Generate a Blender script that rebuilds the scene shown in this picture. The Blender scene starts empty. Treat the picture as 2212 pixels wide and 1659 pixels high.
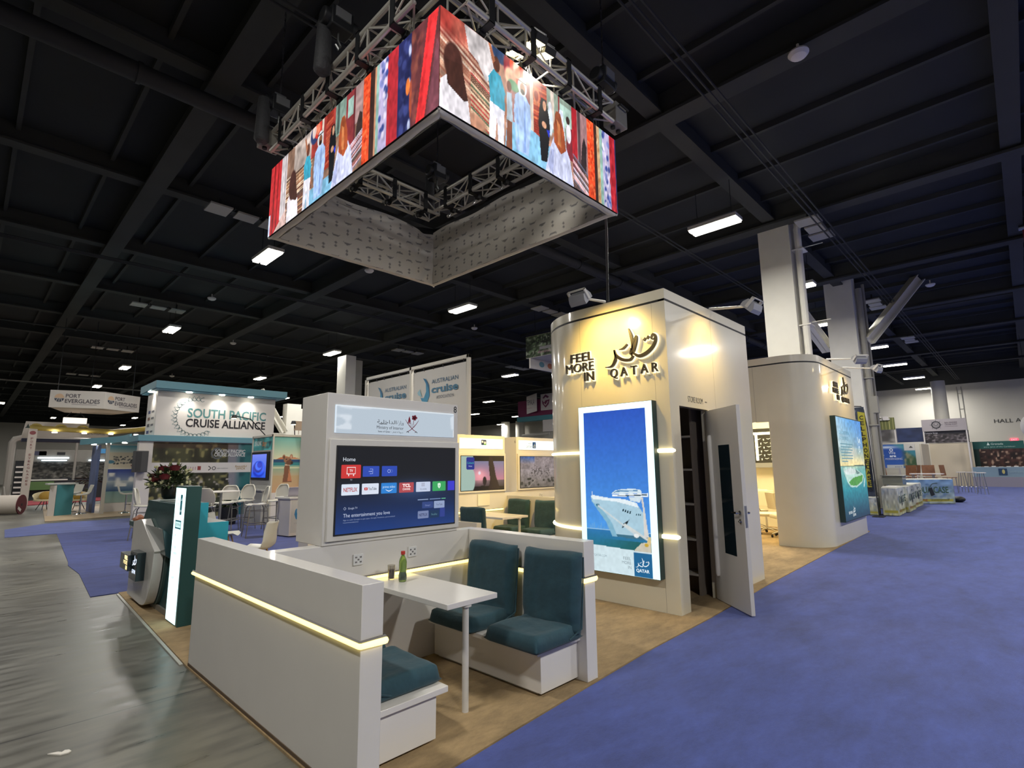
import bpy, bmesh, math, random
import numpy as np
from mathutils import Vector, Matrix

S = bpy.context.scene
COL = S.collection
random.seed(7)
RNG = np.random.default_rng(11)

# ------------------------------------------------------------------ camera
cam_d = bpy.data.cameras.new('camera')
cam = bpy.data.objects.new('camera', cam_d)
COL.objects.link(cam)
cam_d.sensor_width = 36.0
cam_d.lens = 1135.0 / 2212 * 36
cam_d.clip_start, cam_d.clip_end = 0.05, 300
_r = Vector((0.6966911, -0.71730534, -0.0097244))
_d = Vector((0.10401791, 0.11442238, -0.98797156))
_f = Vector((0.70978996, 0.68729948, 0.15432965))
cam.matrix_world = Matrix(((_r.x, -_d.x, -_f.x, 0), (_r.y, -_d.y, -_f.y, 0), (_r.z, -_d.z, -_f.z, 1.6), (0, 0, 0, 1)))
S.camera = cam
# ------------------------------------------------------------------ world, exposure
w = bpy.data.worlds.new('hall_air'); S.world = w; w.use_nodes = True
w.node_tree.nodes['Background'].inputs[0].default_value = (0.6, 0.7, 0.9, 1)
w.node_tree.nodes['Background'].inputs[1].default_value = 0.02
S.view_settings.view_transform = 'Standard'
S.view_settings.look = 'None'
S.view_settings.exposure = 0.0
S.view_settings.gamma = 1.0
S.view_settings.use_curve_mapping = False
S.cycles.max_bounces = 6
S.cycles.sample_clamp_indirect = 4
FIXTURE_W = 230.0       # ceiling fixtures
SPOT_W = 120.0          # arm floodlights over the towers
STRIP = 2.6             # neon strips

# ------------------------------------------------------------------ colour helpers
def lin(c):
    c = np.asarray(c, float)
    return np.where(c <= 0.04045, c / 12.92, ((c + 0.055) / 1.055) ** 2.4)

def rgb(h):
    if isinstance(h, str):
        return tuple(int(h[i:i + 2], 16) / 255 for i in (0, 2, 4))
    return tuple(v / 255 for v in h)

MATS = {}
def mat(name, c, rough=0.5, metal=0.0, emit=0.0, var=None, bump=None, coat=0.0, spec=0.5, trans=0.0, sheen=0.0):
    if name in MATS:
        return MATS[name]
    m = bpy.data.materials.new(name); m.use_nodes = True
    nt = m.node_tree; b = nt.nodes['Principled BSDF']
    cl = tuple(lin(rgb(c))) + (1,)
    b.inputs['Base Color'].default_value = cl
    b.inputs['Roughness'].default_value = rough
    b.inputs['Metallic'].default_value = metal
    b.inputs['Specular IOR Level'].default_value = spec
    b.inputs['Coat Weight'].default_value = coat
    b.inputs['Coat Roughness'].default_value = 0.08
    b.inputs['Transmission Weight'].default_value = trans
    b.inputs['Sheen Weight'].default_value = sheen
    if emit:
        b.inputs['Emission Color'].default_value = cl
        b.inputs['Emission Strength'].default_value = emit
    if var or bump:
        tc = nt.nodes.new('ShaderNodeTexCoord')
    if var:
        n = nt.nodes.new('ShaderNodeTexNoise'); n.inputs['Scale'].default_value = var[0]; n.inputs['Detail'].default_value = 5
        nt.links.new(tc.outputs['Object'], n.inputs['Vector'])
        r = nt.nodes.new('ShaderNodeValToRGB')
        k = var[1]
        r.color_ramp.elements[0].position = 0.3; r.color_ramp.elements[1].position = 0.7
        r.color_ramp.elements[0].color = tuple(max(0, v * (1 - k)) for v in cl[:3]) + (1,)
        r.color_ramp.elements[1].color = tuple(min(1, v * (1 + k)) for v in cl[:3]) + (1,)
        nt.links.new(n.outputs['Fac'], r.inputs['Fac'])
        nt.links.new(r.outputs['Color'], b.inputs['Base Color'])
    if bump:
        n = nt.nodes.new('ShaderNodeTexNoise'); n.inputs['Scale'].default_value = bump[0]; n.inputs['Detail'].default_value = 3
        nt.links.new(tc.outputs['Object'], n.inputs['Vector'])
        u = nt.nodes.new('ShaderNodeBump'); u.inputs['Strength'].default_value = bump[1]; u.inputs['Distance'].default_value = bump[2]
        nt.links.new(n.outputs['Fac'], u.inputs['Height'])
        nt.links.new(u.outputs['Normal'], b.inputs['Normal'])
    MATS[name] = m
    return m

def colmat(name, emit=0.0, rough=0.5, spec=0.4):
    """printed or lit picture: colour comes from the mesh's own picture colours"""
    if name in MATS:
        return MATS[name]
    m = bpy.data.materials.new(name); m.use_nodes = True
    nt = m.node_tree; b = nt.nodes['Principled BSDF']
    a = nt.nodes.new('ShaderNodeAttribute'); a.attribute_name = 'Col'
    b.inputs['Roughness'].default_value = rough
    b.inputs['Specular IOR Level'].default_value = spec
    if emit:
        b.inputs['Base Color'].default_value = (0.01, 0.01, 0.01, 1)
        nt.links.new(a.outputs['Color'], b.inputs['Emission Color'])
        b.inputs['Emission Strength'].default_value = emit
    else:
        nt.links.new(a.outputs['Color'], b.inputs['Base Color'])
    MATS[name] = m
    return m

def carpet(name, c, k=0.3, sheen=0.12):
    m = mat(name, c, 0.95, sheen=sheen, bump=(300, 0.8, 0.004))
    nt = m.node_tree; b = nt.nodes['Principled BSDF']; cl = lin(rgb(c))
    tc = nt.nodes.new('ShaderNodeTexCoord'); n = nt.nodes.new('ShaderNodeTexNoise')
    n.inputs['Scale'].default_value = 1.3; n.inputs['Detail'].default_value = 12; n.inputs['Roughness'].default_value = 0.78
    mp = nt.nodes.new('ShaderNodeMapping'); mp.inputs['Scale'].default_value = (1.0, 2.2, 1); mp.inputs['Rotation'].default_value = (0, 0, 0.5)
    nt.links.new(tc.outputs['Object'], mp.inputs['Vector']); nt.links.new(mp.outputs['Vector'], n.inputs['Vector'])
    r = nt.nodes.new('ShaderNodeValToRGB'); r.color_ramp.elements[0].position = 0.36; r.color_ramp.elements[1].position = 0.64
    r.color_ramp.elements[0].color = tuple(v * (1 - k) for v in cl) + (1,); r.color_ramp.elements[1].color = tuple(min(1, v * (1 + k)) for v in cl) + (1,)
    nt.links.new(n.outputs['Fac'], r.inputs['Fac']); nt.links.new(r.outputs['Color'], b.inputs['Base Color'])
    return m

PRINT = colmat('printed_graphic', 0, 0.5)
LIT = colmat('backlit_graphic', 1.0, 0.25, 0.3)
SCREEN = colmat('led_screen', 1.0, 0.15, 0.4)
LEDWALL = colmat('led_wall_screen', 1.15, 0.6, 0.2)

# ------------------------------------------------------------------ mesh builder
class MB:
    """collects shapes given in world (or local) coordinates into one mesh"""
    def __init__(s):
        s.bm = bmesh.new()
    def face(s, pts):
        return s.bm.faces.new([s.bm.verts.new(p) for p in pts])
    def box(s, x0, y0, z0, x1, y1, z1, M=None):
        v = [s.bm.verts.new((M @ Vector(p)) if M else p) for p in
             ((x0, y0, z0), (x1, y0, z0), (x1, y1, z0), (x0, y1, z0), (x0, y0, z1), (x1, y0, z1), (x1, y1, z1), (x0, y1, z1))]
        for f in ((3, 2, 1, 0), (4, 5, 6, 7), (0, 1, 5, 4), (1, 2, 6, 5), (2, 3, 7, 6), (3, 0, 4, 7)):
            s.bm.faces.new([v[i] for i in f])
        return s
    def prism(s, pts, a, b, axis='z', M=None):
        """polygon extruded from a to b along an axis; pts are the two other coordinates in order"""
        def P(p, h):
            q = {'z': (p[0], p[1], h), 'y': (p[0], h, p[1]), 'x': (h, p[0], p[1])}[axis]
            return (M @ Vector(q)) if M else q
        lo = [s.bm.verts.new(P(p, a)) for p in pts]; hi = [s.bm.verts.new(P(p, b)) for p in pts]
        n = len(pts)
        s.bm.faces.new(lo[::-1]); s.bm.faces.new(hi)
        for i in range(n):
            s.bm.faces.new((lo[i], lo[(i + 1) % n], hi[(i + 1) % n], hi[i]))
        return s
    def tube(s, path, r, n=8, closed=False, cap=True, sq=False):
        P = [Vector(p) for p in path]; m = len(P); rings = []
        up = None
        for i, p in enumerate(P):
            a = P[i - 1] if (i > 0 or closed) else p
            b = P[(i + 1) % m] if (i < m - 1 or closed) else p
            t = (b - a)
            if t.length < 1e-9: t = Vector((0, 0, 1))
            t.normalize()
            if up is None:
                up = Vector((0, 0, 1)) if abs(t.z) < 0.9 else Vector((1, 0, 0))
            e = t.cross(up)
            if e.length < 1e-4:
                e = t.cross(Vector((0.3, 1, 0.2)))
            e.normalize(); g = e.cross(t).normalized()
            up = g
            k = 1.0
            if 0 < i < m - 1 or closed:
                c = (p - a).normalized().dot((b - p).normalized())
                k = 1 / max(0.5, math.sqrt(max(0.05, (1 + c) / 2)))
            rr = r[i] if isinstance(r, (list, tuple)) else r
            o = math.pi / 4 if sq else 0
            rings.append([s.bm.verts.new(p + (e * math.cos(o + 6.28318 * j / n) + g * math.sin(o + 6.28318 * j / n)) * rr * k) for j in range(n)])
        rng = range(m) if closed else range(m - 1)
        for i in rng:
            A, B = rings[i], rings[(i + 1) % m]
            for j in range(n):
                s.bm.faces.new((A[j], A[(j + 1) % n], B[(j + 1) % n], B[j]))
        if cap and not closed:
            s.bm.faces.new(rings[0][::-1]); s.bm.faces.new(rings[-1])
        return s
    def cyl(s, p0, p1, r0, r1=None, n=16):
        return s.tube([p0, p1], [r0, r0 if r1 is None else r1], n)
    def lathe(s, prof, c=(0, 0, 0), n=20, M=None):
        rings = []
        for r, z in prof:
            ring = []
            for j in range(n):
                q = Vector((c[0] + r * math.cos(6.28318 * j / n), c[1] + r * math.sin(6.28318 * j / n), c[2] + z))
                ring.append(s.bm.verts.new(M @ q if M else q))
            rings.append(ring)
        for A, B in zip(rings, rings[1:]):
            for j in range(n):
                s.bm.faces.new((A[j], A[(j + 1) % n], B[(j + 1) % n], B[j]))
        s.bm.faces.new(rings[0][::-1]); s.bm.faces.new(rings[-1])
        return s
    def ball(s, c, rx, ry=None, rz=None, n=12, m=8):
        ry = rx if ry is None else ry; rz = rx if rz is None else rz
        prof = [(math.sin(math.pi * i / m), -math.cos(math.pi * i / m)) for i in range(1, m)]
        M = Matrix.Translation(c) @ Matrix.Diagonal((rx, ry, rz, 1))
        return s.lathe(prof, (0, 0, 0), n, M)
    def surf(s, fn, nu, nv, both=False):
        g = [[s.bm.verts.new(fn(i / nu, j / nv)) for j in range(nv + 1)] for i in range(nu + 1)]
        for i in range(nu):
            for j in range(nv):
                s.bm.faces.new((g[i][j], g[i + 1][j], g[i + 1][j + 1], g[i][j + 1]))
        return s
    def slab(s, fn, nu, nv, t):
        """closed sheet: surface fn(u,v) -> point, thickened by the vector or function t"""
        tv = t if callable(t) else (lambda u, v: Vector(t))
        A = [[s.bm.verts.new(fn(i / nu, j / nv)) for j in range(nv + 1)] for i in range(nu + 1)]
        B = [[s.bm.verts.new(Vector(fn(i / nu, j / nv)) + tv(i / nu, j / nv)) for j in range(nv + 1)] for i in range(nu + 1)]
        for i in range(nu):
            for j in range(nv):
                s.bm.faces.new((A[i][j], A[i][j + 1], A[i + 1][j + 1], A[i + 1][j]))
                s.bm.faces.new((B[i][j], B[i + 1][j], B[i + 1][j + 1], B[i][j + 1]))
        for i in range(nu):
            s.bm.faces.new((A[i][0], A[i + 1][0], B[i + 1][0], B[i][0]))
            s.bm.faces.new((A[i + 1][nv], A[i][nv], B[i][nv], B[i + 1][nv]))
        for j in range(nv):
            s.bm.faces.new((A[0][j + 1], A[0][j], B[0][j], B[0][j + 1]))
            s.bm.faces.new((A[nu][j], A[nu][j + 1], B[nu][j + 1], B[nu][j]))
        return s
    def xf(s, M):
        bmesh.ops.transform(s.bm, matrix=M, verts=s.bm.verts); return s

def finish(o, bevel=0.0, smooth=30, subsurf=0):
    me = o.data
    if smooth:
        me.polygons.foreach_set('use_smooth', [True] * len(me.polygons))
        try: me.set_sharp_from_angle(angle=math.radians(smooth))
        except Exception: pass
    if bevel:
        m = o.modifiers.new('bevel', 'BEVEL'); m.width = bevel; m.segments = 2; m.limit_method = 'ANGLE'; m.angle_limit = math.radians(40)
    if subsurf:
        m = o.modifiers.new('subsurf', 'SUBSURF'); m.levels = subsurf; m.render_levels = subsurf

def link(name, me, m, parent=None):
    o = bpy.data.objects.new(name, me); COL.objects.link(o)
    if m: me.materials.append(m)
    if parent: o.parent = parent
    return o

def root_loc(p):
    v = Vector((0, 0, 0))
    while p is not None:
        v += p.location; p = p.parent
    return v

def part(parent, name, mb, m, bevel=0.0, smooth=30, local=False, subsurf=0, label=None):
    """a child mesh; coordinates are world ones (thing not rotated) unless local"""
    bmesh.ops.recalc_face_normals(mb.bm, faces=mb.bm.faces)
    if not local:
        bmesh.ops.translate(mb.bm, vec=-root_loc(parent), verts=mb.bm.verts)
    me = bpy.data.meshes.new(name); mb.bm.to_mesh(me); mb.bm.free()
    o = link(name, me, m, parent); finish(o, bevel, smooth, subsurf)
    if label: o['label'] = label
    return o

def tag(o, label, cat, group=None):
    o['label'] = label; o['category'] = cat
    if group: o['group'] = group
    return o

def thing(name, label, cat, loc=(0, 0, 0), rz=0.0, group=None):
    o = bpy.data.objects.new(name, None); COL.objects.link(o)
    o.empty_display_size = 0.1
    o.location = loc; o.rotation_euler = (0, 0, rz)
    return tag(o, label, cat, group)

def solo(name, mb, m, label, cat, group=None, bevel=0.0, smooth=30, kind=None, subsurf=0):
    bmesh.ops.recalc_face_normals(mb.bm, faces=mb.bm.faces)
    vs = [v.co for v in mb.bm.verts]
    c = Vector(((min(v.x for v in vs) + max(v.x for v in vs)) / 2, (min(v.y for v in vs) + max(v.y for v in vs)) / 2, min(v.z for v in vs)))
    bmesh.ops.translate(mb.bm, vec=-c, verts=mb.bm.verts)
    me = bpy.data.meshes.new(name); mb.bm.to_mesh(me); mb.bm.free()
    o = link(name, me, m); o.location = c; finish(o, bevel, smooth, subsurf)
    if kind: o['kind'] = kind
    if label: o['label'] = label
    if cat: o['category'] = cat
    if group: o['group'] = group
    return o

def struct(name, mb, m, bevel=0.0, smooth=30):
    return solo(name, mb, m, None, None, kind='structure', bevel=bevel, smooth=smooth)

def dup(o, loc, rz=None, label=None, group=None):
    c = o.copy(); COL.objects.link(c); c.location = loc
    if rz is not None: c.rotation_euler = (0, 0, rz)
    if label: c['label'] = label
    if group: c['group'] = group
    def kids(src, dst):
        for ch in list(src.children):
            k = ch.copy(); COL.objects.link(k); k.parent = dst
            kids(ch, k)
    kids(o, c)
    return c

# ------------------------------------------------------------------ lettering
_TXT = {}
def glyphs(s, bold=0.0):
    if 0 < bold <= 0.05 and any(ch in 'MWmw' for ch in s): bold = 0.0     # these outlines fold over when thickened
    key = (s, bold)
    if key in _TXT: return _TXT[key]
    c = bpy.data.curves.new('t', 'FONT'); c.body = s; c.offset = bold; c.resolution_u = 3
    o = bpy.data.objects.new('t', c); COL.objects.link(o)
    dg = bpy.context.evaluated_depsgraph_get(); ev = o.evaluated_get(dg); me = ev.to_mesh()
    v = np.array([(p.co.x, p.co.y) for p in me.vertices]) if len(me.vertices) else np.zeros((0, 2))
    f = [tuple(p.vertices) for p in me.polygons]
    ev.to_mesh_clear(); bpy.data.objects.remove(o); bpy.data.curves.remove(c)
    _TXT[key] = (v, f)
    return v, f
_cap = None
def cap():
    global _cap
    if _cap is None:
        v, f = glyphs('H'); _cap = v[:, 1].max() - v[:, 1].min()
    return _cap

class Art:
    """flat coloured shapes and lettering lying on a plane O + u*U + v*V, stacked in thin layers"""
    def __init__(s, O, U, V, eps=0.0012):
        s.O = Vector(O); s.U = Vector(U).normalized(); s.V = Vector(V).normalized(); s.N = s.U.cross(s.V)
        s.eps = eps; s.v = []; s.f = []; s.c = []
    def _add(s, pts, faces, c, l):
        b = len(s.v); cc = tuple(lin(rgb(c))) + (1,)
        for p in pts:
            s.v.append(s.O + s.U * float(p[0]) + s.V * float(p[1]) + s.N * (s.eps * l)); s.c.append(cc)
        s.f += [tuple(b + i for i in f) for f in faces]
    def poly(s, pts, c, l=1):
        a = sum(p[0] * q[1] - q[0] * p[1] for p, q in zip(pts, pts[1:] + pts[:1]))
        if a < 0: pts = pts[::-1]
        n = len(pts)
        if n <= 4: s._add(pts, [tuple(range(n))], c, l)
        else:
            from mathutils.geometry import tessellate_polygon
            t = tessellate_polygon([[Vector((p[0], p[1], 0)) for p in pts]])
            s._add(pts, [tuple(x) for x in t], c, l)
    def rect(s, u0, v0, u1, v1, c, l=1): s.poly([(u0, v0), (u1, v0), (u1, v1), (u0, v1)], c, l)
    def rrect(s, u0, v0, u1, v1, r, c, l=1):
        P = []
        for cx, cy, a in ((u1 - r, v0 + r, -90), (u1 - r, v1 - r, 0), (u0 + r, v1 - r, 90), (u0 + r, v0 + r, 180)):
            for k in range(5):
                t = math.radians(a + 22.5 * k); P.append((cx + r * math.cos(t), cy + r * math.sin(t)))
        s.poly(P, c, l)
    def ell(s, cu, cv, ru, rv, c, l=1, a0=0, a1=360, n=28):
        P = [(cu + ru * math.cos(math.radians(a0 + (a1 - a0) * k / n)), cv + rv * math.sin(math.radians(a0 + (a1 - a0) * k / n))) for k in range(n if a1 - a0 == 360 else n + 1)]
        s.poly(P, c, l)
    def stroke(s, pts, w, c, l=1, smooth=True):
        """ribbon along pts; w is a width or list of widths"""
        W = list(w) if isinstance(w, (list, tuple)) else [w] * len(pts)
        if smooth and len(pts) > 2:
            Q, X = [], []
            for i in range(len(pts) - 1):
                p0 = pts[max(0, i - 1)]; p1 = pts[i]; p2 = pts[i + 1]; p3 = pts[min(len(pts) - 1, i + 2)]
                for k in range(6):
                    t = k / 6
                    Q.append(tuple(0.5 * (2 * p1[d] + (p2[d] - p0[d]) * t + (2 * p0[d] - 5 * p1[d] + 4 * p2[d] - p3[d]) * t * t + (3 * p1[d] - p0[d] - 3 * p2[d] + p3[d]) * t ** 3) for d in (0, 1)))
                    X.append(W[i] * (1 - t) + W[i + 1] * t)
            Q.append(tuple(pts[-1])); X.append(W[-1]); pts, W = Q, X
        L, R = [], []
        for i, p in enumerate(pts):
            a = pts[max(0, i - 1)]; b = pts[min(len(pts) - 1, i + 1)]
            d = math.hypot(b[0] - a[0], b[1] - a[1]) or 1
            nx, ny = -(b[1] - a[1]) / d, (b[0] - a[0]) / d
            L.append((p[0] + nx * W[i] / 2, p[1] + ny * W[i] / 2)); R.append((p[0] - nx * W[i] / 2, p[1] - ny * W[i] / 2))
        n = len(pts)
        s._add(R + L, [(i, i + 1, n + i + 1, n + i) for i in range(n - 1)], c, l)
    def line(s, a, b, w, c, l=1): s.stroke([a, b], w, c, l, False)
    def ring(s, cu, cv, r, w, c, l=1, a0=0, a1=360, n=40, ry=None):
        ry = r if ry is None else ry
        s.stroke([(cu + r * math.cos(math.radians(a0 + (a1 - a0) * k / n)), cv + ry * math.sin(math.radians(a0 + (a1 - a0) * k / n))) for k in range(n + 1)], w, c, l, False)
    def text(s, t, u, v, h, c, al='l', w=None, l=2, bold=0.0, vert=False, slant=0.0):
        """baseline at v, capital height h; optional fitted width w"""
        V, F = glyphs(t, bold)
        if not len(V): return
        k = h / cap(); x0, x1 = V[:, 0].min(), V[:, 0].max()
        kx = (w / (x1 - x0)) if w else k
        W = (x1 - x0) * kx
        off = {'l': 0, 'c': -W / 2, 'r': -W}[al]
        s._add([((x - x0) * kx + off + u + slant * y * k, y * k + v) for x, y in V], F, c, l)
    def build(s, parent, name, m, world=True):
        off = root_loc(parent) if parent else Vector((0, 0, 0))
        me = bpy.data.meshes.new(name)
        me.from_pydata([tuple(p - off) for p in s.v], [], s.f)
        a = me.color_attributes.new('Col', 'FLOAT_COLOR', 'POINT')
        a.data.foreach_set('color', np.array(s.c, np.float32).ravel())
        return link(name, me, m, parent)
    def solid(s, parent, name, m, depth):
        """the shapes as raised solid letters"""
        mb = MB(); off = s.N * depth
        vs = [mb.bm.verts.new(p) for p in s.v]
        for f in s.f:
            try: mb.bm.faces.new([vs[i] for i in f])
            except ValueError: pass
        bmesh.ops.remove_doubles(mb.bm, verts=mb.bm.verts, dist=1e-5)
        r = bmesh.ops.extrude_face_region(mb.bm, geom=list(mb.bm.faces))
        bmesh.ops.translate(mb.bm, vec=off, verts=[g for g in r['geom'] if isinstance(g, bmesh.types.BMVert)])
        return part(parent, name, mb, m, smooth=0)

# ------------------------------------------------------------------ painted pictures
def vnoise(ny, nx, sy, sx, seed=0):
    g = np.random.default_rng(seed).random((sy + 2, sx + 2))
    y = np.linspace(0, sy, ny); x = np.linspace(0, sx, nx)
    yi = y.astype(int); xi = x.astype(int); fy = (y - yi)[:, None]; fx = (x - xi)[None]
    fy = fy * fy * (3 - 2 * fy); fx = fx * fx * (3 - 2 * fx)
    a = g[yi][:, xi]; b = g[yi][:, xi + 1]; c = g[yi + 1][:, xi]; d = g[yi + 1][:, xi + 1]
    return (a * (1 - fx) + b * fx) * (1 - fy) + (c * (1 - fx) + d * fx) * fy

class Canvas:
    """a picture painted point by point, u and v run 0..1, v upward"""
    def __init__(s, nx, ny, bg=(0, 0, 0)):
        s.nx, s.ny = nx, ny
        s.a = np.empty((ny, nx, 3)); s.a[:] = rgb(bg)
        s.u = np.linspace(0, 1, nx)[None].repeat(ny, 0); s.v = np.linspace(0, 1, ny)[:, None].repeat(nx, 1)
    def mix(s, m, c):
        c = np.asarray(rgb(c)); m = np.clip(m, 0, 1)[..., None]; s.a = s.a * (1 - m) + c * m
    def grad(s, c0, c1, v0=0, v1=1, u0=0, u1=1):
        t = np.clip((s.v - v0) / (v1 - v0), 0, 1)[..., None]
        k = ((s.v >= v0) & (s.v <= v1) & (s.u >= u0) & (s.u <= u1))[..., None]
        s.a = np.where(k, np.asarray(rgb(c0)) * (1 - t) + np.asarray(rgb(c1)) * t, s.a)
    def rect(s, u0, v0, u1, v1, c): s.mix(((s.u >= u0) & (s.u <= u1) & (s.v >= v0) & (s.v <= v1)).astype(float), c)
    def ell(s, cu, cv, ru, rv, c, soft=0.15):
        d = np.sqrt(((s.u - cu) / ru) ** 2 + ((s.v - cv) / rv) ** 2); s.mix((1 - d) / soft + 0.5, c)
    def poly(s, pts, c, k=1.0):
        ins = np.zeros(s.u.shape, bool); n = len(pts)
        for i in range(n):
            (x0, y0), (x1, y1) = pts[i], pts[(i + 1) % n]
            if y0 == y1: continue
            cr = ((y0 > s.v) != (y1 > s.v)) & (s.u < (x1 - x0) * (s.v - y0) / (y1 - y0) + x0)
            ins ^= cr
        s.mix(ins * k, c)
    def line(s, a, b, w, c):
        ax, ay = a; bx, by = b; L = (bx - ax) ** 2 + (by - ay) ** 2
        t = np.clip(((s.u - ax) * (bx - ax) + (s.v - ay) * (by - ay)) / L, 0, 1)
        s.mix((np.hypot(s.u - ax - t * (bx - ax), s.v - ay - t * (by - ay)) < w).astype(float), c)
    def noise(s, sy, sx, amp, seed=0, mask=None):
        n = (vnoise(s.ny, s.nx, sy, sx, seed) - 0.5) * 2 * amp
        if mask is not None: n = n * mask
        s.a = np.clip(s.a * (1 + n[..., None]), 0, 1)
    def build(s, parent, name, m, O, U, V, w, h):
        O = Vector(O); U = Vector(U).normalized() * w; V = Vector(V).normalized() * h
        off = root_loc(parent) if parent else Vector((0, 0, 0))
        O = O - off
        P = np.array(O)[None, None] + s.u[..., None] * np.array(U) + s.v[..., None] * np.array(V)
        nx, ny = s.nx, s.ny
        me = bpy.data.meshes.new(name)
        i = (np.arange(ny - 1)[:, None] * nx + np.arange(nx - 1)[None]).ravel()
        F = np.stack([i, i + 1, i + nx + 1, i + nx], 1)
        me.vertices.add(nx * ny); me.vertices.foreach_set('co', P.ravel())
        me.loops.add(F.size); me.loops.foreach_set('vertex_index', F.ravel().astype(np.int32))
        me.polygons.add(len(F)); me.polygons.foreach_set('loop_start', np.arange(0, F.size, 4, dtype=np.int32))
        me.update(calc_edges=True); me.validate()
        a = me.color_attributes.new('Col', 'FLOAT_COLOR', 'POINT')
        C = np.ones((nx * ny, 4), np.float32); C[:, :3] = lin(np.clip(s.a, 0, 1)).reshape(-1, 3)
        a.data.foreach_set('color', C.ravel())
        return link(name, me, m, parent)

X, Y, Z = Vector((1, 0, 0)), Vector((0, 1, 0)), Vector((0, 0, 1))
# ================================================================== MATERIALS
WHITE = mat('white_laminate', 'dcd9d4', 0.28, coat=0.25, var=(3.0, 0.02))
TOWERW = mat('tower_gloss_laminate', 'd9d3bf', 0.3, coat=0.7, var=(3.0, 0.02))
WHITE2 = mat('white_board', 'd8d5cf', 0.45)
TEALF = mat('teal_fabric', '23434e', 0.9, bump=(9, 0.5, 0.02), sheen=0.1, var=(14, 0.12))
TAN = carpet('tan_carpet', '9c845e', 0.34, 0.05)
BLUE = carpet('blue_carpet', '3a4a90', 0.30, 0.14)
BLACK = mat('black_matte', '14161a', 0.6)
DARK = mat('dark_grey_metal', '2b2d31', 0.5, 0.4)
GREY = mat('grey_plastic', '7d7f82', 0.5)
CHROME = mat('chrome', 'd4d4d6', 0.15, 1.0)
STEEL = mat('brushed_steel', 'a9abab', 0.3, 0.9)
ALU = mat('truss_aluminium', 'c9c6be', 0.35, 0.35)
NEON = mat('warm_neon', 'ffe68a', 0.4, emit=STRIP)
LAMP = mat('lamp_tube_light', 'fff6e2', 0.4, emit=16)
LAMPW = mat('warm_lamp_glass', 'ffe9b0', 0.4, emit=18)
PAINTW = mat('column_paint', 'ece9dd', 0.6, var=(1.5, 0.04))
TEALP = mat('teal_panel', '1d4b50', 0.4, var=(4, 0.06))
TURQ = mat('turquoise_panel', '2aa0b8', 0.4)
GREENP = mat('dark_green_panel', '1f4a4a', 0.45)
CEILM = mat('ceiling_black_paint', '26292b', 0.9, var=(0.5, 0.2))
BEAM = mat('beam_hazed_black', '393b3a', 0.9, var=(0.5, 0.2))  # lighter than the deck, imitating haze that softens the beams
WALLM = mat('hall_wall_paint', 'd2cfc6', 0.8, var=(0.4, 0.05))

# concrete with broad stains, streaks and saw-cut joints
conc = bpy.data.materials.new('polished_concrete'); conc.use_nodes = True
nt = conc.node_tree; b = nt.nodes['Principled BSDF']; lk = nt.links.new
tc = nt.nodes.new('ShaderNodeTexCoord')
def nnoise(scale, detail, vec):
    n = nt.nodes.new('ShaderNodeTexNoise'); n.inputs['Scale'].default_value = scale; n.inputs['Detail'].default_value = detail
    lk(vec, n.inputs['Vector']); return n.outputs['Fac']
mp = nt.nodes.new('ShaderNodeMapping'); mp.inputs['Scale'].default_value = (0.5, 2.4, 1); mp.inputs['Rotation'].default_value = (0, 0, 0.75)
lk(tc.outputs['Object'], mp.inputs['Vector'])
n1 = nnoise(0.6, 10, tc.outputs['Object']); n2 = nnoise(5.0, 12, mp.outputs['Vector'])
mx = nt.nodes.new('ShaderNodeMath'); mx.operation = 'ADD'; lk(n1, mx.inputs[0]); lk(n2, mx.inputs[1])
rp = nt.nodes.new('ShaderNodeValToRGB'); lk(mx.outputs[0], rp.inputs['Fac'])
mh = nt.nodes.new('ShaderNodeMath'); mh.operation = 'MULTIPLY'; mh.inputs[1].default_value = 0.5
lk(mx.outputs[0], mh.inputs[0]); lk(mh.outputs[0], rp.inputs['Fac'])
rp.color_ramp.elements[0].position = 0.39; rp.color_ramp.elements[0].color = tuple(lin(rgb('403f38'))) + (1,)
rp.color_ramp.elements[1].position = 0.62; rp.color_ramp.elements[1].color = tuple(lin(rgb('716f65'))) + (1,)
sp = nt.nodes.new('ShaderNodeSeparateXYZ'); lk(tc.outputs['Object'], sp.inputs[0])
def joint(out, period, shift):
    a = nt.nodes.new('ShaderNodeMath'); a.operation = 'ADD'; a.inputs[1].default_value = shift; lk(out, a.inputs[0])
    m = nt.nodes.new('ShaderNodeMath'); m.operation = 'PINGPONG'; m.inputs[1].default_value = period / 2; lk(a.outputs[0], m.inputs[0])
    c = nt.nodes.new('ShaderNodeMath'); c.operation = 'LESS_THAN'; c.inputs[1].default_value = 0.006; lk(m.outputs[0], c.inputs[0]); return c.outputs[0]
FLOOR_C = (15.85, 36.0)
j1 = joint(sp.outputs['Y'], 6.1, FLOOR_C[1] - 4.57); j2 = joint(sp.outputs['X'], 6.1, FLOOR_C[0] + 1.2)
jm = nt.nodes.new('ShaderNodeMath'); jm.operation = 'MAXIMUM'; lk(j1, jm.inputs[0]); lk(j2, jm.inputs[1])
mc = nt.nodes.new('ShaderNodeMixRGB'); lk(jm.outputs[0], mc.inputs['Fac']); lk(rp.outputs['Color'], mc.inputs[1]); mc.inputs[2].default_value = (0.012, 0.011, 0.01, 1)
lk(mc.outputs[0], b.inputs['Base Color'])
rr = nt.nodes.new('ShaderNodeMapRange'); rr.inputs['From Min'].default_value = 0.3; rr.inputs['From Max'].default_value = 0.7
rr.inputs['To Min'].default_value = 0.27; rr.inputs['To Max'].default_value = 0.46; lk(n2, rr.inputs['Value']); lk(rr.outputs[0], b.inputs['Roughness'])
bu = nt.nodes.new('ShaderNodeBump'); bu.inputs['Strength'].default_value = 0.10; bu.inputs['Distance'].default_value = 0.0015
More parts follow.
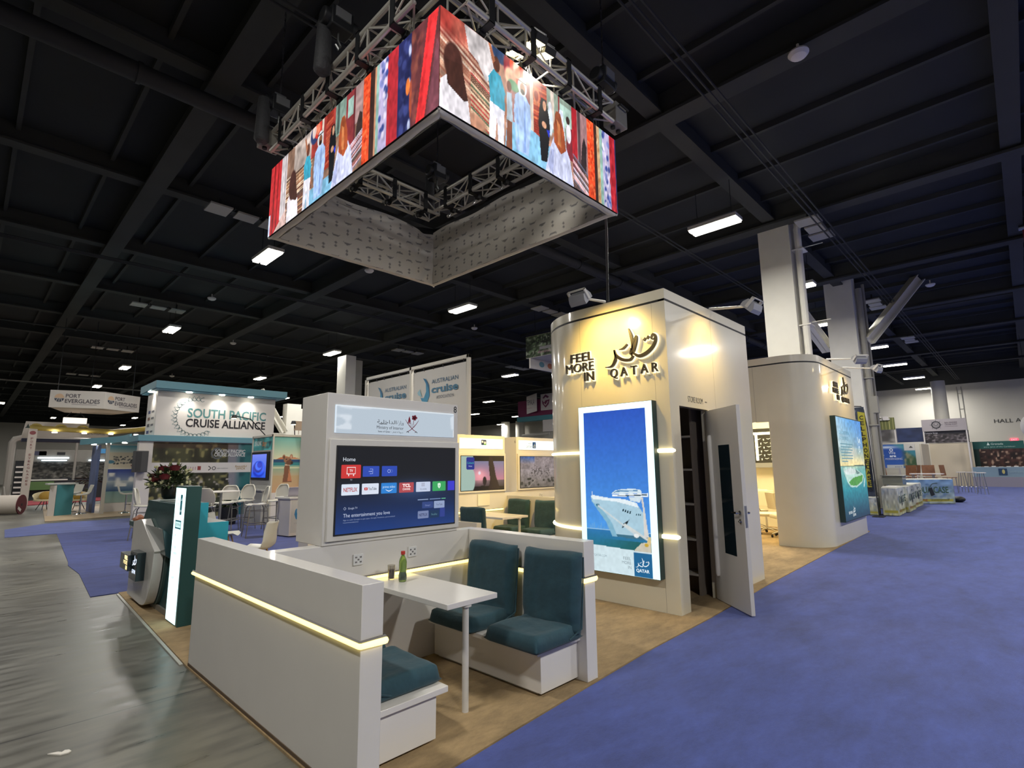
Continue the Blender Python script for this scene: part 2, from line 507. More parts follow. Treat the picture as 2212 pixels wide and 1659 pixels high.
n3 = nnoise(22.0, 4, tc.outputs['Object']); lk(n3, bu.inputs['Height']); lk(bu.outputs['Normal'], b.inputs['Normal'])
b.inputs['Specular IOR Level'].default_value = 0.6

# ================================================================== HALL SHELL
XF, XB, YL, YR = 51.7, -20.0, 88.0, -16.0
mb = MB(); mb.box(XB, YR, -0.2, XF, YL, 0.0); struct('floor', mb, conc, smooth=0)
mb = MB(); mb.box(XF, YR, 0, XF + 0.3, YL, 7.4); struct('wall_far', mb, WALLM, smooth=0)
mb = MB(); mb.box(XB, YL, 0, XF, YL + 0.3, 7.4); struct('wall_left', mb, WALLM, smooth=0)
mb = MB(); mb.box(XB - 0.3, YR, 0, XB, YL, 7.4); struct('wall_back', mb, WALLM, smooth=0)
mb = MB(); mb.box(XB, YR - 0.3, 0, XF, YR, 7.4); struct('wall_right', mb, WALLM, smooth=0)
CE = 8.6
mb = MB(); mb.box(XB - 0.3, YR - 0.3, CE, XF + 0.3, YL + 0.3, CE + 0.2)
struct('ceiling', mb, CEILM, smooth=0)
mb = MB()
for x in np.arange(-16.2, XF, 6.2):                         # girders with a lower flange
    mb.box(x - 0.08, YR, 8.08, x + 0.08, YL, CE); mb.box(x - 0.2, YR, 8.03, x + 0.2, YL, 8.09)
for y in np.arange(-10.2, YL, 4.85):
    mb.box(XB, y - 0.07, 8.2, XF, y + 0.07, CE); mb.box(XB, y - 0.16, 8.16, XF, y + 0.16, 8.21)
for x in np.arange(-17.0, XF, 1.55):
    mb.box(x - 0.04, YR, 8.46, x + 0.04, YL, CE)
for (x0, y0, x1, y1) in ((XF - 0.1, YR, XF + 0.3, YL), (XB - 0.3, YR, XB + 0.1, YL), (XB, YL - 0.1, XF, YL + 0.3), (XB, YR - 0.3, XF, YR + 0.1)):
    mb.box(x0, y0, 7.4, x1, y1, CE)
struct('trim_1', mb, BEAM, smooth=0)
# white line of HALL lettering and wall details
hl = thing('wall_lettering', 'dark capital letters naming the hall on the far white wall', 'lettering', (XF, 0, 4.35))
A = Art((XF - 0.02, 1.42, 4.34), -Y, Z)
A.text('HALL A', 0, 0, 0.27, '3a3d3c', w=1.42, l=1)
A.build(hl, 'letters', PRINT)
mb = MB()
for y in (2.98, 3.24): mb.box(XF - 0.05, y - 0.02, 0.5, XF - 0.01, y + 0.02, 7.2)
for z in np.arange(3.2, 7.2, 1.15): mb.box(XF - 0.05, 2.98, z, XF - 0.01, 3.24, z + 0.03)
solo('wall_ladder', mb, mat('ladder_grey', '8d8d88', 0.6), 'thin grey ladder fixed to the far white wall', 'ladder')
es = thing('exit_sign', 'small red glowing sign high on the far white wall', 'sign', (XF - 0.05, 0.52, 3.05))
mb = MB(); mb.box(XF - 0.06, 0.3, 3.02, XF - 0.01, 0.72, 3.2); part(es, 'sign_box', mb, mat('exit_red', 'ff4a60', 0.4, emit=1.6))
A = Art((XF - 0.062, 0.66, 3.05), -Y, Z); A.text('EXIT', 0, 0, 0.12, 'ffe0e0', w=0.3, l=1); A.build(es, 'lettering', LIT)

# ventilation ducts and pipes under the roof, dark painted
DUCT = mat('duct_black_paint', '282a2d', 0.7, var=(0.8, 0.15))
for k, (x0, y0, x1, y1, z, r, lab) in enumerate((
        (-18, 9.3, 50, 9.3, 7.75, 0.15, 'long dark round duct under the roof behind the video cube'),)):
    mb = MB(); mb.cyl((x0, y0, z), (x1, y1, z), r, n=20)
    n = 30
    for i in range(n):
        t = (i + .5) / n; p = Vector((x0 + (x1 - x0) * t, y0 + (y1 - y0) * t, z)); d = Vector((x1 - x0, y1 - y0, 0)).normalized() * 0.03
        mb.cyl(p - d, p + d, r + 0.02, n=20)
    solo('ventilation_duct', mb, DUCT, lab, 'duct', 'round ceiling ducts')
for k, y in enumerate((2.9, 6.2, 18.0, 28.5)):
    mb = MB()
    for j in range((3, 2, 3, 2)[k]): mb.cyl((-18, y + 0.11 * j, 7.55), (50, y + 0.11 * j, 7.55), 0.02, n=6)
    solo('conduit_run', mb, DUCT, ('bundle of three dark conduits running along the roof above the blue aisle', 'pair of dark conduits running along the roof over the tall sign tower',
         'three dark conduits under the roof far behind the booth', 'pair of dark conduits under the roof near the far left booths')[k], 'conduit', 'ceiling conduits')

# ------------------------------------------------------------------ ceiling lamps
HOUS = mat('lamp_housing', 'c8c8c4', 0.5)
def make_fixture():
    t = thing('ceiling_light', 'x', 'light', (0, 0, 7.0), 0, 'twin tube lamps hanging from the roof')
    mb = MB(); mb.box(-0.2, -0.56, 0.02, 0.2, 0.56, 0.10); part(t, 'housing', mb, HOUS, local=True)
    for s in (-1, 1):
        mb = MB(); mb.box(s * 0.1 - 0.07, -0.54, -0.02, s * 0.1 + 0.07, 0.54, 0.02); part(t, 'tube', mb, LAMP, local=True)
    for s in (-1, 1):
        mb = MB(); mb.cyl((0, s * 0.4, 0.1), (0, s * 0.4, 1.0), 0.008, n=6); part(t, 'hanger', mb, DARK, local=True)
    L = bpy.data.lights.new('lamp_light', 'AREA'); L.shape = 'RECTANGLE'; L.size = 0.36; L.size_y = 1.05; L.energy = FIXTURE_W; L.color = (1.0, 0.97, 0.92)
    lo = bpy.data.objects.new('lamp_light', L); COL.objects.link(lo); lo.parent = t; lo.location = (0, 0, -0.03)
    return t
FIX = [  # measured positions of the lamps in view, each told apart by what it hangs near
    (4.9, 13.5, 'largest twin tube lamp below the left corner of the hanging video cube'),
    (5.1, 23.5, 'bright twin tube lamp in the left row, second from the video cube'),
    (5.45, 34.2, 'twin tube lamp in the left row, third from the video cube'),
    (5.5, 43.1, 'lamp in the left row just above the left harbour banner corner'),
    (1.55, 58.7, 'tiny far lamp at the left edge of the hall'),
    (11.45, 4.55, 'largest lamp hanging left of the nearest white square column'),
    (11.5, 13.5, 'bright lamp hanging alone below the right half of the video cube'),
    (11.7, 23.3, 'lamp beside the top of the slim white column behind the ministry screen'),
    (11.96, 32.9, 'lamp hanging over the teal topped cruise sign'),
    (29.7, 4.65, 'lamp beside the diagonal brace of the second white column'),
    (35.9, 4.75, 'middle lamp of the row right of the second white column'),
    (42.5, 4.7, 'lamp in the right row above the left edge of the round column'),
    (49.4, 4.9, 'farthest lamp of the right row, touching the round column'),
    (22.45, 21.9, 'lamp to the left of the purple country banner, highest of its line'),
    (30.4, 32.2, 'lamp between the framed cruise banners and the purple banner'),
    (36.7, 41.0, 'small far lamp close to the frame of the cruise banners'),
    (41.96, 40.0, 'small far lamp at the left end of the purple banner'),
    (48.4, 49.0, 'farthest small lamp low over the far wall behind the meeting units'),
    (16.9, 41.2, 'far lamp at the right end of the teal topped cruise sign'),
    (5.9, 72.0, 'small far lamp under the harbour banner, left of the white light box'),
    (12.0, 67.1, 'small far lamp between the harbour banner and the cruise sign'),
    (13.0, 79.0, 'lowest far lamp over the yellow canopy bar'),
    (23.1, 5.0, 'lamp half hidden behind the second white column'),
    (23.0, 56.0, 'far lamp behind the steel brace right of the cruise sign'),
    (5.6, 53.0, 'far lamp hidden by the harbour banner'), (-1.3, 34, 'lamp far out beyond the left edge'), (-1.3, 46, 'lamp farthest out beyond the left edge'), (0.5, 66, 'lamp near the far left wall'),
    (17.5, 4.6, 'lamp between the two white square columns'),
    (-1.3, 13.5, 'lamp outside the left edge of the view, nearer row'), (-1.3, 23.5, 'lamp outside the left edge of the view, farther row'),
    (-1.3, 3.0, 'lamp over the concrete floor beside the camera'), (-1.0, -5.2, 'lamp behind the camera'), (5.0, -5.2, 'lamp over the blue aisle right of the camera'),
    (11.5, -5.2, 'lamp over the blue aisle opposite the sign tower'), (17.7, -5.2, 'lamp over the blue aisle opposite the columns'),
    (24.0, -5.2, 'lamp over the far blue aisle on the right'), (33.0, -5.2, 'lamp over the blue aisle near the far right counter'), (43, -5.2, 'lamp over the far right corner of the hall')]
f0 = make_fixture()
AISLE = bpy.data.lights['lamp_light'].copy(); AISLE.energy = FIXTURE_W * 1.8
for i, (x, y, lab) in enumerate(FIX):
    if i == 0: f0.location = (x, y, 7.0); f0['label'] = lab
    else:
        c_ = dup(f0, (x, y, 7.0), 0, lab)
        if y < -5:
            for k_ in c_.children:
                if k_.type == 'LIGHT': k_.data = AISLE

# ------------------------------------------------------------------ triple air diffusers
DIFF = mat('diffuser_white', 'aaa9a4', 0.6)
def make_diff():
    t = thing('air_diffuser', 'x', 'vent', (0, 0, 7.7), 0, 'triple air diffuser plates under the roof')
    for x, h in ((-0.62, 0.27), (0, 0.2), (0.62, 0.27)):
        mb = MB(); mb.box(x - 0.24, -h, -0.02, x + 0.24, h, 0.02); part(t, 'plate', mb, DIFF, local=True)
    mb = MB(); mb.box(-0.5, -0.05, 0.03, 0.5, 0.05, 0.08)
    for s in (-1, 1):
        mb.tube([(s * 0.3, -0.2, 0.06), (s * 0.3, 0.2, 0.06)], 0.02, 6); mb.cyl((s * 0.6, 0, 0), (s * 0.6, 0, 0.26), 0.03, n=6)
    part(t, 'bracket', mb, DARK, local=True)
    return t
d0 = make_diff()
for i, (x, y, lab) in enumerate(((4.4, 13.75, 'triple white diffuser cut by the left end of the video cube'), (4.75, 24.3, 'triple white diffuser up left of the second left row lamp'),
        (4.9, 34.6, 'triple white diffuser above the third left row lamp'), (5.0, 45.4, 'far triple diffuser above the harbour banner'), (16.5, 13.7, 'triple white diffuser left of the tall sign tower top'),
        (16.7, 24.3, 'triple white diffuser above the framed cruise banners'), (15.7, 3.48, 'triple white diffuser just right of the nearest white column top'),
        (25.3, 3.75, 'triple white diffuser behind the slanting brace'), (34.2, 3.75, 'small triple diffuser above the right row of lamps'), (24.8, 23.5, 'small triple diffuser left of the island banner'))):
    if i == 0: d0.location = (x * .953, y * .953, 7.7); d0['label'] = lab
    else: dup(d0, (x * .953, y * .953, 7.7), 0, lab)
DOME = mat('dome_white', 'e2dfda', 0.5)
s0 = None
for i, (x, y, lab) in enumerate(((8.9, 1.95, 'round white ceiling speaker high in the upper right dark roof'), (6.15, 22.5, 'small white ceiling sensor right of the left diffuser row'),
        (9.0, 15.5, 'small white ceiling sensor under the lower edge of the video cube'), (9.4, 30.0, 'tiny white ceiling sensor left of the slim white column'),
        (9.8, 43.8, 'tiny white ceiling sensor above the teal topped cruise sign'), (16.7, 18.7, 'tiny white ceiling sensor below the lone middle lamp'), (25.0, 1.9, 'tiny white ceiling sensor right of the slanting brace'))):
    if s0 is None:
        mb = MB(); mb.lathe([(0.03, 0.06), (0.14, 0.06), (0.15, 0.03), (0.11, -0.02), (0.02, -0.05)], (0, 0, 0), 16); mb.cyl((0, 0, 0.05), (0, 0, 0.2), 0.02, n=6)
        s0 = solo('ceiling_sensor', mb, DOME, lab, 'sensor', 'white ceiling sensors'); s0.location = (x * .939, y * .939, 7.8)
    else: dup(s0, (x * .939, y * .939, 7.8), 0, lab)

# ------------------------------------------------------------------ carpets
def slabpoly(name, pts, h, m, lab, cat='carpet'):
    mb = MB(); mb.prism(pts, 0.0, h, 'z'); return solo(name, mb, m, lab, cat, smooth=0)
EDGE = [(1.95, 2.385), (2.6, 2.43), (3.45, 2.485), (4.27, 2.535), (5.55, 2.56), (7.6, 2.655), (9.95, 2.715), (13.2, 2.80), (14.97, 2.83)]
slabpoly('blue_carpet', [(1.52, -15.5), (48.0, -15.5), (48.0, 22.0), (15.0, 22.0), (14.98, 2.85)] + EDGE[::-1] + [(1.52, 2.36)], 0.008, BLUE, 'wide blue aisle carpet in front of the tan booth floor')
slabpoly('booth_carpet', [(1.43, 2.362), (1.95, 2.392)] + [(x, y + 0.007) for x, y in EDGE[1:-1]] + [(14.97, 2.85), (14.97, 8.75), (11.6, 8.75), (11.6, 12.6), (8.0, 12.6), (8.0, 8.75), (1.58, 8.75), (1.432, 5.1)], 0.014, TAN, 'tan carpet covering the booth floor under the tables')
slabpoly('left_carpet', [(1.29, 8.76), (7.99, 8.76), (7.99, 18.0), (1.82, 18.0), (1.45, 12.35), (1.4, 11.9), (1.42, 10.8)], 0.008, carpet('blue_carpet_rear', '394683', 0.3, 0.12), 'blue carpet with a ragged left edge beside the reception desk')
slabpoly('cross_carpet', [(0.86, 18.03), (14.9, 18.03), (14.9, 22.4), (1.9, 21.65), (0.95, 20.4)], 0.008, carpet('blue_carpet_pale', '465597', 0.3, 0.18), 'pale blue carpet strip crossing in front of the far left booths')
mb = MB(); mb.cyl((-19, 45.7, 7.3), (10, 45.7, 7.3), 0.045, n=8)
solo('roof_pipe', mb, mat('pale_pipe', '9a9a98', 0.5), 'long pale pipe crossing under the roof above the harbour banner', 'pipe')
mb = MB(); mb.prism([(1.404, 5.2), (1.430, 5.2), (1.573, 8.7), (1.549, 8.7)], 0.0, 0.010); solo('carpet_tape', mb, mat('carpet_tape', 'a9a79c', 0.4), 'pale tape along the booth carpet edge beside the concrete', 'tape', smooth=0)
pp = MB()
pp.prism([(0.50, 4.20), (0.55, 4.135), (0.585, 4.13), (0.60, 4.14), (0.592, 4.17), (0.575, 4.18), (0.56, 4.165), (0.545, 4.185)], 0.0, 0.006)
solo('paper_scrap', pp, mat('paper', 'e3dfd6', 0.8), 'torn white paper scrap lying on the concrete floor', 'paper', smooth=0)

# ------------------------------------------------------------------ white building columns
def column(name, x, y0, y1, top, lab, notch=True, depth=0.55):
    t = thing(name, lab, 'column', (x, (y0 + y1) / 2, 0.01), 0, 'white square columns')
    w_ = y1 - y0
    if notch:
        pr = [(y0, 0.01), (y1, 0.01), (y1, top - 0.05), (y1 - 0.18 * w_, top), (y1 - .2 * w_, top - .1), (y1 - .33 * w_, top - .1), (y1 - .35 * w_, top), (y1 - .55 * w_, top + .04), (y1 - .57 * w_, top - .06), (y1 - .7 * w_, top - .06), (y1 - .72 * w_, top + .05), (y0, top + .07)]
    else:
        pr = [(y0, 0.01), (y1, 0.01), (y1, top), (y0, top)]
    mb = MB(); mb.prism(pr, x, x + depth, 'x'); part(t, 'cladding', mb, PAINTW, smooth=0)
    mb = MB(); mb.box(x + depth, y0 + 0.06, 0.01, x + depth + 0.12, y1 - 0.02, top - 0.25); mb.box(x + depth + 0.12, y0, 0.01, x + depth + 0.3, y1, top - 0.35)
    part(t, 'steel_core', mb, mat('column_steel', 'a9a69a', 0.6, var=(2, 0.06)), smooth=0)
    return t
c1 = column('building_column', 14.95, 3.95, 4.75, 8.42, 'nearest tall white square column with a notched top')
mb = MB(); mb.tube([(15.15, 3.80, 3.5), (15.15, 3.80, 7.9), (15.15, 3.70, 8.15), (15.15, 3.70, 8.6)], 0.09, 12); mb.tube([(15.35, 3.86, 3.5), (15.35, 3.86, 8.6)], 0.06, 10)
for z in (5.2, 7.3): mb.box(15.05, 3.66, z, 15.45, 3.95, z + 0.03); mb.cyl((15.3, 3.7, z + .1), (15.3, 3.25, z + .1), 0.012, n=6)
part(c1, 'drain_pipe', mb, PAINTW)
c2 = column('building_column', 22.1, 3.93, 4.83, 8.45, 'second tall white square column with a slanting brace', notch=False)
mb = MB(); mb.tube([(22.5, 3.80, 0.02), (22.5, 3.80, 8.0)], 0.1, 12)
mb.box(22.4, 3.6, 3.35, 22.65, 3.78, 3.95); mb.tube([(22.75, 3.7, 0.02), (22.75, 3.7, 8.2)], 0.05, 8)
for z in (2.9, 4.6): mb.box(22.35, 3.66, z, 22.8, 3.95, z + 0.04)
part(c2, 'service_pipe', mb, mat('column_steel', 'a9a69a'))
def ibeam(mb, p, q, w_, h_):
    P, Q = Vector(p), Vector(q); d = (Q - P); L = d.length; d.normalize()
    M = Matrix.Translation(P) @ d.to_track_quat('Z', 'Y').to_matrix().to_4x4()
    mb.box(-w_ / 2, -h_ / 2, 0, w_ / 2, -h_ / 2 + 0.03, L, M); mb.box(-w_ / 2, h_ / 2 - 0.03, 0, w_ / 2, h_ / 2, L, M); mb.box(-0.02, -h_ / 2, 0, 0.02, h_ / 2, L, M)
    return mb
mb = MB(); ibeam(mb, (22.6, 3.7, 6.0), (24.6, 2.2, 8.55), 0.35, 0.34); solo('diagonal_brace', mb, PAINTW, 'slanting white steel brace rising right of the second column', 'brace', 'diagonal column braces', smooth=0)
mb = MB(); ibeam(mb, (22.6, 5.0, 5.9), (20.2, 5.7, 7.9), 0.35, 0.34)
solo('diagonal_brace', mb, PAINTW, 'slanting white steel brace between the two tall white columns', 'brace', 'diagonal column braces', smooth=0)
# slim columns farther back
t = thing('building_column', 'slim white square column rising behind the ministry screen', 'column', (12.0, 22.4, 0), 0, 'white square columns')
mb = MB(); mb.box(11.75, 22.0, 0, 12.25, 22.8, 6.75); part(t, 'cladding', mb, PAINTW, smooth=0)
mb = MB(); mb.box(12.25, 22.1, 0, 12.65, 22.7, 6.6); part(t, 'steel_core', mb, MATS['column_steel'], smooth=0)
t = thing('building_column', 'white steel column with a slanted brace right of the cruise sign', 'column', (11.2, 26, 0), 0, 'white square columns')
mb = MB(); mb.box(10.75, 25.8, 0, 11.45, 26.3, 4.75); mb.box(11.47, 25.9, 0, 11.75, 26.3, 4.55); part(t, 'cladding', mb, PAINTW, smooth=0)
mb = MB(); ibeam(mb, (10.7, 25.9, 3.35), (9.45, 25.9, 5.3), 0.3, 0.3); ibeam(mb, (10.75, 25.9, 3.15), (9.3, 25.9, 3.15), 0.25, 0.25); part(t, 'brace', mb, PAINTW, smooth=0)
for (x, y, r, lab) in ((48.6, 4.06, 0.42, 'round white column before the far wall beside the lettering'), (49.5, 49.2, 0.55, 'left round column behind the meeting units'), (50.2, 47.2, 0.6, 'right round column behind the meeting units')):
    mb = MB(); mb.cyl((x, y, 0), (x, y, 7.39), r, n=24); solo('round_column', mb, PAINTW, lab, 'column', 'round white columns')
# ================================================================== MEETING UNIT NEAREST THE CAMERA
CH = 0.0145   # carpet height
LEDZ = 0.735
GAP_SHADE = mat('gap_shade_grey', '6d6a66', 0.5)  # grey line painted in for the shaded gap over each strip
def neon(parent, path, r=0.012, m=None):
    mb = MB(); mb.tube(path, r, 8); part(parent, 'light_strip', mb, m or NEON)
    mb = MB(); mb.tube([(p[0], p[1], p[2] + 0.019) for p in path], 0.007, 4); part(parent, 'gap_shade', mb, GAP_SHADE)

t = thing('booth_partition', 'low white partition in the foreground with a yellow light strip', 'partition', (1.507, 3.79, CH), 0, 'low white partitions')
mb = MB(); mb.box(1.445, 2.45, CH, 1.57, 5.13, 1.02); part(t, 'panel', mb, WHITE, 0.003)
neon(t, [(1.437, 5.16, LEDZ), (1.437, 2.447, LEDZ), (1.442, 2.442, LEDZ), (1.578, 2.442, LEDZ), (1.578, 2.60, LEDZ)], 0.0135)
mb = MB(); mb.box(1.44, 2.46, CH, 1.575, 5.12, CH + 0.02); part(t, 'skirting', mb, mat('skirting_brown', '5a4a3a', 0.7))
t = thing('booth_partition', 'low white partition behind the two navy teal seats', 'partition', (3.435, 3.18, CH), 0, 'low white partitions')
mb = MB(); mb.box(3.37, 2.515, CH, 3.50, 3.97, 1.02); part(t, 'panel', mb, WHITE, 0.003)
neon(t, [(3.362, 3.85, LEDZ), (3.362, 2.507, LEDZ), (3.508, 2.507, LEDZ), (3.508, 3.97, LEDZ)], 0.0135)

t = thing('booth_back_wall', 'low white back wall under the ministry screen', 'partition', (2.47, 3.91, CH), 0, 'low white partitions')
mb = MB(); mb.box(1.572, 3.85, CH, 3.368, 3.97, 1.02); part(t, 'panel', mb, WHITE, 0.003)
neon(t, [(1.60, 3.84, LEDZ), (3.355, 3.84, LEDZ)], 0.0135)

SOCK = mat('socket_plastic', 'd9d9d8', 0.35)
def socket(x, y, z, lab):
    t = thing('wall_socket', lab, 'socket', (x, y, z - 0.045), 0, 'wall sockets')
    mb = MB(); mb.box(x - 0.043, y - 0.012, z - 0.043, x + 0.043, y, z + 0.043); part(t, 'plate', mb, SOCK, 0.004)
    mb = MB()
    for dx, dz in ((-0.02, 0.018), (0.02, 0.018), (-0.02, -0.018), (0.02, -0.018), (0, 0)):
        mb.box(x + dx - 0.007, y - 0.0135, z + dz - 0.006, x + dx - 0.002, y - 0.011, z + dz + 0.006); mb.box(x + dx + 0.002, y - 0.0135, z + dz - 0.006, x + dx + 0.007, y - 0.011, z + dz + 0.006)
    part(t, 'holes', mb, BLACK)
socket(2.22, 3.85, 0.89, 'left wall socket above the table under the ministry screen')
socket(2.73, 3.85, 0.89, 'right wall socket behind the green bottle')

# screen cabinet, also used for the units behind (built at the first one's place)
LBOX = mat('lightbox_acrylic', 'd3e0ec', 0.3, emit=0.9)
def screen_unit(x0, y, z0, lab, dark_side=False):
    """white cabinet 1.31 wide, 1.16 high, header light box above a television; front face looks to -y"""
    t = thing('screen_cabinet', lab, 'cabinet', (x0 + 0.655, y + 0.22, z0), 0, 'screen cabinets')
    mb = MB(); mb.box(x0, y, z0, x0 + 1.31, y + 0.44, z0 + 1.16); part(t, 'cabinet', mb, WHITE, 0.004)
    mb = MB(); mb.box(x0 + 0.025, y - 0.022, z0 + 0.03, x0 + 1.31, y, z0 + 0.80)
    fr = part(t, 'screen_frame', mb, WHITE2, 0.004)
    return t

u8 = screen_unit(1.91, 3.84, 1.021, 'white screen cabinet numbered 8 with the ministry header')
hb = MB(); hb.box(1.975, 3.832, 1.87, 3.165, 3.84, 2.09); part(u8, 'header_lightbox', hb, mat('ministry_lightbox', 'b9c9d8', 0.15, emit=0.82, coat=0.5))
C = Canvas(100, 20, 'c2d0dd')
n = vnoise(20, 100, 5, 12, 3)
C.mix((n - 0.62) * 9 * ((C.u < 0.12) | (C.v > 0.9) & (C.u < 0.3) | (C.u > 0.94)), 'dfe9f3')
C.rect(0, 0.97, 1, 1, 'f4faff'); C.rect(0, 0, 0.008, 1, 'f0f8ff'); C.rect(0.995, 0.05, 1, 0.3, 'ffffff')
C.build(u8, 'header_print', colmat('backlit_soft', 0.88, 0.15), (1.977, 3.8305, 1.872), X, Z, 1.186, 0.216)
A = Art((0, 3.8295, 0), X, Z, 0.0006)
MAR = '8c1f3a'; INK = '33363c'
A.text('\ufe94\ufef4\ufee0\ufea7\ufe8d\ufeaa\ufedf\ufe8d', 2.345, 1.962, 0.03, INK, w=0.185); A.text('\ufe93\ufead\ufe8d\ufeaf\ufeed', 2.54, 1.962, 0.03, INK, w=0.064)
A.line((2.36, 1.958), (2.44, 1.958), 0.004, INK)
A.text('Ministry of Interior', 2.341, 1.917, 0.026, INK, w=0.263)
A.text('State of Qatar -', 2.354, 1.889, 0.013, INK, w=0.13, bold=0.01); A.text('\ufeae\ufec4\ufed7', 2.492, 1.889, 0.012, INK, w=0.04); A.text('\ufe94\ufedf\ufeed\ufea9', 2.54, 1.889, 0.012, INK, w=0.06)
A.stroke([(2.622, 2.008), (2.655, 1.965), (2.70, 1.925), (2.735, 1.905)], [0.003, 0.006, 0.006, 0.004], MAR); A.stroke([(2.762, 2.008), (2.729, 1.965), (2.684, 1.925), (2.649, 1.905)], [0.003, 0.006, 0.006, 0.004], MAR)
for q in (2.648, 2.736): A.stroke([(q - 0.012, 1.897), (q, 1.905), (q + 0.012, 1.895)], 0.006, INK)
A.poly([(2.648, 1.985), (2.672, 1.985), (2.678, 1.995), (2.664, 2.04), (2.655, 2.02)], MAR); A.rect(2.644, 1.976, 2.682, 1.983, MAR)
A.stroke([(2.705, 1.97), (2.708, 2.0), (2.714, 2.03)], 0.005, MAR)
for k in range(5): A.ell(2.716 + 0.019 * math.cos(k * 1.25), 2.028 + 0.015 * math.sin(k * 1.25), 0.012, 0.010, MAR)
A.ell(2.716, 2.028, 0.014, 0.012, MAR)
for k in range(4): A.rect(2.665, 1.968 - 0.008 * k, 2.72, 1.970 - 0.008 * k, '9a6a72')
A.build(u8, 'header_lettering', PRINT)
A = Art((0, 3.8392, 0), X, Z, 0.0006); A.text('8', 3.205, 2.105, 0.058, '30343a', al='r', w=0.036, bold=0.01); A.build(u8, 'unit_number', PRINT)

def tv(parent, x0, x1, z0, z1, y):
    mb = MB(); mb.box(x0 - 0.012, y, z0 - 0.012, x1 + 0.012, y + 0.012, z1 + 0.012)
    part(parent, 'television', mb, BLACK, 0.003)
tv(u8, 2.0, 3.16, 1.10, 1.76, 3.812)
C = Canvas(80, 50, '11141c')
C.grad('1d3a78', '11141c', 0, 0.62); C.mix(np.exp(-(((C.u - 0.62) / 0.25) ** 2 + ((C.v - 0.48) / 0.12) ** 2)) * 0.55, '44639a')
C.build(u8, 'screen', SCREEN, (2.0, 3.811, 1.10), X, Z, 1.16, 0.66)
A = Art((0, 3.811, 0), X, Z, 0.0006)
A.text('Home', 2.043, 1.65, 0.03, 'd8dee8', w=0.105)
def tile(a, b, c, d, col, r=0.006): A.rrect(a, b, c, d, r, col)
tile(2.031, 1.518, 2.199, 1.622, 'c93433'); tile(2.216, 1.527, 2.366, 1.611, '2b49b0'); tile(2.39, 1.527, 2.537, 1.611, '2947ae')
A.stroke([(2.079, 1.552), (2.079, 1.602), (2.151, 1.602), (2.151, 1.552), (2.076, 1.552)], 0.006, 'f4e8e8', 2, False); A.text('TV', 2.115, 1.566, 0.02, 'f4e8e8', 'c', 0.03, bold=0.02); A.rect(2.09, 1.535, 2.098, 1.548, 'f4e8e8', 2); A.rect(2.132, 1.535, 2.14, 1.548, 'f4e8e8', 2)
A.stroke([(2.28, 1.588), (2.305, 1.588), (2.305, 1.55), (2.28, 1.55)], 0.004, 'a9b9ea', 2, False); A.line((2.268, 1.569), (2.294, 1.569), 0.004, 'a9b9ea', 2); A.poly([(2.29, 1.576), (2.299, 1.569), (2.29, 1.562)], 'a9b9ea', 2)
A.ring(2.458, 1.569, 0.014, 0.004, 'a9b9ea', 2, n=6); A.ring(2.482, 1.569, 0.012, 0.003, '5f78c8', 2, n=6)
A.text('TV', 2.117, 1.499, 0.012, 'c0c6d4', 'c', 0.018)
tile(2.038, 1.388, 2.19, 1.473, 'd9e3f2'); A.text('NETFLIX', 2.114, 1.415, 0.03, 'b23a3a', 'c', 0.118, bold=0.02)
tile(2.213, 1.388, 2.365, 1.473, 'd9e0f0'); A.rrect(2.234, 1.421, 2.264, 1.442, 0.004, 'c03438', 2); A.poly([(2.245, 1.426), (2.245, 1.437), (2.255, 1.4315)], 'ffffff', 3); A.text('YouTube', 2.27, 1.421, 0.022, '4a4d55', w=0.075, bold=0.01)
tile(2.388, 1.388, 2.537, 1.473, '2b7fd0'); A.text('prime video', 2.462, 1.432, 0.02, 'c5e2fa', 'c', 0.118, bold=0.01); A.stroke([(2.43, 1.42), (2.462, 1.406), (2.497, 1.42)], [0.002, 0.006, 0.002], 'ffffff', 2)
tile(2.561, 1.388, 2.708, 1.471, 'b04a50'); A.text('TCL', 2.635, 1.434, 0.024, 'ffe9e9', 'c', 0.083, bold=0.05); A.text('CHANNEL', 2.635, 1.408, 0.016, 'f4d5d5', 'c', 0.08, bold=0.03)
tile(2.733, 1.388, 2.885, 1.472, 'c3cde4'); A.text('TCL HOME', 2.809, 1.403, 0.012, '4d5568', 'c', 0.07); [A.ring(2.797 + 0.018 * i, 1.440 + 0.016 * j, 0.007, 0.003, '7a6f80', 2, n=4) for i in (0, 1) for j in (0, 1)]
tile(2.909, 1.388, 3.057, 1.472, '3aa35e'); A.poly([(2.966, 1.452), (2.983, 1.458), (3.0, 1.452), (2.998, 1.425), (2.983, 1.408), (2.968, 1.425)], 'd8f5e0', 2); A.poly([(2.986, 1.445), (2.977, 1.43), (2.984, 1.431), (2.981, 1.418), (2.991, 1.435), (2.984, 1.434)], '3aa35e', 3)
A.rect(3.08, 1.388, 3.16, 1.472, '3a39c8')
A.ring(2.072, 1.288, 0.011, 0.003, 'aeb9d2', 2, n=4); A.text('Google TV', 2.10, 1.281, 0.015, 'aeb9d2', w=0.08)
A.text('The entertainment you love', 2.061, 1.222, 0.027, 'b9c4dd', w=0.415)
A.text('Sign in with Google to get apps, Google Assistant, personalized', 2.062, 1.196, 0.010, '8493b5', w=0.463); A.text('recommendations', 2.062, 1.178, 0.010, '8493b5', w=0.13)
for a, b, c in ((2.753, 2.865, '8a9cc0'), (2.88, 3.0, '6f86b0'), (3.01, 3.058, '5fae8a')): A.rect(a, 1.316, b, 1.324, c)
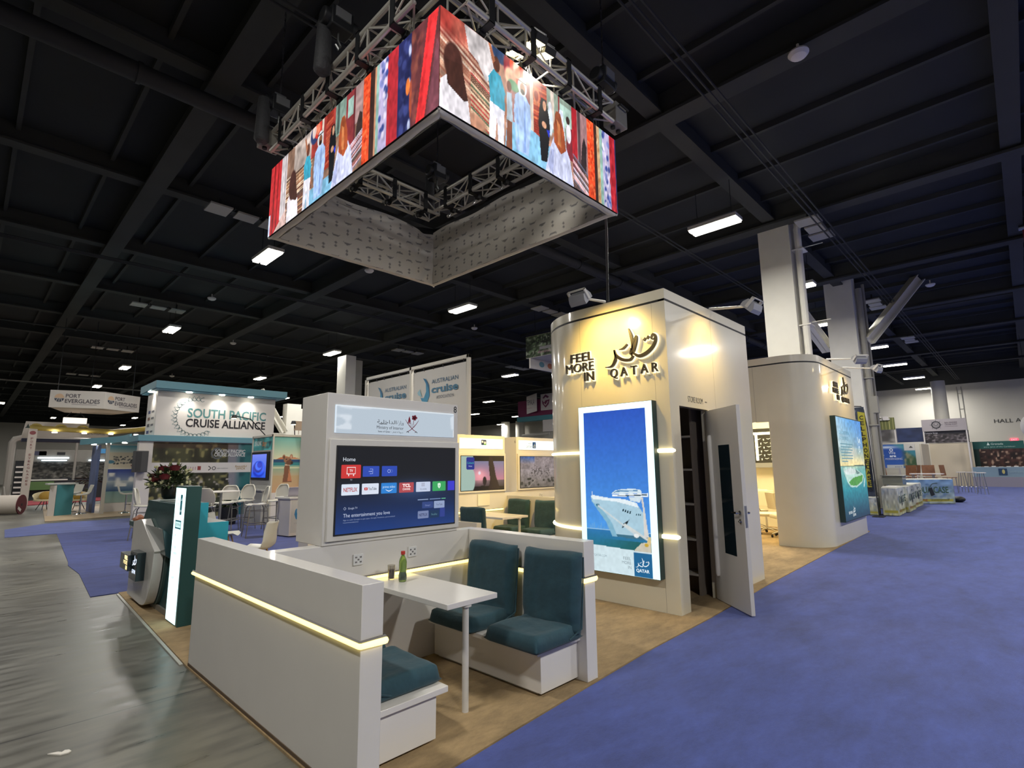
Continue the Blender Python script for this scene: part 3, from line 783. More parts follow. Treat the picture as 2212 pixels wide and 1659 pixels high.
tile(2.928, 1.239, 3.046, 1.301, '8f9fc2'); A.text('YouTube', 2.987, 1.262, 0.016, '4a4f68', 'c', 0.07); tile(2.80, 1.245, 2.92, 1.30, '33467e'); A.text('Disney+', 2.86, 1.262, 0.014, '8391c4', 'c', 0.055)
tile(2.756, 1.161, 2.87, 1.224, '7683a8'); A.text('NETFLIX', 2.813, 1.18, 0.022, '3a4166', 'c', 0.09, bold=0.02); tile(2.88, 1.158, 2.985, 1.222, '1c3554'); A.text('hulu', 2.932, 1.18, 0.018, '5f8a96', 'c', 0.06); tile(2.995, 1.16, 3.05, 1.24, '2f3f88')
A.build(u8, 'screen_graphics', SCREEN)

# table
def table(x0, x1, y0, y1, lab, legx, legy, zt=0.72):
    t = thing('meeting_table', lab, 'table', ((x0 + x1) / 2, (y0 + y1) / 2, CH), 0, 'white booth tables')
    mb = MB(); mb.box(x0, y0, zt - 0.036, x1, y1, zt); part(t, 'tabletop', mb, WHITE, 0.003)
    mb = MB(); mb.cyl((legx, legy, CH), (legx, legy, zt - 0.036), 0.022, n=20); mb.cyl((legx, legy, zt - 0.05), (legx, legy, zt - 0.036), 0.04, n=20)
    part(t, 'leg', mb, mat('leg_white', 'cfccc6', 0.35))
    return t
table(2.262, 2.712, 2.79, 3.835, 'white table with one round leg in the foreground booth', 2.452, 2.83)

# bottle of green tea and a glass
t = thing('drink_bottle', 'green drink bottle with a red cap on the white table', 'bottle', (2.47, 3.60, 0.7205))
mb = MB(); mb.lathe([(0.026, 0.0), (0.030, 0.006), (0.030, 0.05), (0.026, 0.07), (0.030, 0.09), (0.031, 0.145), (0.026, 0.17), (0.013, 0.195), (0.012, 0.205)], (0, 0, 0), 20)
part(t, 'body', mb, mat('green_tea', '8aa65a', 0.08, trans=0.45, coat=0.4), local=True, smooth=60)
mb = MB(); mb.lathe([(0.0306, 0.015), (0.0312, 0.02), (0.0312, 0.05), (0.027, 0.068), (0.0275, 0.074)], (0, 0, 0), 20); part(t, 'label', mb, mat('tea_label', '47544a', 0.4, var=(30, 0.5)), local=True, smooth=60)
mb = MB(); mb.lathe([(0.0155, 0.203), (0.0165, 0.205), (0.0165, 0.226), (0.0145, 0.229)], (0, 0, 0), 20); part(t, 'cap', mb, mat('red_cap', 'b8352c', 0.4), local=True)
t = thing('drinking_glass', 'small glass of brown drink behind the green bottle', 'glass', (2.455, 3.735, 0.7205))
mb = MB(); mb.lathe([(0.024, 0.0), (0.031, 0.11), (0.029, 0.11), (0.0225, 0.008)], (0, 0, 0), 18); part(t, 'cup', mb, mat('clear_glass', 'd8d4cc', 0.05, trans=0.9), local=True, smooth=60)
mb = MB(); mb.lathe([(0.0215, 0.009), (0.0265, 0.075)], (0, 0, 0), 18); part(t, 'drink', mb, mat('brown_drink', '6b3a28', 0.2), local=True, smooth=60)

# benches
def bench(xf, xb, y0, y1, lab, zs=0.298):
    """xf front side x, xb the partition side"""
    s = 1 if xb > xf else -1
    t = thing('bench', lab, 'bench', ((xf + xb) / 2, (y0 + y1) / 2, CH), 0, 'white box benches')
    mb = MB(); mb.box(min(xf, xb), y0, CH + 0.02, max(xf, xb), y1, zs); part(t, 'box', mb, WHITE, 0.003)
    a, b_ = (xf - 0.065 * s, xb)
    mb = MB(); mb.box(min(a, b_), y0 - 0.03, zs, max(a, b_), y1, zs + 0.034); part(t, 'seat_board', mb, WHITE, 0.003)
    mb = MB(); mb.box(min(xf, xb) + 0.03, y0 + 0.06, CH, max(xf, xb) - 0.03, y1 - 0.02, CH + 0.02); part(t, 'plinth', mb, WHITE2)
    return t
bench(2.08, 1.572, 2.66, 3.80, 'white bench against the inner side of the foreground partition', 0.278)
bench(2.945, 3.368, 2.60, 3.80, 'white bench under the two navy teal seats by the ministry screen')

def floor_seat(seed, lab, group='legless padded seats'):
    """folding padded seat facing -x, origin under the middle of its back edge; pad 0.55 wide"""
    t = thing('padded_seat', lab, 'seat', (0, 0, 0), 0, group)
    r = random.Random(seed); ph = [r.uniform(0, 6) for _ in range(6)]
    hw = 0.262
    def puff(u, v, k=1.0):
        e = min(u, 1 - u, 0.075) / 0.075; f = min(v, 1 - v, 0.075) / 0.075
        return math.sqrt(max(0, 1 - (1 - e) ** 2)) * math.sqrt(max(0, 1 - (1 - f) ** 2)) * k
    def wr(u, v):
        return 0.004 * math.sin(7 * u + 4 * v + ph[0]) + 0.002 * math.sin(19 * v + 4 * u + ph[1]) + 0.005 * math.exp(-((u - .8) / .15) ** 2) * math.sin(34 * u + 5 * v + ph[2])
    # seat pad: u along depth (front -0.56 .. back -0.06), v along width
    mb = MB()
    top = lambda u, v: Vector((-0.56 + 0.52 * u, (v - .5) * 2 * hw, 0.028 + 0.085 * puff(u, v) + wr(u, v) * puff(u, v)))
    bot = lambda u, v: Vector((-0.56 + 0.52 * u, (v - .5) * 2 * hw, 0.024 - 0.024 * puff(u, v)))
    mb.surf(top, 22, 22); mb.surf(lambda u, v: bot(u, 1 - v), 22, 22)
    bmesh.ops.remove_doubles(mb.bm, verts=mb.bm.verts, dist=0.0045)
    part(t, 'seat_cushion', mb, TEALF, local=True, smooth=80)
    # back pad: u up the back, v width; leans back a little
    mb = MB()
    def fr(u, v):
        x = -0.115 + 0.045 * u - 0.05 * puff(u, v); zz = 0.05 + 0.56 * u
        fold = -0.016 * math.exp(-((u - 0.12) / 0.07) ** 2) * math.sin(7 * v + ph[3])
        return Vector((x + 0.7 * wr(v, u) * puff(u, v) + fold, (v - .5) * 2 * (hw + 0.008), zz + 0.006 * math.sin(6 * v + ph[4]) * (u > 0.8)))
    bk = lambda u, v: Vector((-0.075 + 0.045 * u + 0.035 * puff(u, v), (v - .5) * 2 * (hw + 0.008), 0.05 + 0.56 * u + 0.006 * math.sin(6 * v + ph[4]) * (u > 0.8)))
    mb.surf(fr, 26, 22); mb.surf(lambda u, v: bk(u, 1 - v), 26, 22)
    for v0 in (0, 1):
        for i in range(26):
            a, b_ = i / 26, (i + 1) / 26
            f = [fr(a, v0), fr(b_, v0), bk(b_, v0), bk(a, v0)]
            try: mb.face(f if v0 else f[::-1])
            except ValueError: pass
    mb.surf(lambda u, v: fr(1, v) * (1 - u) + bk(1, v) * u, 2, 22)
    bmesh.ops.remove_doubles(mb.bm, verts=mb.bm.verts, dist=0.0015)
    part(t, 'back_cushion', mb, TEALF, local=True, smooth=80)
    mb = MB()
    for s_ in (-1, 1): mb.tube([(-0.02, s_ * (hw + 0.006), 0.58), (-0.045, s_ * (hw + 0.012), 0.35), (-0.07, s_ * (hw + 0.01), 0.08), (-0.2, s_ * hw, 0.03)], 0.006, 6)
    part(t, 'piping', mb, TEALF, local=True, smooth=80)
    return t
sA = floor_seat(3, 'navy teal padded seat at the far end of the bench, nearest the socket wall'); sA.location = (3.355, 3.44, 0.333)
sB = floor_seat(8, 'navy teal padded seat at the aisle end of the bench, its back fully seen'); sB.location = (3.355, 2.765, 0.333)
sC = dup(sB, (1.585, 2.95, 0.313), math.pi, 'navy teal padded seat on the foreground bench, only its seat seen past the partition')
sD = dup(sA, (1.585, 3.52, 0.313), math.pi, 'navy teal padded seat mostly hidden behind the foreground partition')

# white shell chairs behind the foreground partition
SHELL = mat('white_shell_plastic', 'd8d6ca', 0.3)
def shell_chair(lab, loc, rz):
    t = thing('shell_chair', lab, 'chair', (0, 0, 0), 0, 'white shell chairs')
    prof = [(-0.24, 0.43), (-0.20, 0.455), (-0.05, 0.44), (0.08, 0.43), (0.16, 0.46), (0.205, 0.55), (0.235, 0.68), (0.26, 0.80), (0.275, 0.83)]
    mb = MB()
    def fn(u, v):
        k = u * (len(prof) - 1); i = min(int(k), len(prof) - 2); f = k - i
        x = prof[i][0] * (1 - f) + prof[i + 1][0] * f; z = prof[i][1] * (1 - f) + prof[i + 1][1] * f
        wd = 0.23 - 0.06 * max(0, u - 0.55) / 0.45 - 0.05 * max(0, 0.15 - u) / 0.15; s = (v - .5) * 2
        if u > 0.9: wd *= math.sqrt(max(0.05, 1 - ((u - 0.9) / 0.105) ** 2)) * 0.6 + 0.4
        return Vector((x - 0.05 * s * s * (u > .5) * min(1, (u - .5) * 4), s * wd, z + 0.045 * s * s * (1 - abs(u - .35))))
    mb.slab(fn, 24, 12, (0.008, 0, -0.008)); part(t, 'shell', mb, SHELL, local=True, smooth=70)
    mb = MB()
    for sx, sy in ((-1, -1), (-1, 1), (1, -1), (1, 1)): mb.tube([(sx * 0.1, sy * 0.1, 0.43), (sx * 0.2, sy * 0.2, CH)], [0.014, 0.01], 8)
    mb.tube([(-.15, -.15, .2), (.15, .15, .2)], 0.005, 6); mb.tube([(.15, -.15, .2), (-.15, .15, .2)], 0.005, 6)
    part(t, 'legs', mb, mat('beech_wood', 'b58f62', 0.5), local=True)
    t.location = loc; t.rotation_euler = (0, 0, rz)
    return t
e0 = shell_chair('white shell chair seen past the top of the foreground partition', (3.05, 8.1, CH), -0.8)
dup(e0, (2.75, 9.6, 0.008), 2.4, 'white shell chair half hidden by the turquoise desk end')
dup(e0, (3.3, 10.3, 0.008), 2.6, 'white shell chair behind the turquoise desk, only its seat edge seen')
# partition of the unit back to back, short strip seen left of the ministry cabinet
t = thing('booth_partition', 'white partition end with a short light strip left of the ministry cabinet', 'partition', (4.3, 8.9, CH), 0, 'low white partitions')
mb = MB(); mb.box(4.02, 8.55, CH, 4.14, 8.9, 1.9); mb.box(4.14, 8.78, CH, 5.6, 8.9, 1.9); part(t, 'panel', mb, WHITE, 0.003)
neon(t, [(4.012, 8.9, LEDZ), (4.012, 8.545, LEDZ), (4.15, 8.545, LEDZ)], 0.016)

# ================================================================== UNITS FARTHER BACK
YU = 7.85
def unit_graphic_cultural(t, x0):
    tv(t, x0 + 0.09, x0 + 1.25, 1.14, 1.80, YU - 0.028)
    C = Canvas(90, 52, '0e0c0d')
    C.grad('2a2226', '6a5a5e', 0, 0.28); C.grad('c07a8a', '7a7896', 0.28, 0.85, 0.05, 1); C.mix(np.exp(-(((C.u - .42) / .16) ** 2 + ((C.v - .42) / .2) ** 2)), 'f0a0a8'); C.ell(0.41, 0.5, 0.03, 0.05, 'e8dce8', 0.6)
    C.rect(0, 0.86, 1, 1, '121012'); C.poly([(0, 0), (1, 0), (1, .08), (0.5, 0.12), (0, .1)], '171214')
    C.ell(0.53, 0.26, 0.045, 0.13, '241a1e'); C.poly([(0.62, 0), (0.66, 0.3), (0.64, 0.55), (0.62, 0.85), (0.64, 1), (0.7, 1), (0.76, 0.7), (0.8, 0.4), (0.88, 0.1), (0.9, 0)], '2a1c1e')
    C.rect(0, 0, 0.26, 1, '9fb8ae'); C.ell(0.25, 0.3, 0.06, 0.3, '9fb8ae')
    C.build(t, 'screen', SCREEN, (x0 + 0.09, YU - 0.0295, 1.14), X, Z, 1.16, 0.66)
    A = Art((x0 + 0.09, YU - 0.0295, 1.14), X, Z, 0.0008); A.rrect(0.13, 0.40, 0.34, 0.64, 0.03, '1a2a86'); A.text('Cultural', 0.235, 0.51, 0.04, '3fb7a8', 'c', 0.17); A.text('Home', 0.235, 0.455, 0.025, 'c8d8f4', 'c', 0.09); A.build(t, 'screen_graphics', SCREEN)
uA = screen_unit(6.56, YU, 1.06, 'cream lit screen cabinet with the tours header and sunset film')
mb = MB(); mb.box(6.63, YU - 0.01, 1.95, 7.80, YU, 2.15); part(uA, 'header_lightbox', mb, LBOX)
A = Art((6.63, YU - 0.011, 1.95), X, Z, 0.0008)
A.rrect(0.56, 0.075, 0.70, 0.18, 0.008, '2b3a66'); A.ell(0.595, 0.14, 0.025, 0.022, 'e8f0f8', 2); A.ell(0.66, 0.12, 0.028, 0.03, 'e8f0f8', 2); A.rect(0.63, 0.078, 0.695, 0.1, '5fae4a', 2)
A.text('Qatar International Tours', 0.63, 0.035, 0.017, '5f7f9a', 'c', 0.3); A.build(uA, 'header_lettering', PRINT)
unit_graphic_cultural(uA, 6.56)
uB = screen_unit(8.22, YU, 1.06, 'cream lit screen cabinet numbered 5 and 6 with a desert film')
mb = MB(); mb.box(8.29, YU - 0.01, 1.95, 9.46, YU, 2.15); part(uB, 'header_lightbox', mb, LBOX)
A = Art((8.29, YU - 0.011, 1.95), X, Z, 0.0008)
A.text('visit', 0.42, 0.12, 0.045, '5a6f8e', 'r', 0.13); A.text('QATAR', 0.42, 0.045, 0.05, '4a5a78', 'r', 0.2); A.rect(0.44, 0.035, 0.55, 0.17, '1d4f9a'); A.stroke([(0.46, 0.09), (0.49, 0.085), (0.5, 0.14), (0.505, 0.085), (0.53, 0.1)], 0.008, 'e8f0fa', 2); A.rect(0.465, 0.055, 0.53, 0.065, 'e8f0fa', 2)
A.build(uB, 'header_lettering', PRINT)
tv(uB, 8.31, 9.47, 1.14, 1.80, YU - 0.028)
C = Canvas(90, 52, '8a7f80'); C.grad('6a625a', '9a8f90', 0, 0.6); C.grad('8a8086', '3a5a94', 0.78, 1, 0, 0.4); C.noise(6, 9, 0.12, 4); C.noise(24, 40, 0.12, 5)
rr_ = random.Random(4)
for k in range(60): C.ell(0.3 + rr_.random() * 0.55, 0.5 + rr_.gauss(0, 0.07), 0.012, 0.018, '46403f', 0.5)
for k in range(22): C.ell(rr_.random(), 0.05 + rr_.random() * 0.25, 0.03, 0.035, '3c3a34', 0.5)
C.line((0.2, 0), (0.42, 0.25), 0.008, '9a9084')
C.build(uB, 'screen', SCREEN, (8.31, YU - 0.0295, 1.14), X, Z, 1.16, 0.66)
A = Art((8.2195, YU + 0.42, 2.09), -Y, Z, 0.0008); A.text('5', 0.03, 0, 0.06, '4a4a48', w=0.03); A.text('6', 0.37, 0, 0.06, '4a4a48', w=0.03); A.build(uB, 'unit_number', PRINT)
t = thing('booth_back_wall', 'low cream lit wall under the two rear screens', 'partition', (7.6, YU + 0.06, CH), 0, 'low white partitions')
mb = MB(); mb.box(5.3, YU + 0.005, CH, 9.9, YU + 0.12, 1.06); part(t, 'panel', mb, WHITE, 0.003); neon(t, [(6.0, YU - 0.005, LEDZ), (7.8, YU - 0.005, LEDZ)], 0.016)
t = thing('booth_partition', 'white partition between the two rear meeting units', 'partition', (7.99, 7.1, CH), 0, 'low white partitions')
mb = MB(); mb.box(7.93, 6.35, CH, 8.05, YU, 1.0); part(t, 'panel', mb, WHITE, 0.003)
table(6.55, 7.2, 6.6, 7.8, 'white table with round leg in front of the rear sunset screen', 7.0, 6.63)
bench(7.42, 7.928, 6.3, 7.8, 'white bench at the rear table under two padded seats')
dup(sA, (7.9, 7.43, 0.333), 0, 'rear padded seat behind the white table leg, next to the light strip')
dup(sB, (7.9, 6.70, 0.333), 0, 'rear padded seat in front of the curved tower wall')
t = bench(6.25, 5.8, 6.4, 7.7, 'rear white bench whose seats turn their backs to the camera')
dup(sA, (5.82, 6.62, 0.333), math.pi, 'rear padded seat seen from behind just right of the ministry cabinet')
dup(sB, (5.82, 7.35, 0.333), math.pi, 'rear padded seat seen from behind, half hidden by its neighbour')
t = thing('booth_partition', 'white partition post beside the seats seen from behind', 'partition', (5.7, 7.0, CH), 0, 'low white partitions')
mb = MB(); mb.box(5.68, 6.3, CH, 5.78, YU, 0.72); part(t, 'panel', mb, WHITE, 0.003)
socket(8.6, YU, 0.93, 'left socket on the rear wall by the curved tower'); socket(9.0, YU, 0.95, 'right socket on the rear wall by the curved tower')
mb = MB(); mb.box(7.1, YU - 0.012, 0.83, 7.42, YU - 0.002, 1.05); solo('notice_board', mb, mat('notice_white', 'e9e4d2', 0.5), 'pale notice sheet standing on the rear low wall', 'notice')

# ================================================================== FIRST TOWER
TX, TY, TH, TR = 5.45, 2.81, 3.63, 1.0
TXE, TYF = 7.92, 4.05
tw = thing('sign_tower', 'tall white tower with rounded corner, travel sign and store room', 'tower', (6.7, 3.9, CH))
def tower_path(inset=0.0):
    r = TR - inset
    P = [(TX + inset, TY + inset)]
    P += [(TX + TR - r * math.cos(a), TYF + r * math.sin(a)) for a in np.linspace(0, math.pi / 2, 25)]
    P += [(TXE - inset, TYF + TR - inset)]
    return P
def wallstrip(p_out, p_in, z0, z1):
    mb = MB(); mb.prism(p_out + p_in[::-1], z0, z1, 'z'); return mb
part(tw, 'curved_wall', wallstrip(tower_path(0.0), tower_path(0.09), CH, 3.483), TOWERW, smooth=25)
part(tw, 'top_band', wallstrip(tower_path(0.0), tower_path(0.09), 3.51, TH), TOWERW, smooth=25)
part(tw, 'groove', wallstrip(tower_path(0.004), tower_path(0.08), 3.484, 3.509), BLACK, smooth=25)
mb = MB(); mb.box(TX + 0.0005, TY, CH, 5.67, TY + 0.09, 3.483); mb.box(6.43, TY, CH, TXE, TY + 0.09, 3.483); mb.box(5.67, TY, 2.27, 6.43, TY + 0.09, 3.483)
part(tw, 'door_wall', mb, TOWERW, smooth=0)
mb = MB(); mb.box(TX + 0.0005, TY, 3.51, TXE, TY + 0.09, TH); part(tw, 'door_wall_band', mb, TOWERW, smooth=0)
mb = MB(); mb.box(TX + 0.004, TY + 0.004, 3.484, TXE - 0.004, TY + 0.08, 3.509); part(tw, 'door_wall_groove', mb, BLACK, smooth=0)
mb = MB(); mb.box(TXE - 0.09, TY + 0.09, CH, TXE, TYF + TR, TH); part(tw, 'end_wall', mb, TOWERW, smooth=0)
mb = MB(); mb.prism(tower_path(0.09) + [(TXE - 0.09, TY + 0.09)], 3.4, 3.45, 'z'); part(tw, 'roof', mb, WHITE2, smooth=0)  # unseen top, closed to keep the store room dark
mb = MB(); mb.box(6.72, TY + 0.09, CH, 6.79, 4.9, 3.4); part(tw, 'inner_wall', mb, mat('inner_grey_board', '9a9890', 0.6), smooth=0)
SEAM = mat('panel_seam', '8f8a7c', 0.6)
mb = MB()
for y in (2.98, 4.03): mb.box(TX - 0.0006, y - 0.0015, CH, TX, y + 0.0015, 3.49)
for x in (6.68,): mb.box(x - 0.0015, TY - 0.0006, 2.27, x + 0.0015, TY, 3.49)
part(tw, 'seam', mb, SEAM, smooth=0)
STRIPW = mat('pale_neon', 'fff3c4', 0.4, emit=3.2)
for z in (1.755, 0.82):
    pth = [(TX + 0.02, TY - 0.012, z), (TX - 0.012, TY - 0.012, z)] + [(TX + TR - (TR + 0.012) * math.cos(a), TYF + (TR + 0.012) * math.sin(a), z) for a in np.linspace(0, 1.4, 16)]
    mb = MB(); mb.tube(pth, 0.017, 8); part(tw, 'light_strip', mb, STRIPW)
A = Art((0, TY - 0.001, 0), X, Z, 0.0005); A.text('STORE ROOM', 5.90, 2.335, 0.068, '5a574e', w=0.40, bold=0.0); A.rect(6.36, 2.36, 6.42, 2.372, '5a574e'); A.build(tw, 'door_lettering', PRINT)

# raised letters; a glowing plate behind imitates their light on the wall
HALO = mat('halo_glow', 'fff2cc', 0.4, emit=1.2)
def calli(A, L, c='241c1c', l=1, grow=0.0):
    """flowing three letter word; L maps logo units to the plane"""
    def st(P, W): A.stroke([L(p) for p in P], [w * L.s + grow for w in W], c, l)
    st([(0, 280), (60, 280), (92, 240), (100, 205), (90, 150)], [4, 16, 24, 18, 8])
    st([(90, 150), (105, 195), (160, 238), (230, 250), (262, 222)], [8, 22, 26, 22, 12])
    st([(230, 0), (250, 62), (258, 130), (254, 190), (246, 225)], [6, 24, 16, 14, 10])
    st([(212, 122), (175, 150), (135, 155)], [12, 16, 3])
    st([(252, 180), (272, 110), (296, 72), (292, 120), (262, 196), (236, 205), (244, 160)], [10, 12, 14, 16, 16, 10, 6])
    st([(262, 200), (310, 232), (370, 222), (425, 186), (456, 140), (458, 100), (440, 82), (424, 108), (438, 122), (455, 112)], [10, 26, 28, 24, 20, 18, 14, 12, 10, 6])
    for x, y in ((368, 110), (396, 100)):
        r = 15
        P = [(x - r, y + 4), (x + 3, y - r), (x + r, y - 4), (x - 3, y + r)]
        if grow: P = [(x + (p - x) * 1.5, y + (q - y) * 1.5) for p, q in P]
        A.poly([L(p) for p in P], c, l)
class LogoMap:
    def __init__(s, u0, v1, sc): s.u0, s.v1, s.s = u0, v1, sc
    def __call__(s, p): return (s.u0 + p[0] * s.s, s.v1 - p[1] * s.s)
LETM = mat('letter_dark', '1f1a1a', 0.4)
def sign_letters(parent, O, U, N_off, k=1.0):
    """travel slogan and logo; O is the wall point below the logo's right end (u=0 at logo left)"""
    O = Vector(O)
    for name, m, d0, d1, bold, grow in (('letter_halo', HALO, 0.012, 0.018, 0.075, 0.024 * k), ('letters', LETM, 0.032, 0.03, 0.004, 0.0)):
        A = Art(O + Vector(N_off) * d0, U, Z, 0.0)
        for s, v in (('FEEL', 0.265), ('MORE', 0.135), ('IN', 0.005)):
            A.text(s, -0.235 * k, v * k, 0.112 * k, 'ffffff', 'r', {'FEEL': 0.355, 'MORE': 0.435, 'IN': 0.145}[s] * k, bold=bold)
        ww = 0.70 * k
        for i, ch in enumerate('QATAR'):
            A.text(ch, (0.065 + 0.138 * i) * k, 0.0, 0.105 * k, 'ffffff', 'c', {'Q': 0.10, 'A': 0.095, 'T': 0.08, 'R': 0.078}[ch] * k, bold=bold)
        calli(A, LogoMap(-0.055 * k, 0.565 * k, 0.00152 * k), l=0, grow=grow)
        A.solid(parent, name, m, d1)
sign_letters(tw, (TX, 3.56, 2.655), -Y, (-1, 0, 0))

# light box with the cruise ship picture
lb = thing('ship_lightbox', 'tall lit box with a white cruise ship picture on the tower', 'sign', (5.40, 3.5, 0.365))
mb = MB(); mb.box(5.352, 2.98, 0.365, 5.449, 4.015, 2.325); part(lb, 'box', mb, mat('lightbox_edge_green', '1f3b3a', 0.4), 0.003)
mb = MB(); mb.box(5.347, 2.985, 0.37, 5.352, 4.01, 2.32); part(lb, 'lit_face', mb, mat('lightbox_white', 'd2f2f4', 0.3, emit=1.0))
C = Canvas(120, 260, '3a78d8')
C.grad('4f9be6', '2a57c0', 0.255, 1); C.grad('1f6f78', '2f78b4', 0.12, 0.255); C.mix((C.v < .2) * np.clip((C.u - .2) * 1.2, 0, .7), '1c5a52')
C.rect(0, .253, 1, .258, 'a8d0ea')
for k in range(26):
    x = random.Random(k).random() * 0.5; h = random.Random(k + 50).random() * 0.035 + 0.005; C.rect(x, 0.257, x + 0.018, 0.257 + h, '5f9fdc')
hull = [(.085, .458), (.11, .465), (.35, .452), (.62, .447), (.80, .43), (.92, .36), (.97, .25), (.95, .215), (.42, .217), (.33, .30), (.2, .37), (.10, .425)]
C.poly(hull, 'a9cbdc')
C.poly([(.085, .458), (.11, .466), (.35, .452), (.62, .447), (.82, .425), (.84, .40), (.5, .43), (.12, .44)], 'e4f0f6')
C.poly([(.42, .217), (.95, .215), (.96, .235), (.43, .232)], '3d6f86'); C.poly([(.10, .425), (.2, .37), (.33, .30), (.42, .217), (.5, .217), (.42, .3), (.25, .39)], '82b4cc')
C.poly([(.43, .478), (.48, .497), (.60, .508), (.78, .512), (.88, .505), (.90, .487), (.6, .477)], 'd4e6f0'); C.poly([(.45, .484), (.52, .498), (.84, .503), (.84, .498), (.55, .49)], '4f86b4')
C.poly([(.44, .472), (.52, .474), (.99, .487), (.99, .467), (.55, .462), (.44, .461)], 'eef6fa'); C.poly([(.52, .467), (.97, .481), (.97, .473), (.55, .464)], '23465c')
C.poly([(.70, .462), (.90, .465), (.86, .43), (.72, .44)], 'cfe0ea'); C.poly([(.88, .46), (.91, .46), (.95, .30), (.97, .23), (.90, .23), (.9, .4)], 'd6d4d0')
C.poly([(.17, .41), (.22, .412), (.22, .398), (.18, .395)], '2f6a86')
for k in range(4): C.poly([(.60 + .035 * k, .388 - .004 * k), (.62 + .035 * k, .388 - .004 * k), (.61 + .035 * k, .372 - .004 * k), (.59 + .035 * k, .373 - .004 * k)], '12303c')
for k in range(3): C.poly([(.80 + .03 * k, .366), (.815 + .03 * k, .366), (.81 + .03 * k, .354), (.795 + .03 * k, .355)], '3a5a68')
C.poly([(.60, .30), (.69, .325), (.64, .285), (.57, .272)], '1d2b33')
C.line((.20, .40), (.80, .235), .006, 'c8d4d8'); C.line((.62, .295), (1.0, .205), .008, 'd0d6d4'); C.ell(.79, .235, .04, .012, 'e8ecec')
C.rect(.105, .462, .112, .49, 'e8f0f4'); C.rect(.60, .508, .605, .525, 'e8f0f4')
C.poly([(.74, .147), (.86, .195), (1, .205), (1, .14)], 'c9c3b2'); C.poly([(.93, .18), (.99, .19), (1, .235), (.96, .235)], 'd8c28a'); C.ell(.93, .185, .03, .01, 'c8a53a')
C.rect(0, 0, 1, .143, 'cfe3ea'); C.poly([(0, .143), (.74, .143), (.74, .147), (0, .16)], 'cfe3ea'); C.rect(.735, 0, 1, .138, '1c6494')
C.noise(60, 30, 0.03, 9)
C.build(lb, 'picture', LIT, (5.3465, 3.935, 0.372), -Y, Z, 0.865, 1.875)
A = Art((5.3455, 3.935, 0.372), -Y, Z, 0.0006)
A.text('VISITQATAR.COM', 0.035, 0.165, 0.024, '8fa3ac', w=0.24); 
for s, v in (('FEEL', 0.165), ('MORE', 0.118), ('IN', 0.07)): A.text(s, 0.60, v, 0.032, '8a9aa2', 'r', {'FEEL': .1, 'MORE': .12, 'IN': .042}[s])
calli(A, LogoMap(0.655, 0.205, 0.00037), 'e8f4fa'); A.text('QATAR', 0.745, 0.052, 0.032, 'e8f4fa', 'c', 0.165, bold=0.03)
A.build(lb, 'lettering', LIT)

# store room door, open into the aisle
hx, hy = 6.43, 2.805
ang = math.atan2(-0.575, -0.49)
dr = thing('store_room_door', 'white store room door standing open over the aisle carpet', 'door', (hx, hy, 0.02), ang)
mb = MB(); mb.box(0, -0.045, 0, 0.755, 0, 2.235); part(dr, 'leaf', mb, mat('door_white', 'c9c6c2', 0.45), 0.003, local=True)
mb = MB(); mb.box(0.29, -0.048, 0.57, 0.545, -0.044, 1.80); mb.box(0.29, -0.001, 0.57, 0.545, 0.003, 1.80); part(dr, 'glass_panel', mb, mat('dark_door_glass', '16242c', 0.06, coat=0.6), local=True)
mb = MB()
for yy in (-0.055,):
    mb.tube([(0.095, yy, 0.28), (0.095, yy, 0.31), (0.095, yy, 1.90), (0.095, yy, 1.93)], [0.018, 0.03, 0.03, 0.018], 10)
part(dr, 'pull_bar', mb, mat('pull_bar_white', 'd8d6d2', 0.35), local=True, smooth=50)
mb = MB()
for s_ in (-1, 1):
    y0 = -0.045 if s_ < 0 else 0.0
    for zz in (1.05, 0.96): mb.cyl((0.69, y0, zz), (0.69, y0 + s_ * 0.012, zz), 0.026, n=16)
    mb.tube([(0.69, y0, 1.05), (0.69, y0 + s_ * 0.05, 1.05), (0.60, y0 + s_ * 0.055, 1.05)], 0.009, 8); mb.cyl((0.69, y0 + s_ * .012, .96), (0.69, y0 + s_ * .03, .96), 0.01, n=10)
part(dr, 'lever_handle', mb, CHROME, local=True)
mb = MB(); mb.box(0.7545, -0.035, 0.90, 0.757, -0.01, 1.13); part(dr, 'lock_plate', mb, STEEL, local=True)
# things inside the store room
sh = thing('storage_shelf', 'dark storage shelf inside the store room doorway', 'shelf', (6.56, 3.7, CH))
mb = MB(); mb.box(6.69, 3.06, CH, 6.715, 4.3, 2.35); part(sh, 'back_panel', mb, mat('shelf_brown', '857b72', 0.7), smooth=0)
for z in (0.24, 0.66, 1.09, 1.52, 1.94):
    mb = MB(); mb.box(6.42, 3.06, z, 6.69, 4.3, z + 0.025); part(sh, 'board', mb, mat('shelf_board', 'b5aea4', 0.6), smooth=0)
for y in (3.03, 4.3):
    mb = MB(); mb.box(6.42, y, CH, 6.715, y + 0.03, 2.35); part(sh, 'upright', mb, mat('shelf_brown', '5b5550'), smooth=0)
bg = thing('round_bag', 'round black zip bag leaning just inside the store room', 'bag', (5.88, 3.18, CH))
Mb = Matrix.Translation((5.86, 3.16, CH + 0.37)) @ Matrix.Rotation(math.radians(-62), 4, 'Z') @ Matrix.Rotation(math.radians(80), 4, 'Y')
mb = MB(); mb.lathe([(0.05, -0.04), (0.33, -0.035), (0.365, 0), (0.33, 0.035), (0.05, 0.04)], (0, 0, 0), 40, Mb); part(bg, 'body', mb, mat('black_nylon', '17191f', 0.8, bump=(40, .4, .01)), smooth=60)
mb = MB(); mb.tube([Mb @ Vector((0.366 * math.cos(a), 0.366 * math.sin(a), 0)) for a in np.linspace(0, 6.1, 40)], 0.006, 6); part(bg, 'zip', mb, GREY)

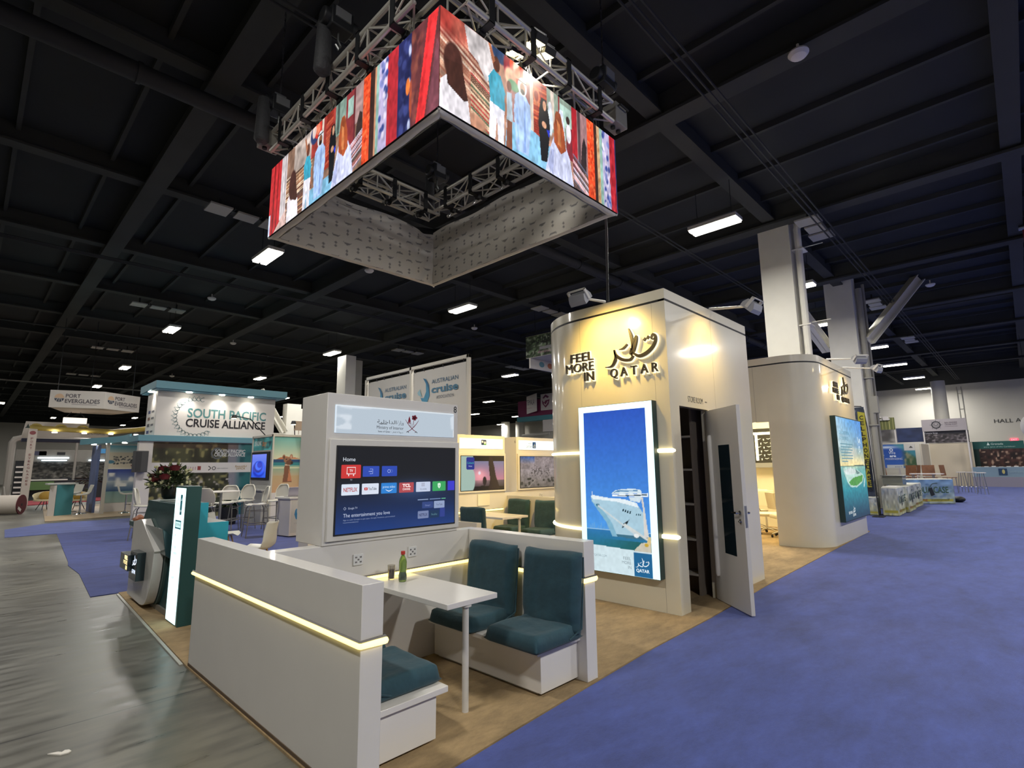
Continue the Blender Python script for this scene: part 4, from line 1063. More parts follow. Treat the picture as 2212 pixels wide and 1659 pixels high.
# arm floodlights on the towers
def flood(base, head, aim, lab, e=SPOT_W, size=62):
    t = thing('arm_floodlight', lab, 'floodlight', base, 0, 'arm floodlights on the towers')
    B_, H_ = Vector(base), Vector(head)
    mb = MB(); mb.tube([B_, B_ + Vector((0, 0, 0.04)), H_ + Vector((0, 0, 0.05))], 0.013, 8, sq=False); part(t, 'arm', mb, mat('flood_white', 'c9c7c2', 0.4))
    d = (Vector(aim) - H_).normalized()
    M = Matrix.Translation(H_) @ d.to_track_quat('-Z', 'Y').to_matrix().to_4x4()
    mb = MB(); mb.prism([(-0.085, 0.0), (0.085, 0.0), (0.085, 0.05), (0.05, 0.11), (-0.05, 0.11), (-0.085, 0.05)], -0.11, 0.11, 'x', M); part(t, 'head', mb, mat('flood_grey', '9a9ca2', 0.4))
    mb = MB(); mb.box(-0.065, -0.04, -0.004, 0.065, 0.04, 0.0, M); part(t, 'lens', mb, LAMPW)
    mb = MB(); mb.box(-0.125, -0.02, 0.02, -0.11, 0.02, 0.16, M); mb.box(0.11, -0.02, 0.02, 0.125, 0.02, 0.16, M); mb.box(-0.125, -0.02, 0.15, 0.125, 0.02, 0.16, M); part(t, 'yoke', mb, mat('flood_white', 'c9c7c2'))
    L = bpy.data.lights.new('flood_light', 'SPOT'); L.energy = e; L.color = (1.0, 0.66, 0.16); L.spot_size = math.radians(125); L.spot_blend = 0.9; L.shadow_soft_size = 0.06
    o = bpy.data.objects.new('flood_light', L); COL.objects.link(o); o.parent = t; o.location = (H_ + d * 0.02) - B_; o.rotation_euler = d.to_track_quat('-Z', 'Y').to_euler()
    return t
flood((5.5, 3.66, TH), (4.86, 3.55, 3.50), (5.45, 3.55, 2.9), 'floodlight on a short arm over the travel sign on the first tower')
flood((6.80, TY + 0.04, TH), (6.40, 2.20, 3.43), (6.45, 2.81, 2.85), 'floodlight on an arm over the store room door', SPOT_W * 0.45)

flood((7.0, 5.0, TH), (7.0, 5.5, 3.48), (7.7, 7.85, 1.3), 'floodlight behind the first tower lighting the rear meeting units', 480)
# power cable from the video cube to the tower roof
mb = MB(); mb.tube([(6.0, 3.94, 3.47), (6.0, 3.93, 4.2), (5.98, 3.9, 4.9), (5.9, 3.85, 5.6), (5.5, 3.7, 5.95), (5.25, 3.6, 6.0)], 0.018, 8)
solo('power_cable', mb, BLACK, 'black cable hanging from the video cube down to the tower roof', 'cable')

# ================================================================== SECOND TOWER
QX, QY, QH, QR = 11.28, 2.81, 3.76, 0.62
QXE, QYE = 14.58, 6.4
t2 = thing('sign_tower', 'second white tower farther along the aisle with an island picture', 'tower', (12.9, 4.6, CH))
def qpath(i):
    r = QR - i
    return [(QX + i, 3.68)] + [(QX + QR - r * math.cos(a), QY + QR - r * math.sin(a)) for a in np.linspace(0, math.pi / 2, 21)] + [(QXE - i, QY + i)]
part(t2, 'curved_wall', wallstrip(qpath(0), qpath(.09), CH, 3.593), TOWERW, smooth=25)
part(t2, 'top_band', wallstrip(qpath(0), qpath(.09), 3.623, QH), TOWERW, smooth=25)
part(t2, 'groove', wallstrip(qpath(.004), qpath(.08), 3.594, 3.622), BLACK, smooth=25)
mb = MB(); mb.box(QX, 3.6805, 2.44, QX + 0.09, QYE, 3.593); mb.box(QX, 5.05, CH, QX + 0.09, QYE, 2.44); part(t2, 'doorway_wall', mb, TOWERW, smooth=0)
mb = MB(); mb.box(QX, 3.6805, 3.623, QX + .09, QYE, QH); part(t2, 'doorway_band', mb, TOWERW, smooth=0)
mb = MB(); mb.box(QX + .004, 3.6805, 3.594, QX + .08, QYE, 3.622); part(t2, 'doorway_groove', mb, BLACK, smooth=0)
mb = MB(); mb.box(QXE - 0.09, QY + .0905, CH, QXE, QYE, QH); part(t2, 'end_wall', mb, TOWERW, smooth=0)
mb = MB(); mb.box(QX + .09, QYE - .09, CH, QXE - .09, QYE, QH); part(t2, 'rear_wall', mb, TOWERW, smooth=0)
mb = MB(); mb.box(QX + .095, QY + 0.4, 3.5, QXE - .095, QYE - .095, 3.55); part(t2, 'roof', mb, WHITE2, smooth=0)
mb = MB()
mb.box(QX - .0006, 3.92, 2.44, QX, 3.925, 3.6); part(t2, 'seam', mb, SEAM, smooth=0)
sign_letters(t2, (13.22, QY, 2.93), X, (0, -1, 0), 1.0)
flood((12.67, QY + .04, QH), (11.95, 2.15, 3.56), (12.6, 2.81, 2.9), 'left floodlight over the sign of the second tower', SPOT_W * 0.4)
flood((14.07, QY + .04, QH), (13.55, 2.15, 3.57), (13.7, 2.81, 2.9), 'right floodlight over the sign of the second tower', SPOT_W * 0.5)
il = thing('island_lightbox', 'tall lit box with a green island picture on the second tower', 'sign', (13.4, 2.76, 0.43))
mb = MB(); mb.box(12.24, 2.71, 0.43, 14.50, 2.809, 2.56); part(il, 'box', mb, mat('lightbox_edge_green', '1f3b3a'), 0.003)
C = Canvas(110, 150, '3f9ab4')
C.grad('12323c', '2a8a94', 0, 0.28); C.grad('2a8a94', '7fb8b0', 0.28, 0.52); C.grad('f0dc9a', '9ab4b4', 0.52, 0.66); C.grad('9ab4b4', '5aa0e0', 0.66, 1)
m = vnoise(150, 110, 9, 6, 21); C.mix((m - .5) * 3 * np.exp(-((C.v - .66) / .1) ** 2), 'c8ccc0'); C.mix(np.exp(-(((C.u - .5) / .3) ** 2 + ((C.v - .55) / .05) ** 2)) * .8, 'ffe9a8'); C.mix(np.clip((C.u - .55), 0, .5) * (C.v > .7) * 1.2, '3f80d8'); C.mix(np.clip(.5 - C.u, 0, .5) * (C.v > .7) * 1.2, 'cfe4e6')
C.rect(0, .513, 1, .52, '5a7a74'); C.poly([(.2, .515), (.6, .525), (.95, .53), (.95, .515), (.5, .51)], '3f5f58')
C.poly([(.08, .50), (.3, .51), (.55, .495), (.85, .43), (.9, .40), (.8, .34), (.55, .30), (.3, .31), (.2, .36), (.12, .44)], 'b8d8cc')
C.poly([(.25, .36), (.45, .40), (.85, .42), (.82, .36), (.55, .315), (.32, .325)], '4f9a3a'); C.poly([(.1, .47), (.35, .50), (.6, .47), (.5, .43), (.2, .43)], 'd8e4e0'); C.poly([(.55, .49), (.75, .44), (.6, .43)], '5f7f7a'); C.noise(40, 30, .1, 3)
C.line((.86, .3), (.93, .38), .01, 'e0f0f0')
C.build(il, 'picture', LIT, (12.26, 2.7095, 0.45), X, Z, 2.22, 2.09)
A = Art((12.26, 2.709, 0.45), X, Z, 0.0008)
A.text('DOHA CRUISE TERMINAL', 0.16, 1.74, 0.07, '3a7a94', w=0.85); A.text('AT YOUR SERVICE', 0.16, 1.62, 0.07, '3a7a94', w=0.7)
for k in range(7): A.rect(0.17, 1.53 - 0.06 * k, 0.17 + (1.05, .98, 1.02, .9, 1.0, .96, .5)[k], 1.55 - 0.06 * k, '5a8fa0')
A.stroke([(1.75, 1.72), (1.85, 1.6), (1.95, 1.68), (2.0, 1.58)], 0.03, 'e0f0f4'); A.ring(1.85, 1.45, 0.06, 0.02, 'e0f0f4')
calli(A, LogoMap(0.62, 0.26, 0.0005), 'f0f6f6'); A.text('FEEL MORE IN', 0.58, 0.12, 0.05, 'f0f6f6', 'r', 0.3); A.text('QATAR', 0.62, 0.06, 0.05, 'f0f6f6', w=0.24)
A.build(il, 'lettering', LIT)
# inside the second tower
ds = thing('display_case', 'lit display case with rows of small pale pieces inside the second tower', 'display', (14.3, 4.75, 1.6))
mb = MB(); mb.box(14.30, 4.2, 1.62, 14.485, 5.15, 2.50); part(ds, 'case', mb, mat('case_black', '1a1d22', 0.2, coat=.5), 0.004)
mb = MB(); mb.box(14.26, 4.2, 2.34, 14.30, 5.15, 2.40); mb.box(14.26, 4.98, 1.68, 14.30, 5.03, 2.34); part(ds, 'lamp_tube', mb, mat('case_tube', 'fff0c0', .4, emit=4))
mb = MB(); rr_ = random.Random(2)
for r_ in range(6):
    for q in range(6):
        y_, z_ = 4.3 + 0.12 * q + 0.05 * (r_ % 2), 1.72 + 0.1 * r_
        if (q + r_) % 2: mb.ball((14.292, y_, z_), .005, .016, .012, 8, 5); mb.ball((14.292, y_, z_ - 0.026), .005, .012, .01, 8, 5)
        else: mb.tube([(14.292, y_ - 0.05, z_ + 0.02), (14.292, y_, z_), (14.292, y_ + 0.05, z_ + 0.015)], [0.003, 0.008, 0.003], 6)
part(ds, 'display_pieces', mb, mat('piece_white', 'f4efe0', .4, emit=.5), smooth=60)
mb = MB(); mb.box(14.30, 4.2, 1.5, 14.485, 5.15, 1.62); part(ds, 'lower_panel', mb, GREY)
OFW = mat('office_white', 'e6dfca', 0.4)
def office_chair(lab, loc, rz):
    t = thing('office_chair', lab, 'chair', (0, 0, 0), 0, 'white office chairs')
    mb = MB(); mb.slab(lambda u, v: Vector((-0.22 + .44 * u, -.23 + .46 * v, 0.47 + .02 * math.cos(3.14 * (u - .5)))), 8, 8, (0, 0, -0.07)); part(t, 'seat', mb, OFW, 0.02, local=True)
    mb = MB(); mb.slab(lambda u, v: Vector((0.2 + .05 * u - .03 * math.cos(3.14 * (v - .5)), -.21 + .42 * v, 0.6 + .36 * u)), 8, 8, (0.04, 0, 0)); part(t, 'backrest', mb, OFW, 0.01, local=True)
    mb = MB()
    for s_ in (-1, 1): mb.tube([(0.2, s_ * .25, .47), (-0.02, s_ * .27, .47), (-.12, s_ * .27, .62), (0.12, s_ * .27, .66), (0.24, s_ * .2, .64)], .012, 8)
    part(t, 'armrest', mb, CHROME, local=True)
    mb = MB(); mb.cyl((0, 0, .1), (0, 0, .42), .025)
    for k in range(5):
        a = 1.2566 * k; mb.tube([(0, 0, .12), (.14 * math.cos(a), .14 * math.sin(a), .12), (.28 * math.cos(a), .28 * math.sin(a), .075)], [.022, .02, .014], 8)
    part(t, 'star_base', mb, CHROME, local=True)
    for k in range(5):
        a = 1.2566 * k; p = Vector((.28 * math.cos(a), .28 * math.sin(a), .03)); mb = MB(); mb.cyl(p + Vector((-.012, 0, 0)), p + Vector((.012, 0, 0)), .03, n=12); part(t, 'castor', mb, BLACK, local=True)
    t.location = loc; t.rotation_euler = (0, 0, rz); return t
oc = office_chair('white office chair on castors seen through the second tower doorway', (12.95, 4.45, CH), 0.4)
dup(oc, (12.55, 3.95, CH), 2.3, 'white office chair nearer the rounded wall inside the second tower')
dup(oc, (13.6, 4.95, CH), -0.6, 'white office chair farthest back inside the second tower')
L = bpy.data.lights.new('room_fill', 'AREA'); L.size = 1.2; L.energy = 90; L.color = (1, .82, .5)
rl = thing('room_fill_panel', 'added warm panel lighting the inside of the second tower', 'light', (12.9, 4.7, 3.40))  # unseen panel, added to give the room its warm light
mb = MB(); mb.box(12.3, 4.1, 3.42, 13.5, 5.3, 3.49); part(rl, 'panel', mb, LAMPW)
o = bpy.data.objects.new('panel_light', L); COL.objects.link(o); o.parent = rl; o.location = (0, 0, -0.02)
# ================================================================== HANGING VIDEO CUBE
VX0, VX1, VY0, VY1, VZ0, VZ1 = 2.545, 5.36, 3.315, 7.06, 4.70, 5.70
vc = thing('video_cube', 'square ring of video walls hanging over the booth', 'video screen', ((VX0 + VX1) / 2, (VY0 + VY1) / 2, VZ0))
TH_ = 0.085
rg = random.Random(5)
def stripes(C, u0, u1, v0, v1, cols, n, slope=0.0, seed=1):
    r = random.Random(seed)
    for k in range(n):
        v = v0 + (v1 - v0) * k / n
        C.poly([(u0, v), (u1, v + slope), (u1, v + slope + (v1 - v0) / n * .8), (u0, v + (v1 - v0) / n * .8)], cols[r.randrange(len(cols))])
RUGS = ['9a6a4c', 'b98a6a', 'd8b898', '6a3a30', 'c9a27c', '8a4a3c', 'e0c8b0', '57403a']
def person_red(C, cu, v0, v1, k):
    C.poly([(cu - .085 * k, v0), (cu - .05 * k, v0 + .33), (cu - .025 * k, v0 + .5), (cu + .03 * k, v0 + .5), (cu + .07 * k, v0 + .3), (cu + .09 * k, v0)], 'c9cdea')
    C.poly([(cu - .07 * k, v0 + .08), (cu - .045 * k, v0 + .3), (cu - .03 * k, v0 + .3), (cu - .04 * k, v0)], 'a9b0d8')
    C.poly([(cu - .012 * k, v1), (cu + .012 * k, v1), (cu + .035 * k, v1 - .2), (cu + .045 * k, v1 - .42), (cu + .012 * k, v1 - .5), (cu - .03 * k, v1 - .4), (cu - .03 * k, v1 - .2)], 'a8502c'); C.ell(cu, v1 - .1, .022 * k, .1, '8a4426')
    C.poly([(cu - .01 * k, v1 - .1), (cu + .01 * k, v1 - .15), (cu + .015 * k, v1 - .42), (cu - .005 * k, v1 - .4)], 'c87a4a')
def person_hair(C, cu, v1, k, vb):
    C.poly([(cu - .05 * k, 0), (cu - .045 * k, vb), (cu - .02 * k, vb + .1), (cu + .03 * k, vb + .06), (cu + .055 * k, vb - .05), (cu + .065 * k, 0)], 'e8e2e8')
    C.ell(cu, v1 - .19, .035 * k, .2, '4a2a24'); C.poly([(cu - .03 * k, v1 - .2), (cu + .03 * k, v1 - .15), (cu + .055 * k, vb - .05), (cu + .04 * k, vb - .08), (cu - .02 * k, vb)], '43261f')
def person_teal(C, u0, u1, v0, v1):
    w_ = u1 - u0
    C.poly([(u0 + .1 * w_, 0), (u0 + .12 * w_, v0 + .05), (u0 + .95 * w_, v0 + .05), (u0 + .9 * w_, 0), (u0 + .58 * w_, 0), (u0 + .52 * w_, v0 - .1), (u0 + .42 * w_, 0)], 'e6e4ee')
    C.poly([(u0 + .05 * w_, v1 - .12), (u0 + .35 * w_, v1), (u0 + .75 * w_, v1 - .03), (u1, v1 - .18), (u0 + .98 * w_, v0), (u0 + .15 * w_, v0 + .02), (u0 + .12 * w_, v1 - .25)], '3a9ab4')
    C.poly([(u0 + .4 * w_, v0 + .05), (u0 + .6 * w_, v1 - .1), (u0 + .7 * w_, v0 + .05)], '2f84a0', .6)
    C.ell(u0 + .5 * w_, v1 + .07, .2 * w_, .085, '5a3428'); C.poly([(u0 + .3 * w_, v1 + .05), (u0 + .05 * w_, v1 + .25), (u0 + .16 * w_, v1 + .27), (u0 + .45 * w_, v1 + .1)], 'a8684a')
    C.poly([(u1 - .05 * w_, v1 - .2), (u1 + .1 * w_, v0 + .08), (u1 + .12 * w_, v0 - .1), (u1, v0 - .1)], 'a8684a')
def person_thobe(C, u0, u1, v1):
    w_ = u1 - u0
    C.poly([(u0 + .12 * w_, .04), (u0, .45), (u0 + .08 * w_, v1 - .2), (u0 + .35 * w_, v1 - .13), (u0 + .65 * w_, v1 - .13), (u1 - .05 * w_, v1 - .22), (u1, .42), (u0 + .82 * w_, .04)], 'a8c4ee')
    C.poly([(u0 + .55 * w_, .05), (u0 + .6 * w_, v1 - .2), (u0 + .66 * w_, v1 - .2), (u0 + .68 * w_, .05)], '86a4dc'); C.poly([(u0 + .2 * w_, .1), (u0 + .15 * w_, .5), (u0 + .22 * w_, .5), (u0 + .3 * w_, .1)], '8fb0e4')
    C.ell(u0 + .5 * w_, v1 - .06, .26 * w_, .1, 'e8ecf4'); C.ell(u0 + .52 * w_, v1 - .075, .15 * w_, .062, '8a5a40'); C.ell(u0 + .52 * w_, v1 - .115, .13 * w_, .03, '2a1c18'); C.rect(u0 + .28 * w_, v1 - .012, u0 + .74 * w_, v1 + .004, '222228')
def person_abaya(C, u0, u1, v1):
    w_ = u1 - u0
    C.poly([(u0 + .2 * w_, .08), (u0 + .02 * w_, .5), (u0 + .1 * w_, v1 - .15), (u0 + .3 * w_, v1), (u0 + .7 * w_, v1), (u0 + .95 * w_, v1 - .2), (u1, .5), (u0 + .7 * w_, .1)], '14141a')
    C.ell(u0 + .55 * w_, v1 - .08, .15 * w_, .06, 'd8a080'); C.ell(u0 + .5 * w_, v1 - .31, .2 * w_, .04, 'd8a080'); C.poly([(u0 + .7 * w_, .48), (u0 + .98 * w_, .5), (u0 + .9 * w_, .4)], '2438c8')
def cloth_end(C, P, seed):
    """hanging fabrics at the right: list of (u0,u1,colour)"""
    for u0, u1, c in P: C.rect(u0, 0, u1, 1, c)
def dots(C, u0, u1, cols, n, ru, rv, seed):
    r = random.Random(seed)
    for k in range(n): C.ell(u0 + (u1 - u0) * r.random(), r.random(), ru, rv, cols[r.randrange(len(cols))], .6)

CL = Canvas(460, 126, '8a6a58')
stripes(CL, .13, .34, 0, .62, RUGS, 26, .03, 3); CL.rect(.2, .62, .33, 1, 'b9a9a0'); CL.noise(10, 30, .2, 5)
CL.rect(.33, .6, .5, 1, 'a03a34'); CL.ell(.35, .9, .03, .13, '2c3a66'); CL.ell(.372, .93, .026, .12, 'd83a2e', .1); CL.ell(.372, .93, .015, .07, 'f08a6a', .1); CL.ell(.345, .95, .014, .1, 'e0c8c0', .2)
CL.rect(.40, .35, .412, 1, 'd8c8b8'); CL.rect(.428, .3, .475, 1, 'a83828'); stripes(CL, .43, .474, .35, 1, ['c05a40', '8a2a20', 'b04838'], 18, .02, 8)
CL.rect(.49, .6, .56, 1, '7d9488'); CL.rect(.5, .62, .515, 1, '4a5a54'); CL.rect(.555, .3, .605, 1, '8a3438'); CL.rect(.565, .7, .598, .92, '9ab8ae'); CL.rect(.60, .2, .612, 1, '6a2a30')
CL.rect(.61, .55, .655, 1, 'a88a88'); CL.poly([(.61, .25), (.65, .3), (.65, .62), (.635, .66), (.62, .55)], '3a2c2a'); CL.rect(.0, 0, .13, 1, 'b52a2c')
CL.poly([(.30, .0), (.30, .2), (.50, .2), (.52, 0)], '7fb8d8'); stripes(CL, .585, .655, 0, .35, ['c8c0d0', '4a4040', '9a5a58', '6a6a80', 'd8b0b8'], 16, .09, 9)
CL.grad('b8242a', 'c83034', 0, 1, 0, .095); CL.rect(.03, 0, .04, 1, '7a1418'); CL.rect(.062, 0, .07, 1, '84161c'); CL.rect(0, 0, .014, .3, 'c8d4f0'); CL.rect(.094, .12, .143, 1, 'cfc6c8'); CL.rect(.125, .12, .133, 1, 'a49a9c'); CL.poly([(.05, 0), (.15, .22), (.15, 0)], 'd0b0a8')
person_hair(CL, .195, .66, .8, .30); person_teal(CL, .275, .335, .37, .70); person_thobe(CL, .352, .43, .83); person_abaya(CL, .452, .498, .80); person_red(CL, .538, 0, .78, .75)
cloth_end(CL, [(.652, .69, 'f2542c'), (.69, .713, '3c2420'), (.713, .722, 'c89070'), (.722, .735, '8ab0a4'), (.735, .777, 'b4aacc'), (.777, .826, 'b42a34'), (.826, .886, '23285a'), (.886, 1, '6a3438')], 1)
dots(CL, .655, .688, ['c83a1c', 'ff7040'], 60, .004, .02, 1); dots(CL, .738, .775, ['3a4a8a', 'd8d0e4', '7a80b8'], 30, .007, .04, 2); dots(CL, .83, .88, ['1a1f4c', '38407a'], 24, .01, .05, 3)
dots(CL, .862, .884, ['c8d0ee'], 3, .006, .06, 6); CL.ell(.872, .45, .009, .09, 'e07838'); CL.ell(.885, .3, .006, .2, 'a04a34'); dots(CL, .89, .93, ['5a2c30', '7a3c3a', '8a4a40'], 26, .008, .06, 4)
CL.poly([(.908, 0), (.944, 0), (.996, 1), (.955, 1)], 'ee3438'); CL.poly([(.915, 0), (.925, 0), (.972, 1), (.962, 1)], 'd82a30'); CL.poly([(.95, 0), (1, 0), (1, .6), (.99, .7)], '7c4450'); CL.noise(20, 120, .12, 12); CL.noise(5, 40, .1, 13)

CR = Canvas(430, 126, 'b08470')
stripes(CR, 0, .23, 0, 1, ['c89a80', 'a86a54', 'd8b8a0', '8a5044', 'b88a74', 'e0c4b0'], 34, -.25, 21); CR.ell(.03, .95, .07, .2, 'b04038', .8); CR.ell(.1, .9, .05, .12, 'c06050', .8)
CR.poly([(.10, 1), (.25, 1), (.24, .68), (.2, .55), (.16, .7), (.12, .75)], 'd4cccc'); CR.noise(12, 30, .2, 22)
stripes(CR, .13, .225, 0, .55, ['6a5040', 'c0a080', '9a3a30', 'd8c0a0', '4a6a50', 'b04040'], 22, -.1, 23); CR.ell(.15, .06, .05, .08, 'c08a70', .4)
CR.rect(.30, .3, .45, 1, 'a87470'); CR.ell(.27, .98, .045, .12, '2f4468', .2); CR.ell(.335, .9, .05, .22, '8a2438', .15); CR.ell(.352, .93, .036, .17, 'e2442c', .12); CR.ell(.352, .93, .02, .1, 'f4a080', .15); CR.ell(.32, .8, .03, .1, 'e8b090', .3); CR.ell(.335, .72, .03, .06, '5f9a70', .3)
CR.rect(.40, .4, .425, 1, '8a4a48'); CR.rect(.424, .25, .441, 1, 'd8c6b4'); CR.rect(.441, .33, .52, 1, 'b03a24'); stripes(CR, .442, .52, .36, 1, ['d06a40', '8a2418', 'c04a30', '9a2c1c'], 24, .03, 24); CR.ell(.46, .8, .02, .1, 'd87a50', .3); CR.ell(.46, .8, .012, .06, '9a2c1c', .3)
CR.poly([(.29, 0), (.30, .3), (.44, .36), (.55, .3), (.55, 0)], '86bcdc'); CR.rect(.52, .5, .68, 1, '8a9a8c'); CR.rect(.545, .55, .565, 1, 'cfc0b4'); CR.rect(.59, .6, .60, 1, '8a3034'); CR.rect(.60, .66, .675, .93, 'a8c4b8'); CR.rect(.64, .3, .68, .7, '7a2c34')
CR.ell(.54, .62, .016, .18, 'd8e4ee'); CR.ell(.54, .8, .011, .05, 'd8d8e0'); CR.poly([(.56, .3), (.60, .85), (.62, .85), (.64, .3)], 'd0d8ea'); CR.ell(.655, .62, .016, .12, 'e4e0ea'); CR.ell(.652, .78, .012, .05, '3a2a28')
CR.rect(.677, .2, .713, 1, 'a8242e'); CR.rect(.713, .25, .782, 1, 'a07a7c'); CR.rect(.716, .25, .735, 1, '584448'); CR.poly([(.73, .25), (.77, .25), (.775, .6), (.76, .72), (.745, .6)], '33282a'); stripes(CR, .68, .785, 0, .42, ['d0c8d8', '3a3438', '8a5a60', '6a7088', 'e0b8c0', '54444a'], 18, -.16, 26)
person_hair(CR, .055, .70, 1.15, .27); person_teal(CR, .205, .292, .36, .75); C_ = CR; C_.poly([(.297, .1), (.3, .6), (.325, .62), (.33, .3), (.32, .1)], 'a8b8c4'); C_.ell(.312, .68, .012, .06, '6a4034'); C_.poly([(.295, 0), (.30, .3), (.325, .3), (.325, 0)], '7a4a38')
person_thobe(CR, .335, .428, .84); person_abaya(CR, .468, .538, .83); person_red(CR, .59, 0, .80, 1.0)
cloth_end(CR, [(.782, .83, 'f0522a'), (.83, .851, '3a2420'), (.851, .872, 'c8a078'), (.872, .893, '8fb4a8'), (.893, .949, 'b6aed0'), (.949, .992, 'b82834'), (.992, 1.01, '262a58')], 2)
dots(CR, .785, .828, ['c83818', 'ff7844'], 70, .005, .02, 7); dots(CR, .895, .946, ['3a4a90', 'dcd4e8', '7c84bc'], 34, .008, .04, 8); dots(CR, .95, .99, ['9a1c28', 'cc3440'], 20, .008, .05, 9); dots(CR, .853, .87, ['d8b890', 'a87850'], 16, .005, .03, 10); CR.noise(20, 120, .12, 14); CR.noise(5, 40, .1, 15)

FRM = mat('video_frame_black', '141519', 0.6)
walls = (((VX0, VY1), (VX0, VY0), CL), ((VX0, VY0), (VX1, VY0), CR), ((VX1, VY0), (VX1, VY1), CL), ((VX1, VY1), (VX0, VY1), CR))
DRAPE = colmat('drape_fabric_print', 0, 0.8)
def drape(C, seed, crease_l=0.0, crease_r=0.0):
    """pale grey printed lining"""
    nx, ny = C.nx, C.ny
for k, (a, b_, C) in enumerate(walls):
    a3, b3 = Vector((a[0], a[1], 0)), Vector((b_[0], b_[1], 0)); U = (b3 - a3); W_ = U.length; U.normalize(); N = U.cross(Z)
    O = Vector((a[0], a[1], VZ0))
    # cabinet body behind the face
    mb = MB(); p = [O, O + U * W_, O + U * W_ - N * TH_, O - N * TH_]
    q0 = [(v.x, v.y) for v in (O - U * 0 - N * 0.004, O + U * W_ - N * 0.004, O + U * (W_ - TH_) - N * TH_, O + U * TH_ - N * TH_)]
    mb.prism(q0, VZ0, VZ1, 'z'); vw = part(vc, 'video_wall', mb, FRM, smooth=0)
    C.build(vw, 'video_picture', LEDWALL, O + U * 0.003, U, Z, W_ - 0.006, VZ1 - VZ0)
# printed lining hung inside: crescents and double diamonds in grey
r5 = random.Random(9)
for k, (a, b_, C) in enumerate(walls):
    a3, b3 = Vector((a[0], a[1], 0)), Vector((b_[0], b_[1], 0)); U = (b3 - a3).normalized(); N = U.cross(Z)
    W_ = (b3 - a3).length - 2 * TH_ - 0.02
    U2 = -U                                       # seen from inside, left to right
    O = Vector((b_[0], b_[1], VZ0 - 0.015)) - U * (TH_ + 0.01) - N * (TH_ + 0.012)
    Hd = 0.93; nx, ny = int(W_ * 80), int(Hd * 80)
    C = Canvas(nx, ny, 'c6c3be')
    rows, step = 7, 0.155
    ncol = int(W_ / 0.185)
    for i in range(ncol + 1):
        for j in range(8):
            x = (i + .5) * 0.185 / W_; z = (j + (0.5 if i % 2 else 0)) * 0.16 / Hd + .02
            sx, sz = 1 / W_, 1 / Hd
            if (i + j) % 2:
                for s_ in (-1, 1): C.poly([(x, z + s_ * .026 * sz + .025 * sz), (x + .024 * sx, z + s_ * .026 * sz), (x, z + s_ * .026 * sz - .025 * sz), (x - .024 * sx, z + s_ * .026 * sz)], '7f7e80')
            else:
                f = 1 if (i // 2) % 2 else -1
                P = [(x + .065 * sx * math.cos(t_), z + f * .045 * sz * math.sin(t_)) for t_ in np.linspace(.1, 3.04, 9)]; Q = [(x + .065 * sx * math.cos(t_), z + f * .012 * sz * math.sin(t_)) for t_ in np.linspace(3.04, .1, 9)]
                C.poly(P + Q, '7f7e80')
    n1_ = vnoise(ny, nx, 3, 8, 30 + k)
    o = C.build(vc, 'printed_lining', DRAPE, O, U2, Z, W_, Hd)
    me = o.data; co = np.empty(len(me.vertices) * 3, np.float32); me.vertices.foreach_get('co', co); co = co.reshape(-1, 3)
    u = C.u.ravel(); v = C.v.ravel()
    dep = 0.012 * (vnoise(ny, nx, 4, 5, 40 + k).ravel() - .5) + 0.0012 * np.sin(26 * (u * .3 + v * 1.1) + k)
    corner = np.exp(-((u - 0.93) / .07) ** 2)
    dep += corner * 0.016 * np.sin(60 * u + 16 * (1 - v)) * (1 if k == 3 else .35)
    Ni = np.array(-N)                              # inward
    co += (dep + 0.01)[:, None] * Ni[None]
    co[:, 2] += (0.02 * np.sin(9 * u * W_ / 2) * (v > .9) - 0.05 * corner * (v > .8) * (k == 3)).astype(np.float32)
    me.vertices.foreach_set('co', co.ravel()); me.polygons.foreach_set('use_smooth', [True] * len(me.polygons)); me.update()
    # lower hem wrapped under the screens
    mb = MB(); p0 = Vector((a[0], a[1], VZ0)) - N * 0.015; p1 = Vector((b_[0], b_[1], VZ0)) - N * 0.015
    L_ = (b3 - a3).length
    def hem(u_, v_):
        q = p0 + (p1 - p0) * u_; q = q - N * (0.085 * v_)
        sag = -0.008 - 0.02 * math.sin(math.pi * v_) - 0.006 * math.sin(u_ * 40 + k) * v_
        lim = min(1, min(u_, 1 - u_) * L_ / 0.09); q = q if lim >= 1 else p0 + (p1 - p0) * u_ - N * (0.085 * v_ * lim)
        return Vector((q.x, q.y, VZ0 + sag))
    mb.surf(hem, 60, 5); part(vc, 'hem', mb, mat('hem_fabric', 'dcd7cf', 0.8), smooth=80)

